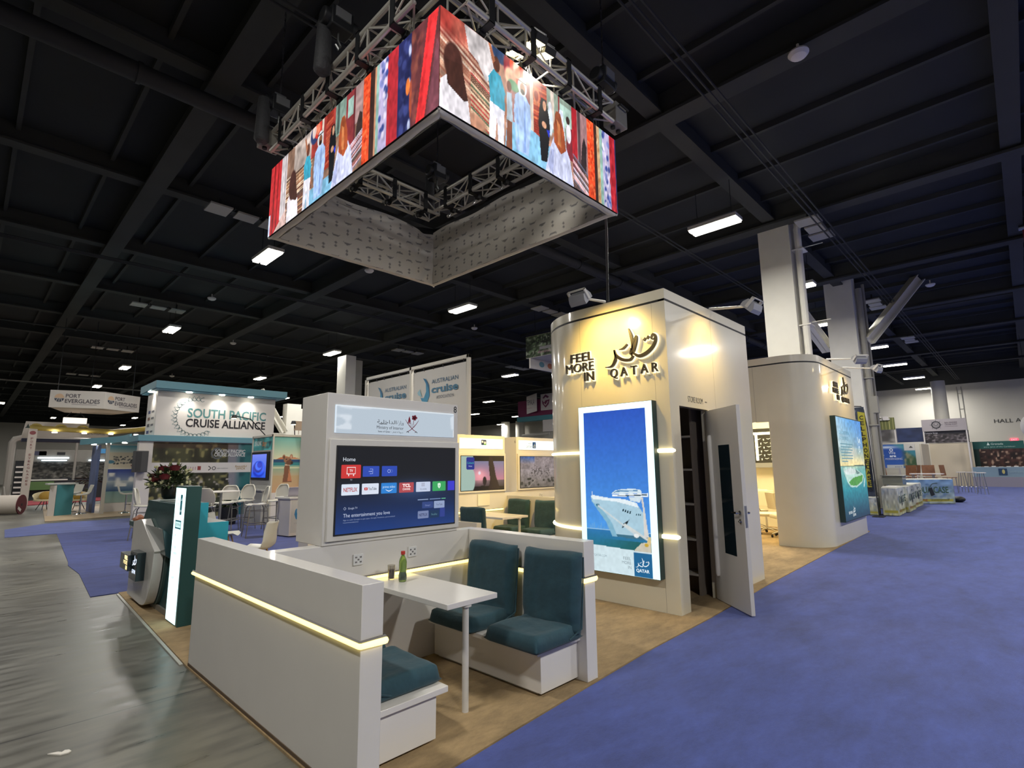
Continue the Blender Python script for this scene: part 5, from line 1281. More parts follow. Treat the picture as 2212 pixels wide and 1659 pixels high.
# ------------------------------------------------------------------ box truss square with hoists
def truss(lab, a, b_, z0=5.80, z1=6.06, wd=0.28):
    a, b_ = Vector(a), Vector(b_); U = (b_ - a); L_ = U.length; U.normalize(); N = Vector((-U.y, U.x, 0))
    t = thing('box_truss', lab, 'truss', ((a.x + b_.x) / 2, (a.y + b_.y) / 2, z0), 0, 'box trusses over the video cube')
    for s_ in (-1, 1):
        for z in (z0, z1):
            mb = MB(); p = a + N * s_ * wd / 2; q = b_ + N * s_ * wd / 2
            mb.cyl((p.x, p.y, z), (q.x, q.y, z), 0.027, n=10); part(t, 'chord', mb, ALU)
    mb = MB(); n = max(2, round(L_ / 0.42))
    for i in range(n):
        u0, u1 = L_ * i / n, L_ * (i + 1) / n
        for s_ in (-1, 1):
            p = a + U * u0 + N * s_ * wd / 2; q = a + U * u1 + N * s_ * wd / 2
            mb.cyl((p.x, p.y, z0), (p.x, p.y, z1), 0.011, n=6)
            za, zb = (z0, z1) if (i + (s_ > 0)) % 2 else (z1, z0); mb.cyl((p.x, p.y, za), (q.x, q.y, zb), 0.011, n=6)
        for z in (z0, z1):
            s_ = 1 if i % 2 else -1
            p = a + U * u0 + N * s_ * wd / 2; q = a + U * u1 - N * s_ * wd / 2; mb.cyl((p.x, p.y, z), (q.x, q.y, z), 0.011, n=6)
            p = a + U * u0 + N * wd / 2; q = a + U * u0 - N * wd / 2; mb.cyl((p.x, p.y, z), (q.x, q.y, z), 0.011, n=6)
    part(t, 'lacing', mb, ALU)
    # black lifting straps that carry the screens
    m = max(3, round(L_ / 0.62))
    for i in range(m):
        c = a + U * (L_ * (i + .5) / m)
        mb = MB(); M_ = Matrix((( U.x, N.x, 0, c.x), (U.y, N.y, 0, c.y), (0, 0, 1, 0), (0, 0, 0, 1)))
        for q in (-.17, .155): mb.box(-.035, q, z0 - .04, .035, q + .015, z1 + .045, M_)
        mb.box(-.035, -.17, z1 + .03, .035, .17, z1 + .045, M_); mb.box(-.035, -.17, z0 - .045, .035, .17, z0 - .03, M_)
        mb.prism([(-.03, 5.715), (.03, 5.715), (.045, z0 - .03), (-.045, z0 - .03)], -.03, .03, 'y', M_)
        part(t, 'strap', mb, BLACK)
        mb = MB(); mb.tube([(c.x + U.x * .08, c.y + U.y * .08, z0 - .03), (c.x + U.x * .08, c.y + U.y * .08, z0 - .10), (c.x + U.x * .08 + N.x * .03, c.y + U.y * .08 + N.y * .03, z0 - .14)], 0.01, 6); part(t, 'shackle', mb, STEEL)
    return t
ax0, ax1, ay0, ay1 = 2.56, 5.14, 3.34, 6.79
truss('box truss along the left facing video wall', (ax0, ay1, 0), (ax0, ay0 + .2, 0))
truss('box truss along the right facing video wall', (ax0 + .2, ay0, 0), (ax1, ay0, 0))
truss('far right box truss seen through the opening of the cube', (ax1, ay0 + .2, 0), (ax1, ay1 - .2, 0))
truss('far left box truss seen through the opening of the cube', (ax1 - .0, ay1, 0), (ax0 + .2, ay1, 0))
CHAIN = mat('chain_dark', '5c5c60', 0.4, .7)
def hoist(x, y, lab, zb=6.38, bag=(0.16, 0.1), dark=True):
    t = thing('chain_hoist', lab, 'hoist', (x, y, zb), 0, 'chain hoists over the video cube')
    HM = mat('hoist_black', '24262a', 0.5)
    mb = MB(); mb.box(x - .13, y - .10, zb, x + .13, y + .10, zb + .24); mb.cyl((x - .20, y, zb + .12), (x + .20, y, zb + .12), .09, n=16); part(t, 'motor', mb, HM, .015)
    mb = MB(); mb.box(x - .09, y - .115, zb + .1, x + .09, y - .1, zb + .22); mb.tube([(x - .07, y, zb + .24), (x - .07, y, zb + .31), (x + .07, y, zb + .31), (x + .07, y, zb + .24)], .012, 6); part(t, 'cover', mb, GREY)
    mb = MB(); z = zb + .24
    k = 0
    while z < 8.35:
        if k % 2: mb.box(x - .011, y - .004, z, x + .011, y + .004, z + .05)
        else: mb.box(x - .004, y - .011, z, x + .004, y + .011, z + .05)
        z += .042; k += 1
    part(t, 'chain', mb, CHAIN, smooth=0)
    bx, by = x + bag[0], y + bag[1]
    mb = MB(); mb.lathe([(.06, -.52), (.095, -.48), (.085, -.2), (.075, .1), (.07, .12)], (bx, by, zb), 14); part(t, 'chain_bag', mb, mat('bag_nylon', '3c3d40', .7, bump=(30, .5, .02)), smooth=60)
    mb = MB(); mb.tube([(x, y, zb), (x, y, zb - .1), (x + .03, y, zb - .15), (x, y, zb - .2), (x - .03, y, zb - .16)], .013, 6); part(t, 'hook', mb, STEEL)
    return t
hoist(5.08, 6.64, 'chain hoist hanging inside the far corner of the cube', 6.40, (-.02, .18))
hoist(2.50, 6.80, 'chain hoist over the left corner of the cube', 6.36, (-.22, -.04))
hoist(2.42, 5.0, 'chain hoist in the middle of the left truss', 6.42, (-.12, .1))
hoist(5.25, 3.38, 'chain hoist over the right corner of the cube', 6.4, (.06, .24))
for x, y, lab in ((2.42, 6.86, 'grey power box at the left end of the truss'), (5.36, 3.30, 'pale power box at the right end of the truss')):
    t = thing('power_box', lab, 'power box', (x, y, 5.86), 0, 'truss power boxes')
    mb = MB(); mb.box(x - .13, y - .10, 5.86, x + .13, y + .10, 6.14); part(t, 'case', mb, mat('power_box_grey', '8f8d86', .5), .012)
    mb = MB()
    for k in (-1, 1): mb.cyl((x + .06 * k, y, 5.83), (x + .06 * k, y, 5.86), .03, n=10)
    mb.tube([(x - .09, y - .11, 6.08), (x - .09, y - .14, 6.08), (x + .09, y - .14, 6.08), (x + .09, y - .11, 6.08)], .01, 6); part(t, 'socket', mb, BLACK)
# floodlights clamped to the right truss
for i, (x, y, z, lab) in enumerate(((3.76, 3.22, 6.02, 'left of the two bright floodlights on the right truss'), (3.92, 3.24, 5.98, 'right of the two bright floodlights on the right truss'), (3.56, 3.30, 5.80, 'small bright floodlight below the truss above the man in blue'), (3.47, 3.30, 5.78, 'smallest bright floodlight at the screen top edge'))):
    t = thing('truss_floodlight', lab, 'floodlight', (x, y, z), 0, 'floodlights on the truss')
    d = Vector((.06, .42, -.9)).normalized(); M = Matrix.Translation((x, y, z)) @ d.to_track_quat('-Z', 'Y').to_matrix().to_4x4()
    k = 1.0 if i < 2 else .55
    mb = MB(); mb.box(-.075 * k, -.075 * k, 0, .075 * k, .075 * k, .07 * k, M); part(t, 'housing', mb, BLACK)
    mb = MB(); mb.box(-.062 * k, -.062 * k, -.004, .062 * k, .062 * k, 0, M); part(t, 'lens', mb, LAMPW)
    mb = MB()
    for s_ in (-1, 1): mb.box(s_ * .08 * k, -.01, -.03 * k, s_ * .085 * k, .01, .12 * k, M)
    mb.box(-.1 * k, .07 * k, -.06 * k, .1 * k, .075 * k, 0, M); mb.box(-.085 * k, -.01, .115 * k, .085 * k, .01, .122 * k, M); part(t, 'barn_door', mb, STEEL)
    if i < 2:
        L = bpy.data.lights.new('flood_light', 'SPOT'); L.energy = 150; L.color = (1, .93, .8); L.spot_size = 2.1; L.spot_blend = .8; L.shadow_soft_size = .06
        o = bpy.data.objects.new('flood_light', L); COL.objects.link(o); o.parent = t; o.location = d * .02; o.rotation_euler = d.to_track_quat('-Z', 'Y').to_euler()

# ================================================================== RECEPTION DESK
pl = thing('info_pillar', 'dark green pillar with a lit white information panel', 'sign', (1.73, 6.58, CH))
mb = MB(); mb.box(1.665, 6.38, CH, 1.80, 6.80, 1.42); part(pl, 'pillar', mb, GREENP, .004)
mb = MB(); mb.box(1.661, 6.435, 0.03, 1.665, 6.79, 1.40); part(pl, 'lit_panel', mb, mat('pillar_light', 'd6fdfb', .3, emit=1.5))
A = Art((1.6605, 6.79, 0.03), -Y, Z, .0006)
A.text('FEEL', .17, 1.235, .03, '8fb4bc', 'r', .07); A.text('MORE', .17, 1.185, .03, '8fb4bc', 'r', .09); A.text('IN', .17, 1.135, .03, '8fb4bc', 'r', .03)
A.rect(.20, 1.09, .27, 1.30, '0f5560'); calli(A, LogoMap(.205, 1.27, .00013), 'd8f4f6', 2); A.text('QATAR', .235, 1.12, .02, 'd8f4f6', 'c', .055)
A.rect(.07, .94, .29, 1.03, '155a66'); A.rect(.085, .955, .275, 1.015, 'd6fdfb', 2); A.text('RECEPTION', .18, .972, .024, '155a66', 'c', .16, l=3)
for k, s in enumerate(('1', '2', 'STORE', 'MINISTRY', '5', '6', '7', 'VISIT')): A.text(s, .10, .86 - .062 * k, .022, '4f8a94', w=(.012, .014, .07, .12, .014, .014, .014, .09)[k])
A.build(pl, 'lettering', LIT)

dk = thing('reception_desk', 'dark teal reception desk with a faceted white front panel', 'desk', (2.0, 7.6, CH))
mb = MB(); mb.prism([(6.94, .02), (8.25, .02), (8.55, .45), (8.55, .88), (8.25, 1.21), (6.94, 1.21)], 1.721, 2.02, 'x')
part(dk, 'body', mb, TEALP, .004)
mb = MB(); mb.prism([(1.60, .95), (1.72, .84), (1.72, .60), (1.65, .66)], 6.95, 8.36, 'y'); part(dk, 'sloped_front', mb, mat('teal_gloss', '2c454a', .25, coat=.3), .004)
mb = MB(); mb.box(1.70, 6.82, CH, 2.0, 8.2, .07); part(dk, 'plinth', mb, mat('plinth_grey', '8d8980', .5))
fp = [(8.30, .07), (7.62, .05), (7.50, .06)] + [(7.50 - .33 * math.sin(a), .06 + .62 * (1 - math.cos(a)) ** 1.0) for a in np.linspace(.25, 1.55, 9)] + [(7.15, .69), (7.89, 1.0), (8.30, .95)]
mb = MB(); mb.prism(fp, 1.585, 1.685, 'x'); part(dk, 'front_panel', mb, WHITE, .004)
mb = MB(); mb.prism([(y - .06 if y < 7.6 else y, z) for y, z in fp], 1.69, 1.72, 'x'); part(dk, 'panel_backing', mb, mat('backing_green', '3f5552', .5))
mb = MB(); mb.box(1.50, 7.50, .33, 1.585, 7.86, .645); mb.box(1.46, 7.75, .42, 1.585, 8.18, .60); bx = part(dk, 'logo_box', mb, mat('logo_box_dark', '18282f', .25), .003)
A = Art((1.4995, 7.735, .35), -Y, Z, .0006); calli(A, LogoMap(.015, .26, .00042), 'dfeaff'); A.text('QATAR', .115, .06, .04, 'dfeaff', 'c', .17); A.build(bx, 'logo', colmat('glow_logo', 2.2))
A = Art((1.459, 8.17, .42), -Y, Z, .0006)
for s, v, ww in (('FEEL', .125, .16), ('MORE', .07, .2), ('IN', .015, .07)): A.text(s, .40, v, .042, 'ffe3a0', 'r', ww, bold=.03)
A.build(bx, 'slogan', colmat('glow_logo', 2.2))
A = Art((1.7195, 8.15, 1.07), -Y, Z, .0006); A.text('VISIT', .0, .0, .055, '3f5357', w=.36); A.text('DOHA', .46, .0, .055, '3f5357', w=.55); A.build(dk, 'desk_lettering', PRINT)
mb = MB(); mb.prism([(1.72, .02), (2.26, .02), (2.26, .985), (2.03, .985), (2.03, 1.215), (1.72, 1.215)], 6.90, 6.935, 'y'); part(dk, 'end_panel', mb, TURQ, .002)
mb = MB(); mb.box(2.0205, 6.936, .95, 2.26, 8.25, .985); part(dk, 'worktop', mb, WHITE, .002)
mb = MB(); mb.box(1.76, 6.95, 1.211, 2.0, 7.9, 1.218); part(dk, 'counter_top', mb, mat('counter_grey', '8f9a98', .3))
# brown pouch at the desk end
mb = MB(); mb.slab(lambda u, v: Vector((1.66 + .12 * u, 8.58 + .2 * v, .955 + .05 * math.sin(3.14 * u) * math.sin(3.14 * v))), 8, 8, (0, 0, -.03)); o = part(dk, 'side_ledge', MB().box(1.64, 8.5505, .86, 2.02, 8.85, .92), TEALP, .003)
solo('leather_pouch', mb, mat('tan_leather', 'a2603c', .6), 'tan leather pouch lying at the far end of the reception desk', 'pouch', smooth=60)

# flower arrangement
fl = thing('flower_arrangement', 'red and white flower arrangement with tall greens on the reception desk', 'flowers', (1.9, 8.08, 1.219))
LEAF = mat('leaf_green', '3a4a2c', .6, var=(20, .35)); RED = mat('rose_red', '5c131d', .6, var=(40, .3)); PALE = mat('pale_petal', 'c9c89c', .6)
mb = MB(); mb.lathe([(.06, 0), (.085, .03), (.10, .12), (.09, .16), (.08, .16), (.05, .1)], (1.9, 8.08, 1.219), 16); part(fl, 'vase', mb, mat('vase_dark', '1f2523', .3), smooth=60)
rf = random.Random(12)
def leafblade(mb, p, d, L_, wd):
    d = d.normalized(); s_ = d.cross(Z); s_ = s_.normalized() if s_.length > .01 else Vector((1, 0, 0)); q = [p, p + d * L_ * .5 + s_ * wd + Vector((0, 0, .01)), p + d * L_ - Vector((0, 0, .15 * L_)), p + d * L_ * .5 - s_ * wd + Vector((0, 0, .01))]
    mb.face(q)
mb = MB()
for k in range(420):
    a = rf.uniform(0, 6.28); e = rf.uniform(-.15, 1.3); R_ = rf.uniform(.08, .27)
    d = Vector((math.cos(a) * math.cos(e), 1.25 * math.sin(a) * math.cos(e), math.sin(e)))
    leafblade(mb, Vector((1.9, 8.08, 1.40)) + d * R_ * .8, d + Vector((rf.uniform(-.5, .5), rf.uniform(-.5, .5), rf.uniform(-.3, .4))), rf.uniform(.07, .14), rf.uniform(.012, .022))
part(fl, 'foliage', mb, LEAF, smooth=0)
mb = MB()
for k in range(5):
    bx_, by_ = 1.9 + rf.uniform(-.1, .1), 8.08 + rf.uniform(-.22, .22); h = rf.uniform(.28, .40)
    mb.tube([(1.9, 8.08, 1.38), ((1.9 + bx_) / 2, (8.08 + by_) / 2, 1.45), (bx_, by_, 1.32 + h)], .006, 5)
    for j in range(14): mb.ball((bx_ + rf.uniform(-.02, .02), by_ + rf.uniform(-.02, .02), 1.32 + h - .012 * j), .012, .012, .014, 6, 4)
part(fl, 'tall_sprig', mb, mat('sprig_green', '7f8656', .6))
for k, (dx, dy, dz) in enumerate(((-.14, .24, .17), (-.16, .08, .14), (-.1, -.05, .27), (-.02, -.24, .28), (-.12, -.22, .17), (0, .2, .26))):
    c = Vector((1.9 + dx, 8.08 + dy, 1.35 + dz)); mb = MB()
    for j in range(16):
        a = j * 2.4; r_ = .008 + .0032 * j
        mb.surf(lambda u, v, a=a, r_=r_: c + Vector(((r_ + .014 * v) * math.cos(a + (u - .5) * 1.3), (r_ + .014 * v) * math.sin(a + (u - .5) * 1.3), -.02 + .05 * v - .0016 * j)), 4, 2)
    mb.ball((c.x, c.y, c.z - .015), .035, .035, .025, 8, 6); part(fl, 'rose', mb, RED, smooth=60)
for k in range(46):
    a = rf.uniform(0, 6.28); e = rf.uniform(-.1, 1.0); d = Vector((math.cos(a) * math.cos(e), 1.3 * math.sin(a) * math.cos(e), math.sin(e))) * rf.uniform(.2, .3)
    c = Vector((1.9, 8.08, 1.40)) + d; mb = MB(); mb.ball(c, .017, .017, .022, 7, 5); part(fl, 'white_bloom', mb, PALE, smooth=60)
# ================================================================== CRUISE ALLIANCE BOOTH
CTEAL = mat('booth_teal', '6799a8', 0.5)
BW = mat('booth_white', 'd9d4cf', 0.5)
sb = thing('exhibit_booth', 'white booth wall with teal roof edge and cruise alliance sign', 'booth', (5.9, 20.6, .008))
mb = MB(); mb.box(3.76, 20.0, .009, 8.05, 20.25, 2.50); mb.box(7.8, 20.251, .009, 8.05, 21.6, 2.5); part(sb, 'mural_wall', mb, BW, smooth=0)
mb = MB(); mb.box(3.70, 19.9, 2.50, 8.10, 21.6, 2.69); part(sb, 'lower_band', mb, CTEAL, .004)
mb = MB(); mb.box(4.13, 20.0, 2.69, 7.88, 21.3, 4.14); part(sb, 'sign_box', mb, BW, .004)
mb = MB(); mb.box(3.97, 19.55, 4.17, 8.12, 21.7, 4.41); mb.box(4.0, 19.6, 4.14, 8.09, 21.65, 4.18); part(sb, 'roof_edge', mb, CTEAL, .004)
for i, (x, y) in enumerate(((4.95, 19.72), (5.95, 19.72), (6.9, 19.72), (4.03, 20.4))):
    mb = MB(); mb.cyl((x, y, 4.11), (x, y, 4.14), .09, n=14); part(sb, 'downlight', mb, LAMP)
    L = bpy.data.lights.new('downlight_glow', 'SPOT'); L.energy = 55; L.color = (1, .95, .85); L.spot_size = 1.9; L.spot_blend = .9; L.shadow_soft_size = .06
    o = bpy.data.objects.new('downlight_glow', L); COL.objects.link(o); o.parent = sb; o.location = Vector((x, y, 4.10)) - sb.location
    if i == 3: o.rotation_euler = (0, -.25, 0)
    else: o.rotation_euler = (.3, 0, 0)
A = Art((0, 19.998, 0), X, Z, .002)
A.text('SOUTH PACIFIC', 5.02, 3.33, .29, '578788', w=2.55, bold=.022); A.text('CRUISE ALLIANCE', 4.99, 3.01, .26, '1b1a22', w=2.57, bold=.022)
for a in np.linspace(75, 305, 21):                       # ring of curling waves
    ca, sa = math.cos(math.radians(a)), math.sin(math.radians(a)); cx_, cz_ = 5.28 + .62 * ca, 3.33 + .62 * sa
    A.ring(cx_, cz_, .06, .02, '74898a', 1, a + 20, a + 255, 14); A.ring(cx_ + .085 * ca, cz_ + .085 * sa, .018, .014, '9aa9a9', 1, 0, 360, 8)
    A.stroke([(cx_ - .05 * ca - .04 * sa, cz_ - .05 * sa + .04 * ca), (cx_ - .09 * sa, cz_ + .09 * ca), (cx_ + .05 * ca - .1 * sa, cz_ + .05 * sa + .1 * ca)], .02, '7f9496')
A.build(sb, 'sign_lettering', PRINT)
A = Art((4.1285, 21.25, 2.7), -Y, Z, .002)
for k, c in enumerate(('3a3f6a', '5a5a60', '7a5a50', '3f4a7a')): A.rect(.15 + .02 * k, .08 + .22 * k, .5, .18 + .22 * k, c); A.rect(.65, .1 + .22 * k, 1.0, .16 + .22 * k, '6a6a70')
A.build(sb, 'side_logos', PRINT)
C = Canvas(150, 96, '2a2a22')
C.grad('2c3026', '3a3a26', 0, 1); C.noise(10, 16, .5, 51); m = vnoise(96, 150, 22, 40, 52); C.mix((m - .62) * 5 * (C.u < .62), '8a8456'); C.mix((vnoise(96, 150, 30, 50, 53) - .7) * 6 * (C.u < .62) * (C.v < .55), 'b0a8a0')
C.mix(((C.u > .60 - .05 * (C.v - .4)) * (C.u < .72)) * .9, '8a8a98'); C.mix(np.clip((C.u - .64) * 14, 0, 1), '2a6a6e'); C.mix((vnoise(96, 150, 14, 20, 54) - .55) * 3 * (C.u > .68), '1c4f58'); C.mix(np.clip((.25 - C.v) * 3, 0, .6) * (C.u > .66), '1f5f74'); C.mix(((C.v > .92) & (C.u < .66)) * .4, '4a2a20')
C.rect(0, .595, 1, .735, 'dcd7d4')
C.build(sb, 'mural', PRINT, (4.14, 19.9985, 0.02), X, Z, 3.86, 2.46)
A = Art((0, 19.996, 0), X, Z, .0015)
A.ring(6.02, 2.13, .17, .05, '5f6468', 1); A.text('SOUTH PACIFIC', 5.95, 2.15, .11, 'd9dada', w=.98, bold=.02); A.text('CRUISE ALLIANCE', 5.93, 2.03, .11, 'd9dada', w=1.0, bold=.02)
A.rect(4.25, 1.57, 4.8, 1.70, '4a4f8a'); A.rect(4.3, 1.57, 4.8, 1.62, '8a4a5a'); A.text('FIJI', 5.1, 1.58, .1, 'b89a9a', w=.3); A.rect(5.45, 1.57, 5.55, 1.7, '8a3a3a')
A.ring(5.95, 1.63, .05, .02, '2a2a2e'); A.stroke([(5.78, 1.7), (5.85, 1.63), (5.78, 1.56)], .025, '2a2a2e'); A.text('NEW CALEDONIA', 6.05, 1.6, .04, '8a8a8e', w=.35)
A.text('Beautiful', 6.62, 1.66, .06, 'a88a4a', w=.38, slant=.2); A.text('SAMOA', 6.66, 1.57, .08, 'a88a4a', w=.3, bold=.03); A.text('TAHITI', 7.3, 1.57, .10, '6a6a6e', w=.5)
A.build(sb, 'mural_lettering', PRINT)
# loudspeaker on the booth end
t = thing('loudspeaker', 'grey boxed loudspeaker fixed to the white booth end', 'speaker', (3.72, 19.9, 1.52))
mb = MB(); mb.box(3.62, 19.70, 1.52, 3.98, 19.99, 2.18); part(t, 'cabinet', mb, mat('speaker_grey', '4a4a4a', .7), .01)
mb = MB(); mb.box(3.65, 19.69, 1.55, 3.80, 19.70, 2.15); part(t, 'grille', mb, mat('speaker_grille', '3a3a3b', .8))

# neighbour stall with the beach and kangaroo picture
ss = thing('exhibit_booth', 'grey framed stall with a kangaroo on beach picture and a blue screen', 'booth', (6.7, 16.4, .009))
FRMG = mat('stall_frame', 'c9c4b6', .4)
mb = MB(); mb.box(6.28, 15.9, .009, 6.34, 17.45, 2.56); part(ss, 'screen_panel', mb, mat('stall_grey', 'a9a8a4', .6), smooth=0)
mb = MB(); mb.box(6.28, 15.88, .009, 8.9, 15.94, 2.56); part(ss, 'picture_wall', mb, BW, smooth=0)
mb = MB()
for (x, y) in ((6.27, 15.87), (6.27, 17.46), (7.13, 15.87), (8.0, 15.87)): mb.box(x - .02, y - .02, .009, x + .02, y + .02, 2.6)
mb.box(6.25, 15.86, 2.54, 8.9, 15.96, 2.6); mb.box(6.25, 15.9, 2.54, 6.35, 17.48, 2.6); part(ss, 'frame', mb, FRMG, smooth=0)
C = Canvas(70, 110, 'c8b08a')
C.grad('cda27c', 'b8a27a', 0, .30); C.grad('b8a888', '7fae98', .30, .50); C.rect(0, .48, 1, .56, '2f7f86'); C.rect(0, .535, 1, .595, '24486e'); C.grad('d8d4b0', '6fb0a8', .595, 1)
C.poly([(0.1, .595), (.25, .63), (.45, .645), (.75, .63), (1.0, .60)], 'c07850'); C.rect(0, .43, 1, .45, 'cfd0ac')
C.poly([(.36, .18), (.40, .36), (.41, .52), (.58, .52), (.62, .36), (.70, .18)], '7c523c'); C.poly([(.54, .2), (.58, .42), (.64, .32), (.70, .2)], 'c07c56'); C.ell(.37, .632, .055, .045, 'a07050', .3); C.ell(.375, .628, .03, .03, '5a3a2c', .3); C.ell(.64, .640, .055, .045, 'a07050', .3); C.ell(.635, .636, .03, .03, 'd0a084', .3); C.ell(.50, .575, .13, .055, '946a50', .2); C.ell(.58, .535, .12, .045, '6a4634', .2); C.ell(.67, .528, .045, .026, '35211b', .3); C.ell(.46, .592, .022, .012, '1a1210'); C.ell(.60, .588, .02, .011, '1a1210'); C.poly([(.41, .487), (.6, .478), (.6, .49), (.41, .50)], 'd8c0a8')
C.build(ss, 'beach_picture', PRINT, (6.30, 15.8795, .9), X, Z, .82, 1.63)
C2 = Canvas(40, 40, '7fb0a8'); C2.grad('cda27c', '7fb0a8', 0, .5); C2.rect(0, .48, 1, .58, '24486e'); C2.build(ss, 'beach_picture', PRINT, (7.15, 15.8795, .9), X, Z, .82, 1.63)
C = Canvas(30, 16, '4a9a9a'); C.noise(5, 8, .4, 61); C.build(ss, 'header_picture', PRINT, (6.2795, 17.43, 2.15), -Y, Z, 1.5, .38)
A = Art((6.278, 17.43, 2.15), -Y, Z, .002); A.text('SEALINK', .1, .15, .13, 'dff0ea', w=.55, bold=.03); A.text('bay', .72, .12, .18, 'f0904a', w=.3, slant=.2); A.poly([(1.2, .25), (1.38, .25), (1.29, .06)], '1f4a5a'); A.build(ss, 'header_lettering', PRINT)
mb = MB(); mb.box(6.24, 16.06, 1.27, 6.28, 17.42, 2.10); part(ss, 'television', mb, BLACK, .004)
C = Canvas(60, 40, '1f4fd8'); C.grad('2a5ae0', '7a8af0', 0, 1)
for k in range(5): C.ell(.5 + .06 * math.sin(k * 2), .5 + .05 * k - .15, .42 - .06 * k, .34 - .05 * k, ('1230b8', '2a5cf4', '0c2496', '3a70ff', '1434c0')[k], .25)
C.build(ss, 'screen', SCREEN, (6.2385, 17.36, 1.33), -Y, Z, 1.12, .70)
mb = MB(); mb.box(6.1, 16.05, .009, 6.28, 17.4, .95); mb.box(6.05, 16.0, .95, 6.28, 17.42, .99); part(ss, 'ledge', mb, mat('stall_grey', 'a9a8a4'))
def arm_spot(base, head, lab):
    t = thing('arm_spotlight', lab, 'spotlight', base, 0, 'small spotlights over the stall')
    mb = MB(); mb.tube([base, (base[0] + (head[0] - base[0]) * .5, base[1] + (head[1] - base[1]) * .5, max(base[2], head[2]) + .02), (head[0], head[1], head[2] + .08)], .014, 6); part(t, 'arm', mb, BLACK)
    mb = MB(); mb.cyl((head[0], head[1], head[2] + .1), head, .05, .08, 12); part(t, 'head', mb, BLACK)
    mb = MB(); mb.cyl(head, (head[0], head[1], head[2] - .01), .06, n=12); part(t, 'lens', mb, LAMPW)
arm_spot((6.3, 16.6, 2.6), (5.25, 16.2, 3.03), 'small black spotlight reaching out before the cruise alliance sign')
arm_spot((6.9, 15.9, 2.6), (6.5, 15.1, 2.85), 'small black spotlight shining over the beach picture')
arm_spot((7.6, 15.9, 2.6), (7.25, 15.3, 3.3), 'small black spotlight right of the beach picture')
mb = MB(); mb.cyl((6.9, 15.64, 2.6), (6.9, 15.64, 2.75), .01, n=6); mb.box(6.75, 15.62, 2.72, 7.05, 15.64, 3.0); solo('sign_plate', mb, mat('plate_beige', 'a08c78', .6), 'small beige plate above the stall frame', 'plate')
# kiosk desk with laptop
kd = thing('stall_counter', 'white stall counter with a blue swoosh and a laptop on top', 'counter', (5.75, 12.95, .008))
mb = MB(); mb.prism([(5.36, 13.1), (5.44, 12.58), (6.25, 12.58), (6.25, 13.25), (5.6, 13.35)], .03, .88, 'z'); part(kd, 'body', mb, BW, .004)
mb = MB(); mb.prism([(5.30, 13.12), (5.40, 12.52), (6.31, 12.52), (6.31, 13.3), (5.55, 13.42)], .88, .92, 'z'); part(kd, 'top', mb, WHITE, .004)
A = Art((5.47, 12.578, .1), X, Z, .001); A.rect(0, .0, .7, .75, 'c9c8c2', 1)
A.poly([(.08, .42), (.10, .52), (.13, .56), (.14, .46), (.2, .37), (.27, .36), (.2, .30), (.12, .31)], '3a84b4', 2); A.poly([(.13, .56), (.16, .52), (.22, .48), (.27, .36), (.17, .40)], '7ab4d4', 2); A.ell(.22, .62, .012, .012, '9a9a94', 2); A.text('CRUISE', .08, .2, .025, '9aa4a8', w=.2); A.build(kd, 'front_graphic', PRINT)
lp = thing('laptop', 'silver laptop standing open on the white stall counter', 'laptop', (5.62, 12.9, .9205))
mb = MB(); mb.box(5.46, 12.78, .921, 5.78, 13.0, .935); part(lp, 'base', mb, STEEL)
mb = MB(); M_ = Matrix.Translation((5.62, 12.78, .935)) @ Matrix.Rotation(math.radians(15), 4, 'X'); mb.box(-.16, -.006, 0, .16, .006, .22, M_); part(lp, 'lid', mb, mat('laptop_silver', '9a98a6', .35, .4))
mb = MB(); mb.box(5.86, 12.75, .921, 6.14, 12.95, .965); solo('card_tray', mb, mat('tray_grey', '6a6c70', .5), 'grey tray of cards beside the laptop', 'tray', bevel=.005)

# tall stools and high table
def stool(lab, loc, rz):
    t = thing('counter_stool', lab, 'stool', (0, 0, 0), 0, 'tall grey white stools')
    mb = MB(); mb.slab(lambda u, v: Vector((-.22 + .44 * u, (v - .5) * (.46 - .06 * u), .74 + .03 * (2 * u - 1) ** 2 + .02 * (2 * v - 1) ** 2 - .03 * (u < .12))), 10, 8, (0, 0, -.02)); part(t, 'seat', mb, SHELL, local=True, smooth=60)
    def bf(u, v):
        s_ = (v - .5) * 2; wd = .23 * (math.sin(math.pi * min(1, u * .6 + .28)) ** .6)
        return Vector((.20 + .07 * u - .05 * s_ * s_, s_ * wd, .80 + .36 * u))
    mb = MB(); mb.slab(bf, 10, 10, (.014, 0, 0)); part(t, 'backrest', mb, mat('stool_back_mesh', 'b3b1aa', .6), local=True, smooth=60)
    mb = MB(); mb.tube([bf(u, v) for u, v in [(0, .0), (.3, 0), (.6, 0), (.9, 0), (1, .06), (1, .3), (1, .7), (1, .94), (.9, 1), (.6, 1), (.3, 1), (0, 1)]], .014, 6)
    for s_ in (-1, 1): mb.tube([(.17, s_ * .17, .74), (.21, s_ * .17, .82), bf(.1, .5 + .5 * s_ * .8)], .012, 6)
    part(t, 'back_frame', mb, SHELL, local=True)
    LG = mat('stool_leg', '7f7d79', .4, .5)
    for sx, sy in ((-1, -1), (-1, 1), (1, -1), (1, 1)):
        mb = MB(); mb.tube([(sx * .15, sy * .17, .72), (sx * .19, sy * .2, .66), (sx * .25, sy * .24, .01)], .012, 6); part(t, 'leg', mb, LG, local=True)
    mb = MB(); z = .30; k = .225
    mb.tube([(-k, -.225, z), (k, -.225, z), (k, .225, z), (-k, .225, z)], .009, 6, closed=True); mb.tube([(-.2, -.2, .6), (.2, -.2, .6)], .008, 6); mb.tube([(-.2, .2, .6), (.2, .2, .6)], .008, 6); part(t, 'footrest', mb, LG, local=True)
    t.location = loc; t.rotation_euler = (0, 0, rz); return t
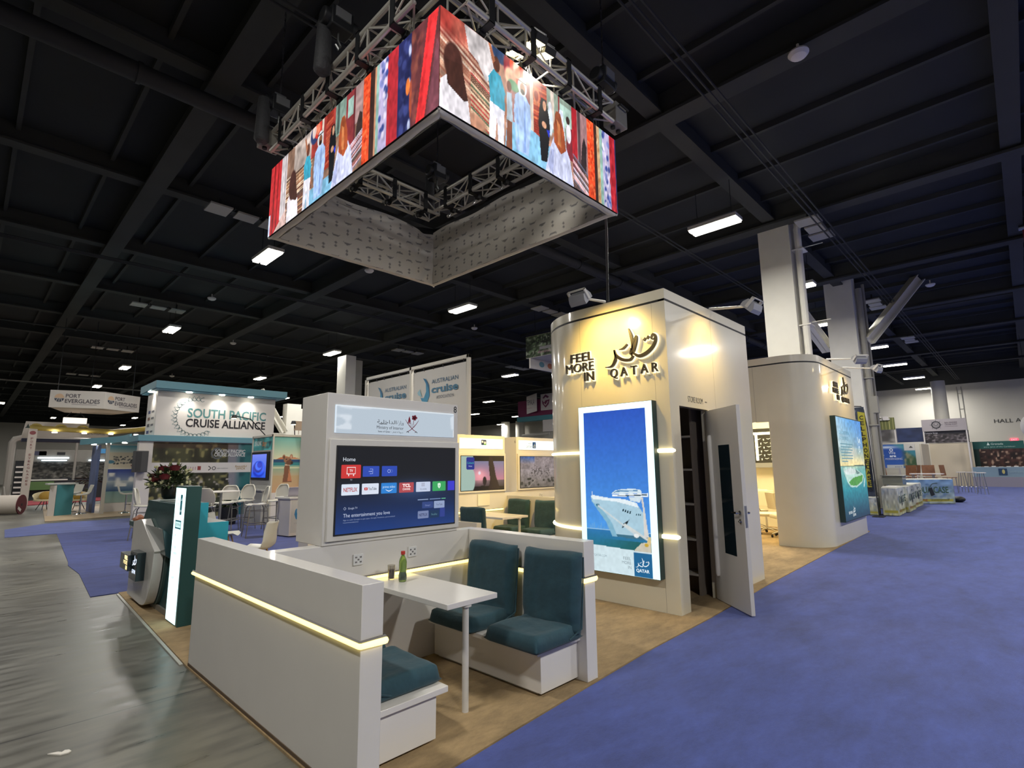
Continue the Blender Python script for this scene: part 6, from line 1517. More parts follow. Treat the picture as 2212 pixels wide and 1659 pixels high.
k0 = stool('nearest tall stool, its rounded back toward the white stall counter', (4.95, 13.28, .008), -.15)
dup(k0, (3.85, 13.45, .008), 1.2 + math.pi, 'tall stool in front of the high table, its back to the green pillar')
dup(k0, (4.75, 14.75, .008), .9, 'tall stool behind the high table, right of the pole')
dup(k0, (4.15, 15.2, .008), 1.5, 'tall stool farthest behind the high table on its left')
dup(k0, (5.25, 15.1, .008), .5, 'tall stool behind the table whose back edge sticks out to the right')
dup(k0, (5.95, 14.6, .008), .4, 'tall stool behind the laptop on the stall counter')
dup(k0, (3.05, 14.9, .008), 2.8, 'tall stool seen between the white booth end and the flowers')
t = thing('high_table', 'round high table with one steel pole among the tall stools', 'table', (4.4, 14.1, .008))
mb = MB(); mb.cyl((4.4, 14.1, 1.045), (4.4, 14.1, 1.07), .42, n=36); part(t, 'tabletop', mb, BW)
mb = MB(); mb.cyl((4.4, 14.1, .03), (4.4, 14.1, 1.045), .03); mb.lathe([(.25, 0), (.25, .012), (.06, .03), (.03, .05)], (4.4, 14.1, .009), 24); part(t, 'pedestal', mb, STEEL)
pt = thing('potted_plant', 'dark potted plant on the blue carpet behind the tall stools', 'plant', (5.5, 16.9, .008))
mb = MB(); mb.lathe([(.2, 0), (.26, .5), (.24, .5), (.2, .42)], (5.5, 16.9, .008), 20); part(pt, 'pot', mb, BLACK, smooth=60)
mb = MB()
for k in range(160):
    a = rf.uniform(0, 6.28); e = rf.uniform(-.3, 1.2); d = Vector((math.cos(a) * math.cos(e), math.sin(a) * math.cos(e), math.sin(e))); leafblade(mb, Vector((5.5, 16.9, .55)) + d * rf.uniform(.0, .15), d + Vector((0, 0, -.2)), rf.uniform(.12, .25), .03)
part(pt, 'foliage', mb, mat('plant_green', '2a3d22', .6, var=(12, .4)), smooth=0)

# ================================================================== FRAMED CRUISE ASSOCIATION BANNERS
bf_ = thing('framed_banner', 'two laced white cruise association banners in a tall white frame', 'banner', (10, 14.3, 0))
WF = mat('frame_white', 'd8d4c8', .4)
mb = MB()
for y in (11.50, 14.38, 17.2): mb.box(10.0, y - .05, 0, 10.1, y + .05, 4.88)
mb.box(10.0, 11.45, 4.78, 10.1, 17.25, 4.88); mb.box(10.0, 11.45, 2.35, 10.1, 17.25, 2.43); part(bf_, 'frame', mb, WF, .004)
for k, (y0, y1) in enumerate(((14.48, 17.1), (11.62, 14.28))):
    mb = MB(); mb.slab(lambda u, v: Vector((10.06 + .015 * math.sin(5 * v + 3 * u), y0 + (y1 - y0) * u, 2.48 + 2.2 * v)), 10, 8, (.006, 0, 0)); bp = part(bf_, 'banner', mb, mat('banner_cloth', 'd5d2cc', .7), smooth=60)
    A = Art((10.035, y1, 2.48), -Y, Z, .002); o_ = .95 if k == 0 else .82
    A.poly([(o_ - .48, 1.45), (o_ - .4, 1.62), (o_ - .42, 1.4), (o_ - .3, 1.2), (o_ - .05, 1.1), (o_ + .1, 1.35), (o_ + .06, 1.7), (o_ - .1, 1.9), (o_ - .25, 1.95), (o_ - .1, 1.75), (o_ - .08, 1.5), (o_ - .2, 1.3), (o_ - .36, 1.32)], '4a94b8')
    A.poly([(o_ - .25, 1.95), (o_ - .1, 1.9), (o_ + .06, 1.7), (o_ + .1, 1.35), (o_ + .02, 1.6), (o_ - .1, 1.8)], '2f6f98', 2); A.poly([(o_ - .55, 1.5), (o_ - .42, 1.6), (o_ - .3, 1.35), (o_ - .5, 1.42)], '9ac4d0', 2)
    A.text('AUSTRALIAN', o_ + .2, 1.72, .13, '4a6f8e', w=1.3); A.text('cruise', o_ + .2, 1.42, .22, '4f7f9c', w=1.3, bold=.03); A.text('ASSOCIATION', o_ + .45, 1.22, .09, '6a7280', w=.85)
    A.text('www.australiancruiseassociation.com', o_ + .0, .55, .07, 'a8aeb4', w=1.5); A.build(bp, 'lettering', PRINT)
    mb = MB()
    for j in range(6):
        y = y0 + .1 + (y1 - y0 - .2) * j / 5; mb.tube([(10.05, y, 4.8), (10.05, y + .02, 4.72), (10.06, y, 4.66)], .012, 5)
    part(bf_, 'lacing', mb, BLACK)

# ================================================================== HANGING COUNTRY SIGNS
gs = thing('hanging_sign', 'hanging box sign with a green jungle picture, half hidden by the tower', 'sign', (16.2, 13.6, 6.0))
mb = MB(); mb.prism([(16.0, 14.65), (18.0, 14.35), (18.6, 12.0), (16.1, 12.2)], 6.06, 6.98, 'z'); part(gs, 'box', mb, mat('sign_box_white', 'c9c5c0', .6), smooth=0)
d_ = (Vector((16.1, 12.2, 0)) - Vector((16.0, 14.65, 0))); 
C = Canvas(70, 30, '4a5a44'); C.noise(8, 16, .6, 71); C.mix((vnoise(30, 70, 12, 26, 72) - .55) * 4, '9aa494'); C.mix((vnoise(30, 70, 10, 22, 73) - .6) * 4, '20281e'); C.rect(.3, .3, 1, .42, '8a8a90')
C.build(gs, 'jungle_picture', PRINT, Vector((16.0, 14.65, 6.07)) + Vector((-.003, 0, 0)), d_, Z, d_.length, .9)
A = Art(Vector((15.995, 14.65, 6.07)), d_, Z, .004); A.text('GUADELOUPE', .55, .55, .25, '23262a', w=1.8, bold=.01); A.text('ISLANDS', 1.5, .36, .15, '3a3f44', w=.7); A.text('destination', .62, .12, .12, 'b08a9a', w=1.0, slant=.3); A.build(gs, 'lettering', PRINT)
mb = MB()
for p in ((16.2, 14.3), (17.9, 14.2), (18.3, 12.2), (16.3, 12.5)): mb.cyl((p[0], p[1], 6.98), (p[0], p[1], 8.5), .012, n=6)
part(gs, 'cable', mb, DARK)
ww = thing('hanging_sign', 'white lower hanging sign face with coloured round marks under the jungle picture', 'sign', (16.8, 14.1, 5.7))
mb = MB(); mb.box(16.0, 14.40, 5.62, 18.2, 14.48, 6.05); part(ww, 'panel', mb, MATS['sign_box_white'], smooth=0)
A = Art((16.0, 14.395, 5.62), X, Z, .003)
for k, c in enumerate(('5f8a94', 'b0684a', '7a9a6a')): A.ell(.7 + .55 * k, .24, .17, .12, c)
A.build(ww, 'round_marks', PRINT)
mb = MB(); mb.cyl((16.6, 14.44, 6.05), (16.6, 14.44, 6.07), .012, n=6); part(ww, 'cable', mb, DARK)
gm = thing('hanging_sign', 'purple hanging sign with a curved white country banner', 'sign', (30, 26.8, 5.2))
mb = MB(); mb.box(30.0, 22.5, 5.38, 30.3, 28.42, 6.62); part(gm, 'purple_panel', mb, mat('sign_purple', '7a2f55', .6), smooth=0)
mb = MB(); mb.slab(lambda u, v: Vector((29.85 - .35 * u, 27.35 - 1.35 * u, 5.55 + .12 * u + 1.35 * v)), 8, 3, (.03, 0, 0)); mb2 = mb; part(gm, 'white_banner', mb, mat('banner_white', 'cfcac8', .6), smooth=60)
mb = MB(); mb.box(29.9, 22.6, 5.72, 29.96, 25.95, 6.95); part(gm, 'white_panel', mb, MATS['banner_white'], smooth=0)
A = Art((29.80, 27.33, 5.6), Vector((-.35, -1.35, .0)), Z, .03)
A.text('TEMALA', .1, .60, .38, '4a3f5a', w=1.1, bold=.01); A.text('un paraiso', .15, .32, .1, 'b06a84', w=.7); A.build(gm, 'banner_lettering', PRINT)
A = Art((29.89, 25.9, 5.75), -Y, Z, .01); A.poly([(.15, .9), (.45, 1.15), (.8, .95), (.65, .85), (.45, .97), (.3, .85)], '6a2f55'); A.poly([(.1, .75), (.3, .55), (.45, .7), (.85, .75), (.75, .4), (.45, .15), (.15, .45)], '7a3358'); A.stroke([(.3, .5), (.45, .35), (.7, .62)], .07, 'cfcac8', 2); A.text('GUATEMALA', 1.1, .5, .3, '4a3f5a', w=2.0); A.build(gm, 'panel_lettering', PRINT)
mb = MB(); mb.box(29.95, 22.5, 5.02, 30.6, 28.5, 5.37); part(gm, 'teal_base', mb, mat('sign_teal', '4f8f9c', .6), smooth=0)
mb = MB()
for y in (23.5, 27.8): mb.cyl((30.15, y, 6.62), (30.15, y, 8.5), .015, n=6)
part(gm, 'cable', mb, DARK)
t = thing('hanging_sign', 'small plain white hanging box below the purple sign', 'sign', (30, 25.0, 4.1), 0)
mb = MB(); mb.box(29.9, 24.0, 4.12, 30.2, 25.78, 5.0); part(t, 'box', mb, MATS['banner_white'], smooth=0)
mb = MB(); mb.box(30.2, 24.95, 4.0, 30.26, 25.05, 4.95); mb.tube([(30.05, 28.0, 3.9), (30.05, 25.3, 4.0)], .12, 10); mb.cyl((30.25, 25.0, 4.1), (30.25, 25.0, 0), .05, n=8); mb.cyl((30.05, 27.7, 3.9), (30.05, 27.7, 0), .05, n=8); part(t, 'truss_bar', mb, ALU)

# ================================================================== HARBOUR BOOTH, FAR LEFT
hs = thing('hanging_sign', 'folded white harbour banner hanging over the far left booths', 'sign', (3.85, 28.5, 4.2))
P3 = ((2.15, 28.6), (3.86, 27.9), (5.3, 28.9))
for k in range(2):
    a, b_ = Vector((*P3[k], 4.18)), Vector((*P3[k + 1], 4.18)); U = (b_ - a); L_ = U.length; U.normalize(); N = U.cross(Z)
    mb = MB(); q = [(a.x, a.y), (b_.x, b_.y), (b_.x - N.x * .06, b_.y - N.y * .06), (a.x - N.x * .06, a.y - N.y * .06)]; mb.prism(q, 4.18, 4.90, 'z'); pn = part(hs, 'banner', mb, mat('harbour_banner', 'c6bfb8', .6), smooth=0)
    A = Art(a + N * .004, U, Z, .003); s_ = L_ / 1.85
    A.ell(.32 * s_, .40, .16 * s_, .17, 'c8a88a', 1, 0, 180); A.ell(.32 * s_, .38, .16 * s_, .15, '3c4250', 1, 180, 360)
    for w_ in (-.1, 0, .1): A.line(((.32 + w_) * s_, .25), ((.32 + w_ * .5) * s_, .38), .02, 'c6bfb8', 2)
    A.text('PORT', .53 * s_, .42, .15, '453f48', w=.5 * s_, bold=.01); A.text('EVERGLADES', .52 * s_, .20, .16, '453f48', w=1.18 * s_, bold=.01); A.rect(.75 * s_, .13, 1.6 * s_, .15, '8a8286'); A.build(pn, 'lettering', PRINT)
mb = MB(); mb.prism([(2.2, 28.7), (3.86, 28.0), (5.25, 28.95), (4.6, 31), (2.9, 31)], 4.19, 4.21, 'z'); part(hs, 'underside', mb, mat('harbour_under', 'b0a498', .7), smooth=0)
mb = MB()
for p in ((2.4, 28.8), (5.0, 28.9), (3.7, 30.6)): mb.cyl((p[0], p[1], 4.2), (p[0], p[1], 8.5), .012, n=6)
part(hs, 'cable', mb, DARK)
hb_ = thing('booth_canopy', 'yellow canopy bar on a white lettered post, far left booth', 'canopy', (4.5, 30, 0))
YEL = mat('canopy_yellow', 'b09c52', .5)
mb = MB(); mb.tube([(1.75, 30, 3.40), (3.0, 30, 3.36), (4.6, 30, 3.33), (5.4, 29.2, 3.42), (5.9, 28.8, 3.5)], .11, 10)
for x in (1.95, 2.75, 3.5): mb.tube([(x + .17 * math.cos(a), 30, 3.42 + .12 * math.sin(a)) for a in np.linspace(0, 3.14, 9)], .05, 8)
part(hb_, 'bar', mb, YEL, smooth=60)
mb = MB(); mb.prism([(1.72, .0), (1.98, .0), (2.0, 3.34), (1.72, 3.36)], 29.9, 30.1, 'y'); ps = part(hb_, 'post', mb, mat('post_white', 'c6bcb4', .5), smooth=0)
A = Art((1.74, 29.895, .9), X, Z, .003)
for k, c in enumerate('PORTEVERGLADES'): A.text(c, .12, 2.0 - .135 * (k + (k > 3)), .08, '8a4a4f', 'c', .075)
A.ell(.12, 2.28, .10, .08, '8a4a4f'); A.build(ps, 'post_lettering', PRINT)
for x in (2.55, 3.55, 4.5, 5.45):
    mb = MB(); mb.cyl((x, 29.85, 3.20), (x, 29.85, 3.24), .09, n=12); part(hb_, 'downlight', mb, LAMP)
wb = thing('booth_header', 'long white curved header board behind the yellow canopy bar', 'sign', (2.7, 32, 3))
mb = MB(); mb.prism([(1.62, 3.05), (4.75, 3.15), (4.7, 3.55), (3.95, 3.6), (3.95, 3.8), (1.72, 3.80), (1.68, 3.5)], 32.0, 32.1, 'y'); part(wb, 'board', mb, mat('header_white', 'c9c2bc', .6), smooth=0)
A = Art((1.6, 31.99, 3.0), X, Z, .004); A.text('CRUISE', 2.45, .28, .13, '6a6468', w=.55); A.text('TO', 2.25, .28, .13, '4a4448', w=.15); A.rect(1.6, .36, 2.0, .38, 'b0847c'); A.poly([(.15, .55), (.2, .7), (.25, .55), (.3, .5), (.1, .5)], '3a4a44'); A.rect(.4, .4, .7, .41, '8a8488'); A.build(wb, 'lettering', PRINT)
mb = MB(); mb.box(1.66, 32.02, 2.90, 5.2, 32.6, 3.04); part(wb, 'navy_soffit', mb, mat('navy_soffit', '232a44', .6), smooth=0)
mb = MB(); mb.cyl((1.9, 32.3, 0), (1.9, 32.3, 2.9), .05, n=8); mb.cyl((5.0, 32.3, 0), (5.0, 32.3, 2.9), .05, n=8); part(wb, 'support', mb, WF)
lbx = thing('hanging_lightbox', 'white glowing box hanging under the harbour banner', 'sign', (3.2, 30.5, 3.7))
mb = MB(); mb.box(2.84, 30.4, 3.68, 3.66, 30.6, 3.93); part(lbx, 'box', mb, mat('lightbox_glow', 'fff4e6', .4, emit=1.1), .01)
mb = MB(); mb.cyl((2.9, 30.5, 3.93), (3.1, 30.5, 4.19), .01, n=5); mb.cyl((3.6, 30.5, 3.93), (3.4, 30.5, 4.19), .01, n=5); part(lbx, 'cord', mb, DARK)
# teal canopy with pictures
tc_ = thing('booth_canopy', 'teal curved canopy band over the island map picture', 'canopy', (4.1, 24, 0))
def band(P, z0, z1, th):
    mb = MB(); P = [Vector((p[0], p[1], 0)) for p in P]; O_ = []
    for i, p in enumerate(P):
        d = (P[min(i + 1, len(P) - 1)] - P[max(0, i - 1)]).normalized(); O_.append(p + Vector((d.y, -d.x, 0)) * -th)
    mb.prism([(p.x, p.y) for p in P] + [(p.x, p.y) for p in O_[::-1]], z0, z1, 'z'); return mb
part(tc_, 'band', band([(3.05, 26.5), (3.3, 25.2), (3.65, 24.0), (3.80, 22.8), (3.78, 21.62)], 2.58, 2.80, .06), CTEAL, smooth=60)
mb = MB(); mb.prism([(3.1, 26.5), (3.35, 25.2), (3.72, 24.0), (3.87, 22.8), (3.85, 21.62), (5.2, 21.62), (5.2, 26.5)], 2.60, 2.63, 'z'); part(tc_, 'underside', mb, CTEAL, smooth=0)
for x, y in ((3.4, 25.8), (3.7, 24.8), (4.0, 23.6)):
    mb = MB(); mb.cyl((x, y, 2.56), (x, y, 2.6), .08, n=12); part(tc_, 'downlight', mb, LAMP)
for (x0, y0, x1, y1, c) in ((3.60, 26.9, 3.70, 27.1, 'd0cabc'), (3.62, 24.5, 3.72, 24.6, 'd0cabc')):
    mb = MB(); mb.box(x0, y0, .021, x1, y1, 2.6); part(tc_, 'post', mb, WF, smooth=0)
mb = MB(); mb.box(3.50, 25.4, .021, 3.58, 26.8, 2.55); o = part(tc_, 'side_panel', mb, mat('sky_blue_print', '5a6890', .5, var=(1.5, .3)), smooth=0)
mb = MB(); mb.box(3.75, 25.5, .021, 4.95, 25.56, 2.6); wp = part(tc_, 'picture_panel', mb, BW, smooth=0)
C = Canvas(60, 110, 'd8cdb8'); C.grad('9ab0a4', '7a9a98', 0, .22); C.grad('3a5a80', 'b8c0c4', .2, .38); C.grad('8a9ab0', '3a4a94', .38, .58); C.mix((vnoise(110, 60, 10, 5, 81) - .45) * 3 * (C.v < .52) * (C.v > .28), 'e4e4e0'); C.rect(0, .58, 1, .6, 'e4e0d4'); C.rect(0, .6, 1, .92, 'd6cbb6'); C.grad('c8d0c8', '6ab0c4', .88, 1)
for k in range(40): r_ = random.Random(k + 90); C.ell(.2 + .6 * r_.random(), .66 + .16 * r_.random(), .03, .01, '4a4e52', .4)
C.ell(.12, .71, .12, .03, '4f7f94', .3); C.ell(.85, .645, .1, .018, '6a2a38', .4); C.build(wp, 'island_picture', PRINT, (3.80, 25.495, .35), X, Z, 1.05, 2.2)
mb = MB(); mb.box(4.3, 28.4, .021, 6.6, 28.46, 2.5); rp_ = part(tc_, 'rear_panel', mb, BW, smooth=0)
C = Canvas(60, 50, 'b9c2c8'); C.grad('8a8f94', 'c4ccd2', 0, 1); C.noise(8, 10, .25, 95); C.rect(.08, .52, .4, .8, '9ad0ee'); C.rect(.5, .3, .9, .45, '3a4a5a'); C.build(rp_, 'panel_print', PRINT, (4.3, 28.395, .05), X, Z, 2.3, 2.4)
# counter and seats
ct = thing('stall_counter', 'teal counter with a white edge on the wooden floor', 'counter', (2.55, 25.2, .021))
mb = MB(); mb.prism([(2.38, 24.87), (2.88, 25.15), (2.80, 25.75), (2.32, 25.5)], .021, 1.10, 'z'); part(ct, 'body', mb, mat('counter_teal', '3f8088', .5), smooth=0)
mb = MB(); mb.prism([(2.20, 24.95), (2.37, 24.86), (2.36, 25.05), (2.22, 25.3)], .021, 1.08, 'z'); part(ct, 'white_edge', mb, BW, smooth=0)
mb = MB(); mb.prism([(2.12, 24.85), (2.98, 25.0), (2.9, 25.85), (2.1, 25.6)], 1.10, 1.15, 'z'); part(ct, 'top', mb, mat('counter_top_pale', 'b9bdb8', .4), smooth=0)
def bar_stool(lab, loc, rz):
    t = thing('bar_stool', lab, 'stool', (0, 0, 0), 0, 'chrome pedestal bar stools')
    mb = MB(); mb.slab(lambda u, v: Vector((-.2 + .4 * u, -.2 + .4 * v, .72 + .05 * max(0, u - .7) * 3)), 8, 4, (0, 0, -.05)); mb.slab(lambda u, v: Vector((.2 + .08 * u, -.2 + .4 * v, .76 + .28 * u)), 5, 4, (.03, 0, 0)); part(t, 'seat', mb, SHELL, .01, local=True)
    mb = MB(); mb.cyl((0, 0, .02), (0, 0, .67), .028); mb.lathe([(.21, 0), (.2, .015), (.05, .04), (.03, .06)], (0, 0, 0), 20); mb.tube([(.03, 0, .3), (-.15, -.1, .3), (-.15, .1, .3), (.03, 0, .3)], .01, 6); part(t, 'pedestal', mb, CHROME, local=True)
    t.location = loc; t.rotation_euler = (0, 0, rz); return t
b0 = bar_stool('white bar stool beside the teal counter', (3.12, 25.2, .02), .1)
dup(b0, (3.0, 26.6, .02), .6, 'white bar stool half hidden behind the teal counter')
dup(b0, (4.35, 24.4, .02), 2.9, 'white bar stool in front of the island map picture')
t = thing('high_table', 'dark topped high table in front of the island map picture', 'table', (4.95, 24.4, .021))
mb = MB(); mb.cyl((4.95, 24.4, 1.05), (4.95, 24.4, 1.08), .38, n=28); part(t, 'tabletop', mb, DARK)
mb = MB(); mb.cyl((4.95, 24.4, .04), (4.95, 24.4, 1.05), .035); mb.lathe([(.24, 0), (.22, .02), (.04, .05)], (4.95, 24.4, .021), 20); part(t, 'pedestal', mb, CHROME)
def tub_chair(lab, loc, rz, c):
    t = thing('tub_chair', lab, 'chair', (0, 0, 0), 0, 'yellow cushioned tub chairs')
    mb = MB(); mb.slab(lambda u, v: Vector(((.36 + .06 * v) * math.cos(-2.3 + 4.6 * u), (.36 + .06 * v) * math.sin(-2.3 + 4.6 * u), .40 + (.12 + .22 * math.sin(math.pi * u)) * v)), 16, 4, lambda u, v: Vector((-.04 * math.cos(-2.3 + 4.6 * u), -.04 * math.sin(-2.3 + 4.6 * u), 0))); mb.cyl((0, 0, .36), (0, 0, .42), .38, n=20); part(t, 'shell', mb, mat('tub_cream', 'c9bd9a', .5), local=True, smooth=60)
    mb = MB(); mb.ball((0.12, 0, .55), .16, .26, .2, 12, 8); part(t, 'cushion', mb, mat('mustard_cushion', 'a8873c', .8), local=True, smooth=60)
    mb = MB()
    for a in range(4): mb.tube([(.1 * math.cos(a * 1.57), .1 * math.sin(a * 1.57), .37), (.28 * math.cos(a * 1.57), .28 * math.sin(a * 1.57), 0)], .014, 6)
    part(t, 'legs', mb, DARK, local=True); t.location = loc; t.rotation_euler = (0, 0, rz); return t
u0 = tub_chair('tub chair with a mustard cushion left of the teal counter', (2.45, 29.0, .022), 1.2, 0)
dup(u0, (3.35, 27.9, .022), 1.9, 'tub chair with a mustard cushion behind the bar stool')
# wooden platform, reel, red runner
slabpoly('booth_platform', [(1.95, 22.45), (4.4, 22.9), (8.5, 23.4), (8.5, 31.5), (2.6, 31.5), (2.2, 26)], .02, mat('pale_wood_floor', 'a89478', .5, var=(1.2, .12)), 'pale wooden floor of the far left booth', 'floor panel')
slabpoly('red_carpet', [(2.2, 33.5), (6.8, 36.5), (7.0, 40.5), (2.3, 38.0)], .03, mat('red_carpet', '8e2c38', .9), 'red carpet strip behind the teal counter')
re_ = thing('carpet_reel', 'white carpet roll with a dark red end lying on the concrete', 'carpet roll', (1.35, 27.5, 0))
ax = Vector((-.62, .30, 0)); c0 = Vector((1.62, 27.2, .36)); mb = MB(); mb.cyl(c0, c0 + ax, .35, n=28); part(re_, 'roll', mb, mat('roll_white', 'cfc6bc', .7), smooth=40)
mb = MB(); an = ax.normalized(); mb.cyl(c0 - an * .03, c0 + an * .001, .36, n=28); part(re_, 'red_end', mb, mat('reel_red', '5a2028', .7), smooth=40)
mb = MB(); mb.cyl(c0 - an * .035, c0 - an * .02, .05, n=12); part(re_, 'core', mb, BLACK)
mb = MB(); sd = an.cross(Z); q = c0 - an * .033 + sd * -.14 + Z * -.16; M_ = Matrix.Translation(q) @ Matrix((( sd.x, an.x, 0, 0), (sd.y, an.y, 0, 0), (0, 0, 1, 0), (0, 0, 0, 1))) @ Matrix.Rotation(.5, 4, 'Y'); mb.box(-.12, -.003, -.05, .12, .003, .05, M_); part(re_, 'tag', mb, BW)
# clutter of the booths behind: portal frame, shelf unit, counters, plants and lamps
t = thing('portal_booth', 'grey white portal frame at the far left edge', 'booth', (2.2, 42, 0))
mb = MB(); mb.tube([(1.75, 41, 0), (1.75, 41, 3.2), (1.85, 41, 3.38), (2.05, 41, 3.45), (6.2, 41, 3.35)], .16, 8, sq=False); mb.tube([(4.6, 41, 0), (4.6, 41, 3.3)], .06, 8); part(t, 'frame', mb, mat('portal_grey', 'a9a39c', .5))
t = thing('display_wall', 'row of grey display panels with strip lights behind the far left booth', 'display', (4.5, 44, 0))
mb = MB(); mb.box(2.1, 44, .0, 7.5, 44.15, 2.9); part(t, 'panel', mb, mat('panel_grey', '8a8680', .6, var=(.9, .15)), smooth=0)
mb = MB(); mb.box(3.1, 43.9, 2.35, 4.6, 43.95, 2.43); mb.box(3.3, 43.85, 2.2, 4.5, 43.9, 2.26); mb.box(5.6, 43.9, 2.2, 6.5, 43.95, 2.28); part(t, 'strip_light', mb, mat('cool_strip', 'dff2ff', .4, emit=3))
C = Canvas(90, 44, '55524e'); C.noise(14, 30, .5, 91); C.mix((vnoise(44, 90, 14, 40, 92) - .55) * 2.5, '2c2d31'); C.mix((vnoise(44, 90, 20, 50, 93) - .68) * 3, '9a968e'); C.rect(0, 0, 1, .18, '20242e'); C.build(t, 'picture', PRINT, (2.4, 43.99, .9), X, Z, 4.8, 1.25)
A = Art((2.2, 43.99, 2.5), X, Z, .01); A.rect(.6, .05, 1.3, .3, '4a4a62'); A.rect(.95, .05, 1.3, .3, '7a3f48'); A.rect(1.8, .08, 2.2, .25, '2a2a30'); A.rect(3.8, .2, 5.0, .5, '5aa4e0'); A.build(t, 'flag_prints', PRINT)
t = thing('low_counter', 'long dark low counter with a green box behind the far left chairs', 'counter', (4.3, 38, 0))
mb = MB(); mb.box(2.4, 39.6, .031, 7.2, 40.1, 1.05); part(t, 'body', mb, mat('counter_dark', '2a2d33', .6), smooth=0)
mb = MB(); mb.box(2.4, 39.55, 1.05, 4.2, 40.15, 1.12); part(t, 'top', mb, BW, smooth=0)
mb = MB(); mb.box(2.5, 39.3, .55, 3.6, 39.55, 1.0); part(t, 'green_box', mb, mat('box_green', '5a7a48', .6), smooth=0)
t = thing('literature_rack', 'dark rack of stacked brochures beside the white lettered post', 'rack', (1.95, 36, 0))
mb = MB(); mb.box(1.75, 36, 0, 2.15, 36.3, 2.1); part(t, 'frame', mb, DARK, smooth=0)
for k in range(6):
    mb = MB(); mb.box(1.78, 35.9, .5 + .25 * k, 2.12, 36.0, .58 + .25 * k); part(t, 'tray', mb, BW, smooth=0)
t = thing('garden_chair', 'white chair standing between the portal frame and the lettered post', 'chair', (1.6, 33, 0))
mb = MB(); mb.box(1.45, 33, .42, 1.85, 33.4, .46); mb.slab(lambda u, v: Vector((1.4 - .08 * u, 33 + .4 * v, .46 + .45 * u)), 4, 4, (.03, 0, 0)); part(t, 'seat', mb, BW)
mb = MB()
for x, y in ((1.47, 33.02), (1.83, 33.02), (1.47, 33.38), (1.83, 33.38)): mb.cyl((x, y, 0), (x, y, .43), .018, n=6)
part(t, 'legs', mb, BW)
for i, (x, y, lab) in enumerate(((4.9, 36.8, 'leafy dark plant standing right of the thin pole in the far left booth'), (6.4, 37.9, 'leafy dark plant farther right beside the sky print panel'))):
    t = thing('potted_plant', lab, 'plant', (x, y, .031), 0, 'far left booth plants')
    mb = MB(); mb.lathe([(.2, 0), (.26, .6), (.2, .6)], (x, y, .031), 14); part(t, 'pot', mb, mat('pot_green', '4a5a4a', .7))
    mb = MB()
    for k in range(110):
        a = rf.uniform(0, 6.28); e = rf.uniform(0, 1.45); d = Vector((math.cos(a) * math.cos(e), math.sin(a) * math.cos(e), math.sin(e))); leafblade(mb, Vector((x, y, .9)) + d * rf.uniform(.1, .6), d + Vector((0, 0, -.5)), rf.uniform(.25, .45), .04)
    mb.cyl((x, y, .5), (x, y, 1.2), .02, n=5); part(t, 'foliage', mb, mat('plant_grey_green', '3c4034', .7), smooth=0)
# ================================================================== FAR RIGHT OF THE HALL
fb = thing('feather_banner', 'tall dark feather banner with yellow phone lettering beside the second tower', 'banner', (18.9, 3.4, .008))
pf = [(3.74, .62), (3.72, 1.2), (3.70, 3.2), (3.66, 3.30), (3.45, 3.26), (3.39, 2.6), (3.36, 1.5), (3.34, .60)]
mb = MB(); mb.slab(lambda u, v: Vector((18.95 + .02 * math.sin(5 * v), 3.70 - .02 * v + (3.36 + .05 * v - 3.70 + .02 * v) * u, .60 + 2.68 * v)), 4, 14, (.012, 0, 0)); part(fb, 'flag', mb, mat('flag_dark_blue', '3a4250', .8, var=(5, .4)), smooth=60)
A = Art((18.925, 3.70, .6), -Y, Z, .004)
A.poly([(.10, .3), (.28, .25), (.26, .9), (.31, 1.2), (.30, 2.5), (.12, 2.55), (.09, 1.4), (.2, .9)], 'b0a83c')
for k, c in enumerate('CELLPHONECASES'): A.text(c, .205 + .01 * k / 3, 2.30 - .165 * k, .115, '23262c', 'c', .10, l=2, bold=.02)
for k in range(6): A.ell(.06 + .006 * k, .15 + .17 * k, .035, .06, '8a3038', 2)
for k in range(9): A.poly([(.03 + .01 * k, 2.62 - .28 * k), (.09 + .01 * k, 2.58 - .28 * k), (.05, 2.45 - .28 * k)], '6a7280', 1)
A.build(fb, 'lettering', PRINT)
mb = MB(); mb.tube([(18.96, 3.33, .01), (18.96, 3.34, 1.2), (18.96, 3.375, 2.6), (18.96, 3.42, 3.2), (18.96, 3.48, 3.3), (18.96, 3.66, 3.32)], .014, 6); part(fb, 'pole', mb, BLACK)
mb = MB(); mb.box(18.8, 3.2, .008, 19.15, 3.48, .03); part(fb, 'foot', mb, BLACK)

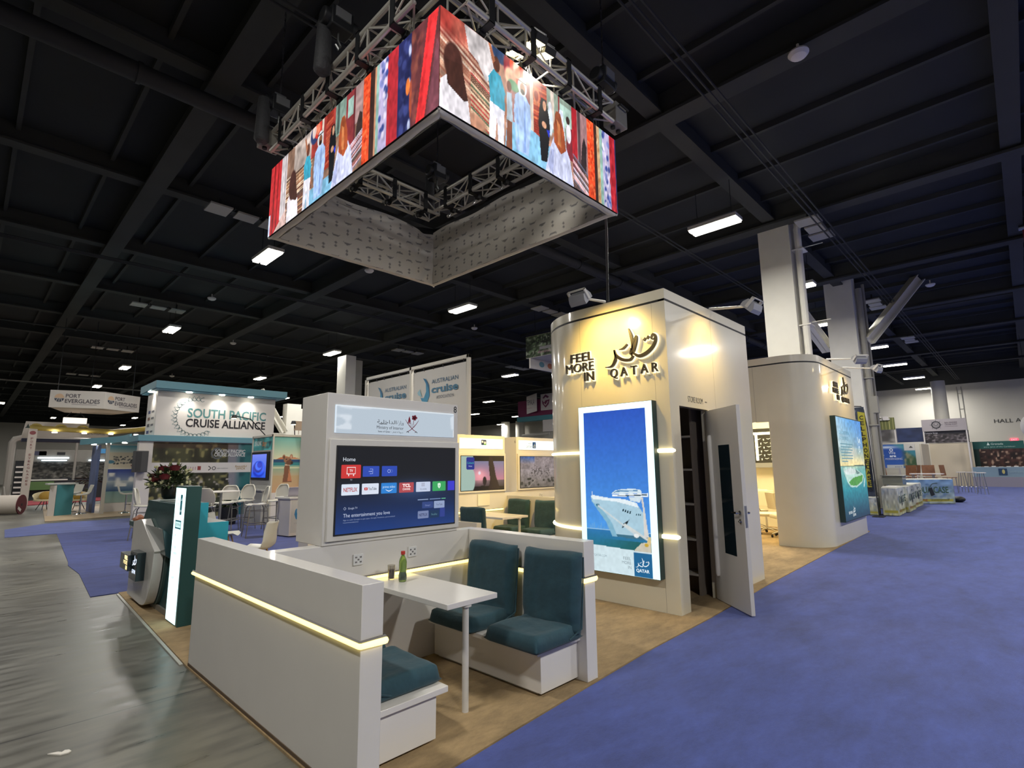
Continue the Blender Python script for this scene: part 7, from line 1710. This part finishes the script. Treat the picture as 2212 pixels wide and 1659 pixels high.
STRETCH = mat('stretch_print', 'c2c2b8', .7, var=(1.6, .15))
def print_table(name, lab, P, h, seed, blue=False):
    """table under a stretch cover with printed sides; P four corner points"""
    t = thing(name, lab, 'table', (sum(p[0] for p in P) / 4, sum(p[1] for p in P) / 4, .008), 0, 'tables in printed covers')
    mb = MB(); mb.prism(P, .02, h, 'z'); part(t, 'cover', mb, STRETCH, .02)
    for k in range(4):
        a, b_ = Vector((*P[k], 0)), Vector((*P[(k + 1) % 4], 0)); U = b_ - a; L_ = U.length; N = U.normalized().cross(Z)
        C = Canvas(40, 30, '8a9a98' if not blue else '6a90b8'); 
        C.grad('b4b48c' if not blue else 'a0aaa0', 'b8bcbc' if not blue else '6f92bc', 0, 1); C.noise(6, 9, .2, seed + k); C.mix((vnoise(30, 40, 10, 14, seed + 20 + k) - .62) * (2 if not blue else 3), '7f94a8' if not blue else '4f6f9a')
        C.rect(.1, .08, .95, .2, 'a8a040'); C.build(t, 'side_print', PRINT, a + N * .004 + Vector((0, 0, .03)), U, Z, L_, h - .05)
        A = Art(a + N * .008 + Vector((0, 0, .03)), U, Z, .003); s_ = h / .85
        if L_ > .5:
            A.text('AQUA CASE', L_ * .12, .36 * s_, .20 * s_, '3f5a4a', w=L_ * .76, bold=.02); A.poly([(L_ * .45, .50 * s_), (L_ * .53, .55 * s_), (L_ * .58, .30 * s_), (L_ * .5, .25 * s_)], '1f242a', 3); A.text('floating', L_ * .08, .10 * s_, .09 * s_, '8a3a3c', w=L_ * .33); A.text('waterproof', L_ * .48, .10 * s_, .07 * s_, '5a5a30', w=L_ * .4)
            A.stroke([(L_ * .5, .56 * s_), (L_ * .55, .66 * s_), (L_ * .66, .68 * s_)], .03, '4a5a5c', 3)
        A.build(t, 'lettering', PRINT)
    return t
print_table('display_table', 'covered table with phone case print nearest the feather banner', [(19.45, 3.30), (19.5, 2.92), (20.9, 2.95), (20.9, 3.5)], .84, 100)
print_table('display_table', 'covered table just behind the first printed table', [(21.05, 3.40), (21.1, 2.88), (22.7, 2.9), (22.7, 3.55)], .84, 110)
print_table('display_table', 'covered table third in the row of printed tables', [(22.9, 3.5), (23.0, 2.98), (24.9, 2.96), (24.9, 3.9)], .84, 120)
print_table('display_table', 'blue covered table with phone case print turned toward the aisle', [(25.3, 3.45), (26.4, 2.15), (27.3, 2.6), (26.2, 4.0)], .95, 130, True)
print_table('display_table', 'low covered box behind the feather banner foot', [(19.45, 3.85), (19.45, 3.42), (19.95, 3.45), (19.95, 3.9)], .55, 140)
t = thing('acrylic_case', 'clear display case standing on the printed tables', 'display', (22.0, 3.3, .85))
mb = MB(); mb.box(21.7, 3.05, .851, 22.4, 3.6, 1.14); part(t, 'case', mb, mat('case_smoke', '8a8c84', .1, trans=.5)); mb = MB(); mb.box(21.65, 3.0, 1.14, 22.45, 3.65, 1.16); part(t, 'lid', mb, mat('case_lid', '4f5250', .3))
mb = MB(); mb.box(20.0, 3.0, .842, 20.7, 3.35, .856); solo('price_sheet', mb, BW, 'white price sheet lying on the first printed table', 'sheet', smooth=0)
mb = MB(); mb.ball((27.75, 2.15, .12), .30, .22, .12, 12, 8); solo('duffel_bag', mb, BLACK, 'dark bag on the carpet beside the blue covered table', 'bag', smooth=60)
# wooden chairs, benches and stools behind the tables
WOOD = mat('chair_wood', '8a5c3c', .5, var=(4, .2))
def wood_chair(lab, loc, rz, w_=.5):
    t = thing('wooden_chair', lab, 'chair', (0, 0, 0), 0, 'brown wooden chairs by the far wall')
    mb = MB(); mb.slab(lambda u, v: Vector((-.22 + .44 * u, (v - .5) * w_, .80)), 4, 6, (0, 0, -.03)); part(t, 'seat', mb, WOOD, local=True)
    mb = MB(); mb.slab(lambda u, v: Vector((.22 + .06 * u, (v - .5) * w_, .88 + .55 * u)), 4, 6, (.03, 0, 0)); part(t, 'backrest', mb, WOOD, local=True)
    mb = MB()
    for sx in (-1, 1):
        for sy in (-1, 1): mb.cyl((sx * .2, sy * w_ * .45, 0), (sx * .18, sy * w_ * .4, .78), .016, n=6)
    part(t, 'legs', mb, STEEL, local=True); t.location = loc; t.rotation_euler = (0, 0, rz); return t
w0 = wood_chair('wooden chair just right of the second column foot', (31.5, 5.0, .008), 2.4, .55)
dup(w0, (34.6, 4.6, .008), -.5, 'wooden chair left of the middle in the far seating'); dup(w0, (35.3, 3.75, .008), .3, 'wooden chair in the middle of the far seating')
dup(w0, (35.6, 3.0, .008), 1.3, 'wooden chair at the right end of the far seating'); dup(w0, (36.4, 4.6, .008), -1.2, 'wooden chair at the back of the far seating')
t = thing('high_table', 'white high table in front of the far wooden chairs', 'table', (33.2, 3.9, .008)); mb = MB(); mb.box(32.8, 3.0, 1.0, 33.5, 4.3, 1.04); part(t, 'tabletop', mb, BW)
mb = MB()
for x, y in ((32.9, 3.4), (33.4, 3.4), (32.9, 4.2), (33.4, 4.2)): mb.cyl((x, y, .008), (x, y, 1.0), .02, n=6)
part(t, 'legs', mb, STEEL)
def slim_stool(lab, loc):
    t = thing('slim_stool', lab, 'stool', (0, 0, 0), 0, 'slim white topped stools'); mb = MB(); mb.cyl((0, 0, 1.02), (0, 0, 1.06), .22, n=18); part(t, 'seat', mb, BW, local=True)
    mb = MB()
    for a in range(4): mb.cyl((.12 * math.cos(a * 1.57 + .4), .12 * math.sin(a * 1.57 + .4), 1.02), (.22 * math.cos(a * 1.57 + .4), .22 * math.sin(a * 1.57 + .4), 0), .014, n=6)
    mb.tube([(.17 * math.cos(a), .17 * math.sin(a), .3) for a in np.linspace(0, 5.9, 14)], .01, 5, closed=True); part(t, 'legs', mb, STEEL, local=True); t.location = loc; return t
m0 = slim_stool('slim stool nearest the wooden chairs', (37.0, 2.6, .008)); dup(m0, (36.6, 2.2, .008), 0, 'slim stool in the middle of the three by the pale screen'); dup(m0, (35.0, 1.75, .008), 0, 'slim stool standing alone in front of the long pale counter')
# exhibition walls
def flat_wall(name, lab, cat, x, y0, y1, z0, z1, C, text=None, back=.1, m=PRINT, legs=True):
    t = thing(name, lab, cat, (x, (y0 + y1) / 2, 0))
    mb = MB(); mb.box(x, y0, z0, x + back, y1, z1)
    if legs and z0 > .3:
        for y in (y0 + .05, y1 - .05): mb.box(x + .02, y - .04, .008, x + .08, y + .04, z0)
    part(t, 'panel', mb, BW, smooth=0)
    if C is not None: C.build(t, 'picture', m, (x - .005, y1, z0), -Y, Z, y1 - y0, z1 - z0)
    if text:
        A = Art((x - .012, y1, z0), -Y, Z, .006); text(A); A.build(t, 'lettering', m)
    return t
C = Canvas(40, 20, 'a9a2a4')
def tx(A):
    A.ring(.78, .42, .22, .07, '3a3a40'); A.ring(.78, .42, .13, .02, '4a4a50')
    for k in range(8): A.line((.78 + .22 * math.cos(k * .785), .42 + .22 * math.sin(k * .785)), (.78 + .34 * math.cos(k * .785), .42 + .34 * math.sin(k * .785)), .02, '4a4a50')
    A.stroke([(.68, .46), (.78, .36), (.88, .46)], .03, '4a4a50'); A.text('BALTIMORE', 1.25, .50, .09, '6a5f66', w=.65); A.text('CRUISE PORT', 1.25, .37, .09, '6a5f66', w=.65); A.rect(1.25, .28, 1.9, .30, '8a8086')
flat_wall('hanging_sign', 'white compass emblem sign above the pale drapes', 'sign', 46, 2.63, 5.0, 3.68, 4.48, C, tx, legs=True)
C = Canvas(50, 20, '3f3a3c'); C.noise(8, 20, .5, 151); C.mix((vnoise(20, 50, 9, 24, 152) - .6) * 3 * (C.v < .7), '8a8284'); C.rect(0, .78, 1, 1, '2c2c34')
flat_wall('mural_panel', 'dark harbour mural below the compass emblem sign', 'mural', 46.15, 2.6, 5.0, 2.88, 3.68, C, lambda A: A.text('Future Stop', .1, .64, .09, 'd0ccd0', w=.7, bold=.02))
C = Canvas(30, 30, 'c4b8a0'); C.noise(5, 3, .07, 161)
dp = flat_wall('drape_wall', 'pale beige drape wall under the harbour mural', 'drape', 46.2, 2.5, 4.75, .01, 2.86, C, None)
mb = MB(); mb.prism([(46.1, 4.78), (46.1, 4.9), (44.5, 5.1), (44.5, 5.0)], .01, 2.8, 'z'); solo('drape_wing', mb, mat('drape_pale', 'c2b9a6', .8), 'pale drape wing slanting left of the beige drapes', 'drape', smooth=0)
C = Canvas(40, 20, '2f3a5c'); C.rect(0, 0, .42, 1, '9a9894'); C.noise(5, 10, .2, 171)
flat_wall('booth_wall', 'navy and grey wall section left of the compass sign', 'wall panel', 46.4, 5.02, 7.65, 3.0, 4.0, C, None)
C = Canvas(60, 36, '2a58a8'); C.grad('3a68b8', '2a50a0', 0, .9); C.mix(np.clip((C.u - .62) * 6, 0, 1), '3f5a3c'); C.mix((vnoise(36, 60, 9, 14, 181) - .6) * 4 * (C.u > .6), '8a8a6a'); C.mix(np.clip((C.u + C.v - 1.35) * 6, 0, 1), '3f8494'); C.mix(np.exp(-(((C.u - .25) / .3) ** 2 + ((C.v - .88) / .06) ** 2)), 'd8e4f0'); C.rect(.22, .0, .65, .13, 'c8ccc8'); C.rect(.72, .72, 1, 1, 'c9c6be')
def tx(A):
    A.ring(.78, 1.22, .08, .05, 'e4ecf6'); A.text('We', .62, .93, .19, 'e8f0fa', w=.38, bold=.05); A.text('are', .66, .74, .15, 'e8f0fa', w=.36, bold=.05); A.text('MODERNIZING', .4, .55, .12, 'dde6f4', w=.95, bold=.03); A.stroke([(.1, .85), (.2, .9), (.35, .86)], .06, 'dde6f4'); A.poly([(1.78, 1.35), (1.9, 1.47), (2.0, 1.35)], '4a4a44'); A.text('port', .9, .06, .08, '6a7484', w=.4)
flat_wall('curved_banner', 'blue modernizing banner with a coastline picture behind the wooden chairs', 'banner', 44.4, 5.35, 7.45, 1.22, 2.82, C, tx)
C = Canvas(40, 20, '6a6f42'); 
for k in range(5): C.rect(.12 + .19 * k, 0, .155 + .19 * k, 1, 'b0ac70')
t = flat_wall('bamboo_screen', 'green striped screen topped by pale round letters', 'screen', 45.6, 6.45, 7.55, 3.9, 4.75, C, None)
A = Art((45.58, 7.6, 4.6), -Y, Z, .02); A.text('ca', .05, .0, .32, 'd8d4cc', w=.85, bold=.06); A.solid(t, 'letters', BW, .08)
C = Canvas(60, 30, '34201c'); C.noise(8, 16, .6, 191); C.mix((vnoise(30, 60, 12, 24, 192) - .7) * 5, 'b89a84'); C.rect(0, .72, 1, 1, '1f5a54'); C.rect(0, 0, .15, .72, '16342f')
flat_wall('booth_wall', 'green headed booth wall with a dark fruit picture at the far right', 'wall panel', 46.9, .05, 2.62, 1.25, 2.9, C, lambda A: (A.text('Grenada', 1.0, 1.42, .12, 'd8ece4', w=.6), A.poly([(.8, 1.4), (.95, 1.4), (.87, 1.6)], 'd8ece4'), A.text('pure spice of the Caribbean', .65, 1.26, .07, 'b8d4cc', w=1.5)))
t = thing('long_counter', 'long pale blue counter on a grey plinth at the far right', 'counter', (46.3, .5, 0))
mb = MB(); mb.box(45.7, -8, .62, 46.04, 2.62, 1.24); part(t, 'body', mb, mat('counter_pale_blue', '7a93a4', .4, var=(.6, .1)), smooth=0)
mb = MB(); mb.box(45.6, -8, .008, 46.04, 2.66, .62); part(t, 'plinth', mb, mat('plinth_lilac', '8c8896', .7), smooth=0)
A = Art((45.69, 2.55, .65), -Y, Z, .01); A.rect(1.15, .08, 1.55, .5, '1f3f60'); A.ell(1.38, .3, .07, .14, 'b8b070', 2); A.text('ports authority', 1.7, .25, .08, '9ab0b8', w=.8); A.build(t, 'lettering', PRINT)
mb = MB()
for k in range(7): mb.box(45.8, 2.2 - .35 * k, 1.241, 46.0, 2.4 - .35 * k, 1.27 + .02 * (k % 3))
part(t, 'papers', mb, BW, smooth=0)
# red banner and pale globe at the right edge of the view
t = thing('hanging_banner', 'narrow red banner hanging at the right edge of the view', 'banner', (20, -.9, 3.7))
mb = MB(); mb.box(20, -1.9, 3.55, 20.03, -.63, 8.05); part(t, 'cloth', mb, mat('banner_red', '7a2a2e', .8), smooth=0)
mb = MB(); mb.cyl((20.015, -1.95, 8.08), (20.015, -.56, 8.08), .07, n=10); mb.cyl((20.015, -1.2, 8.1), (20.015, -1.2, 8.6), .02, n=6); part(t, 'rail', mb, STEEL)
t = thing('paper_globe', 'pale round lantern hanging before the far wall lettering', 'lantern', (38, -.42, 2.7))
mb = MB(); mb.ball((38, -.42, 3.35), .5, .5, .66, 20, 12); part(t, 'globe', mb, mat('lantern_paper', 'c8c6c4', .8), smooth=60)
mb = MB(); mb.cyl((38, -.42, 4.0), (38, -.42, 8.5), .01, n=5); part(t, 'cord', mb, DARK)
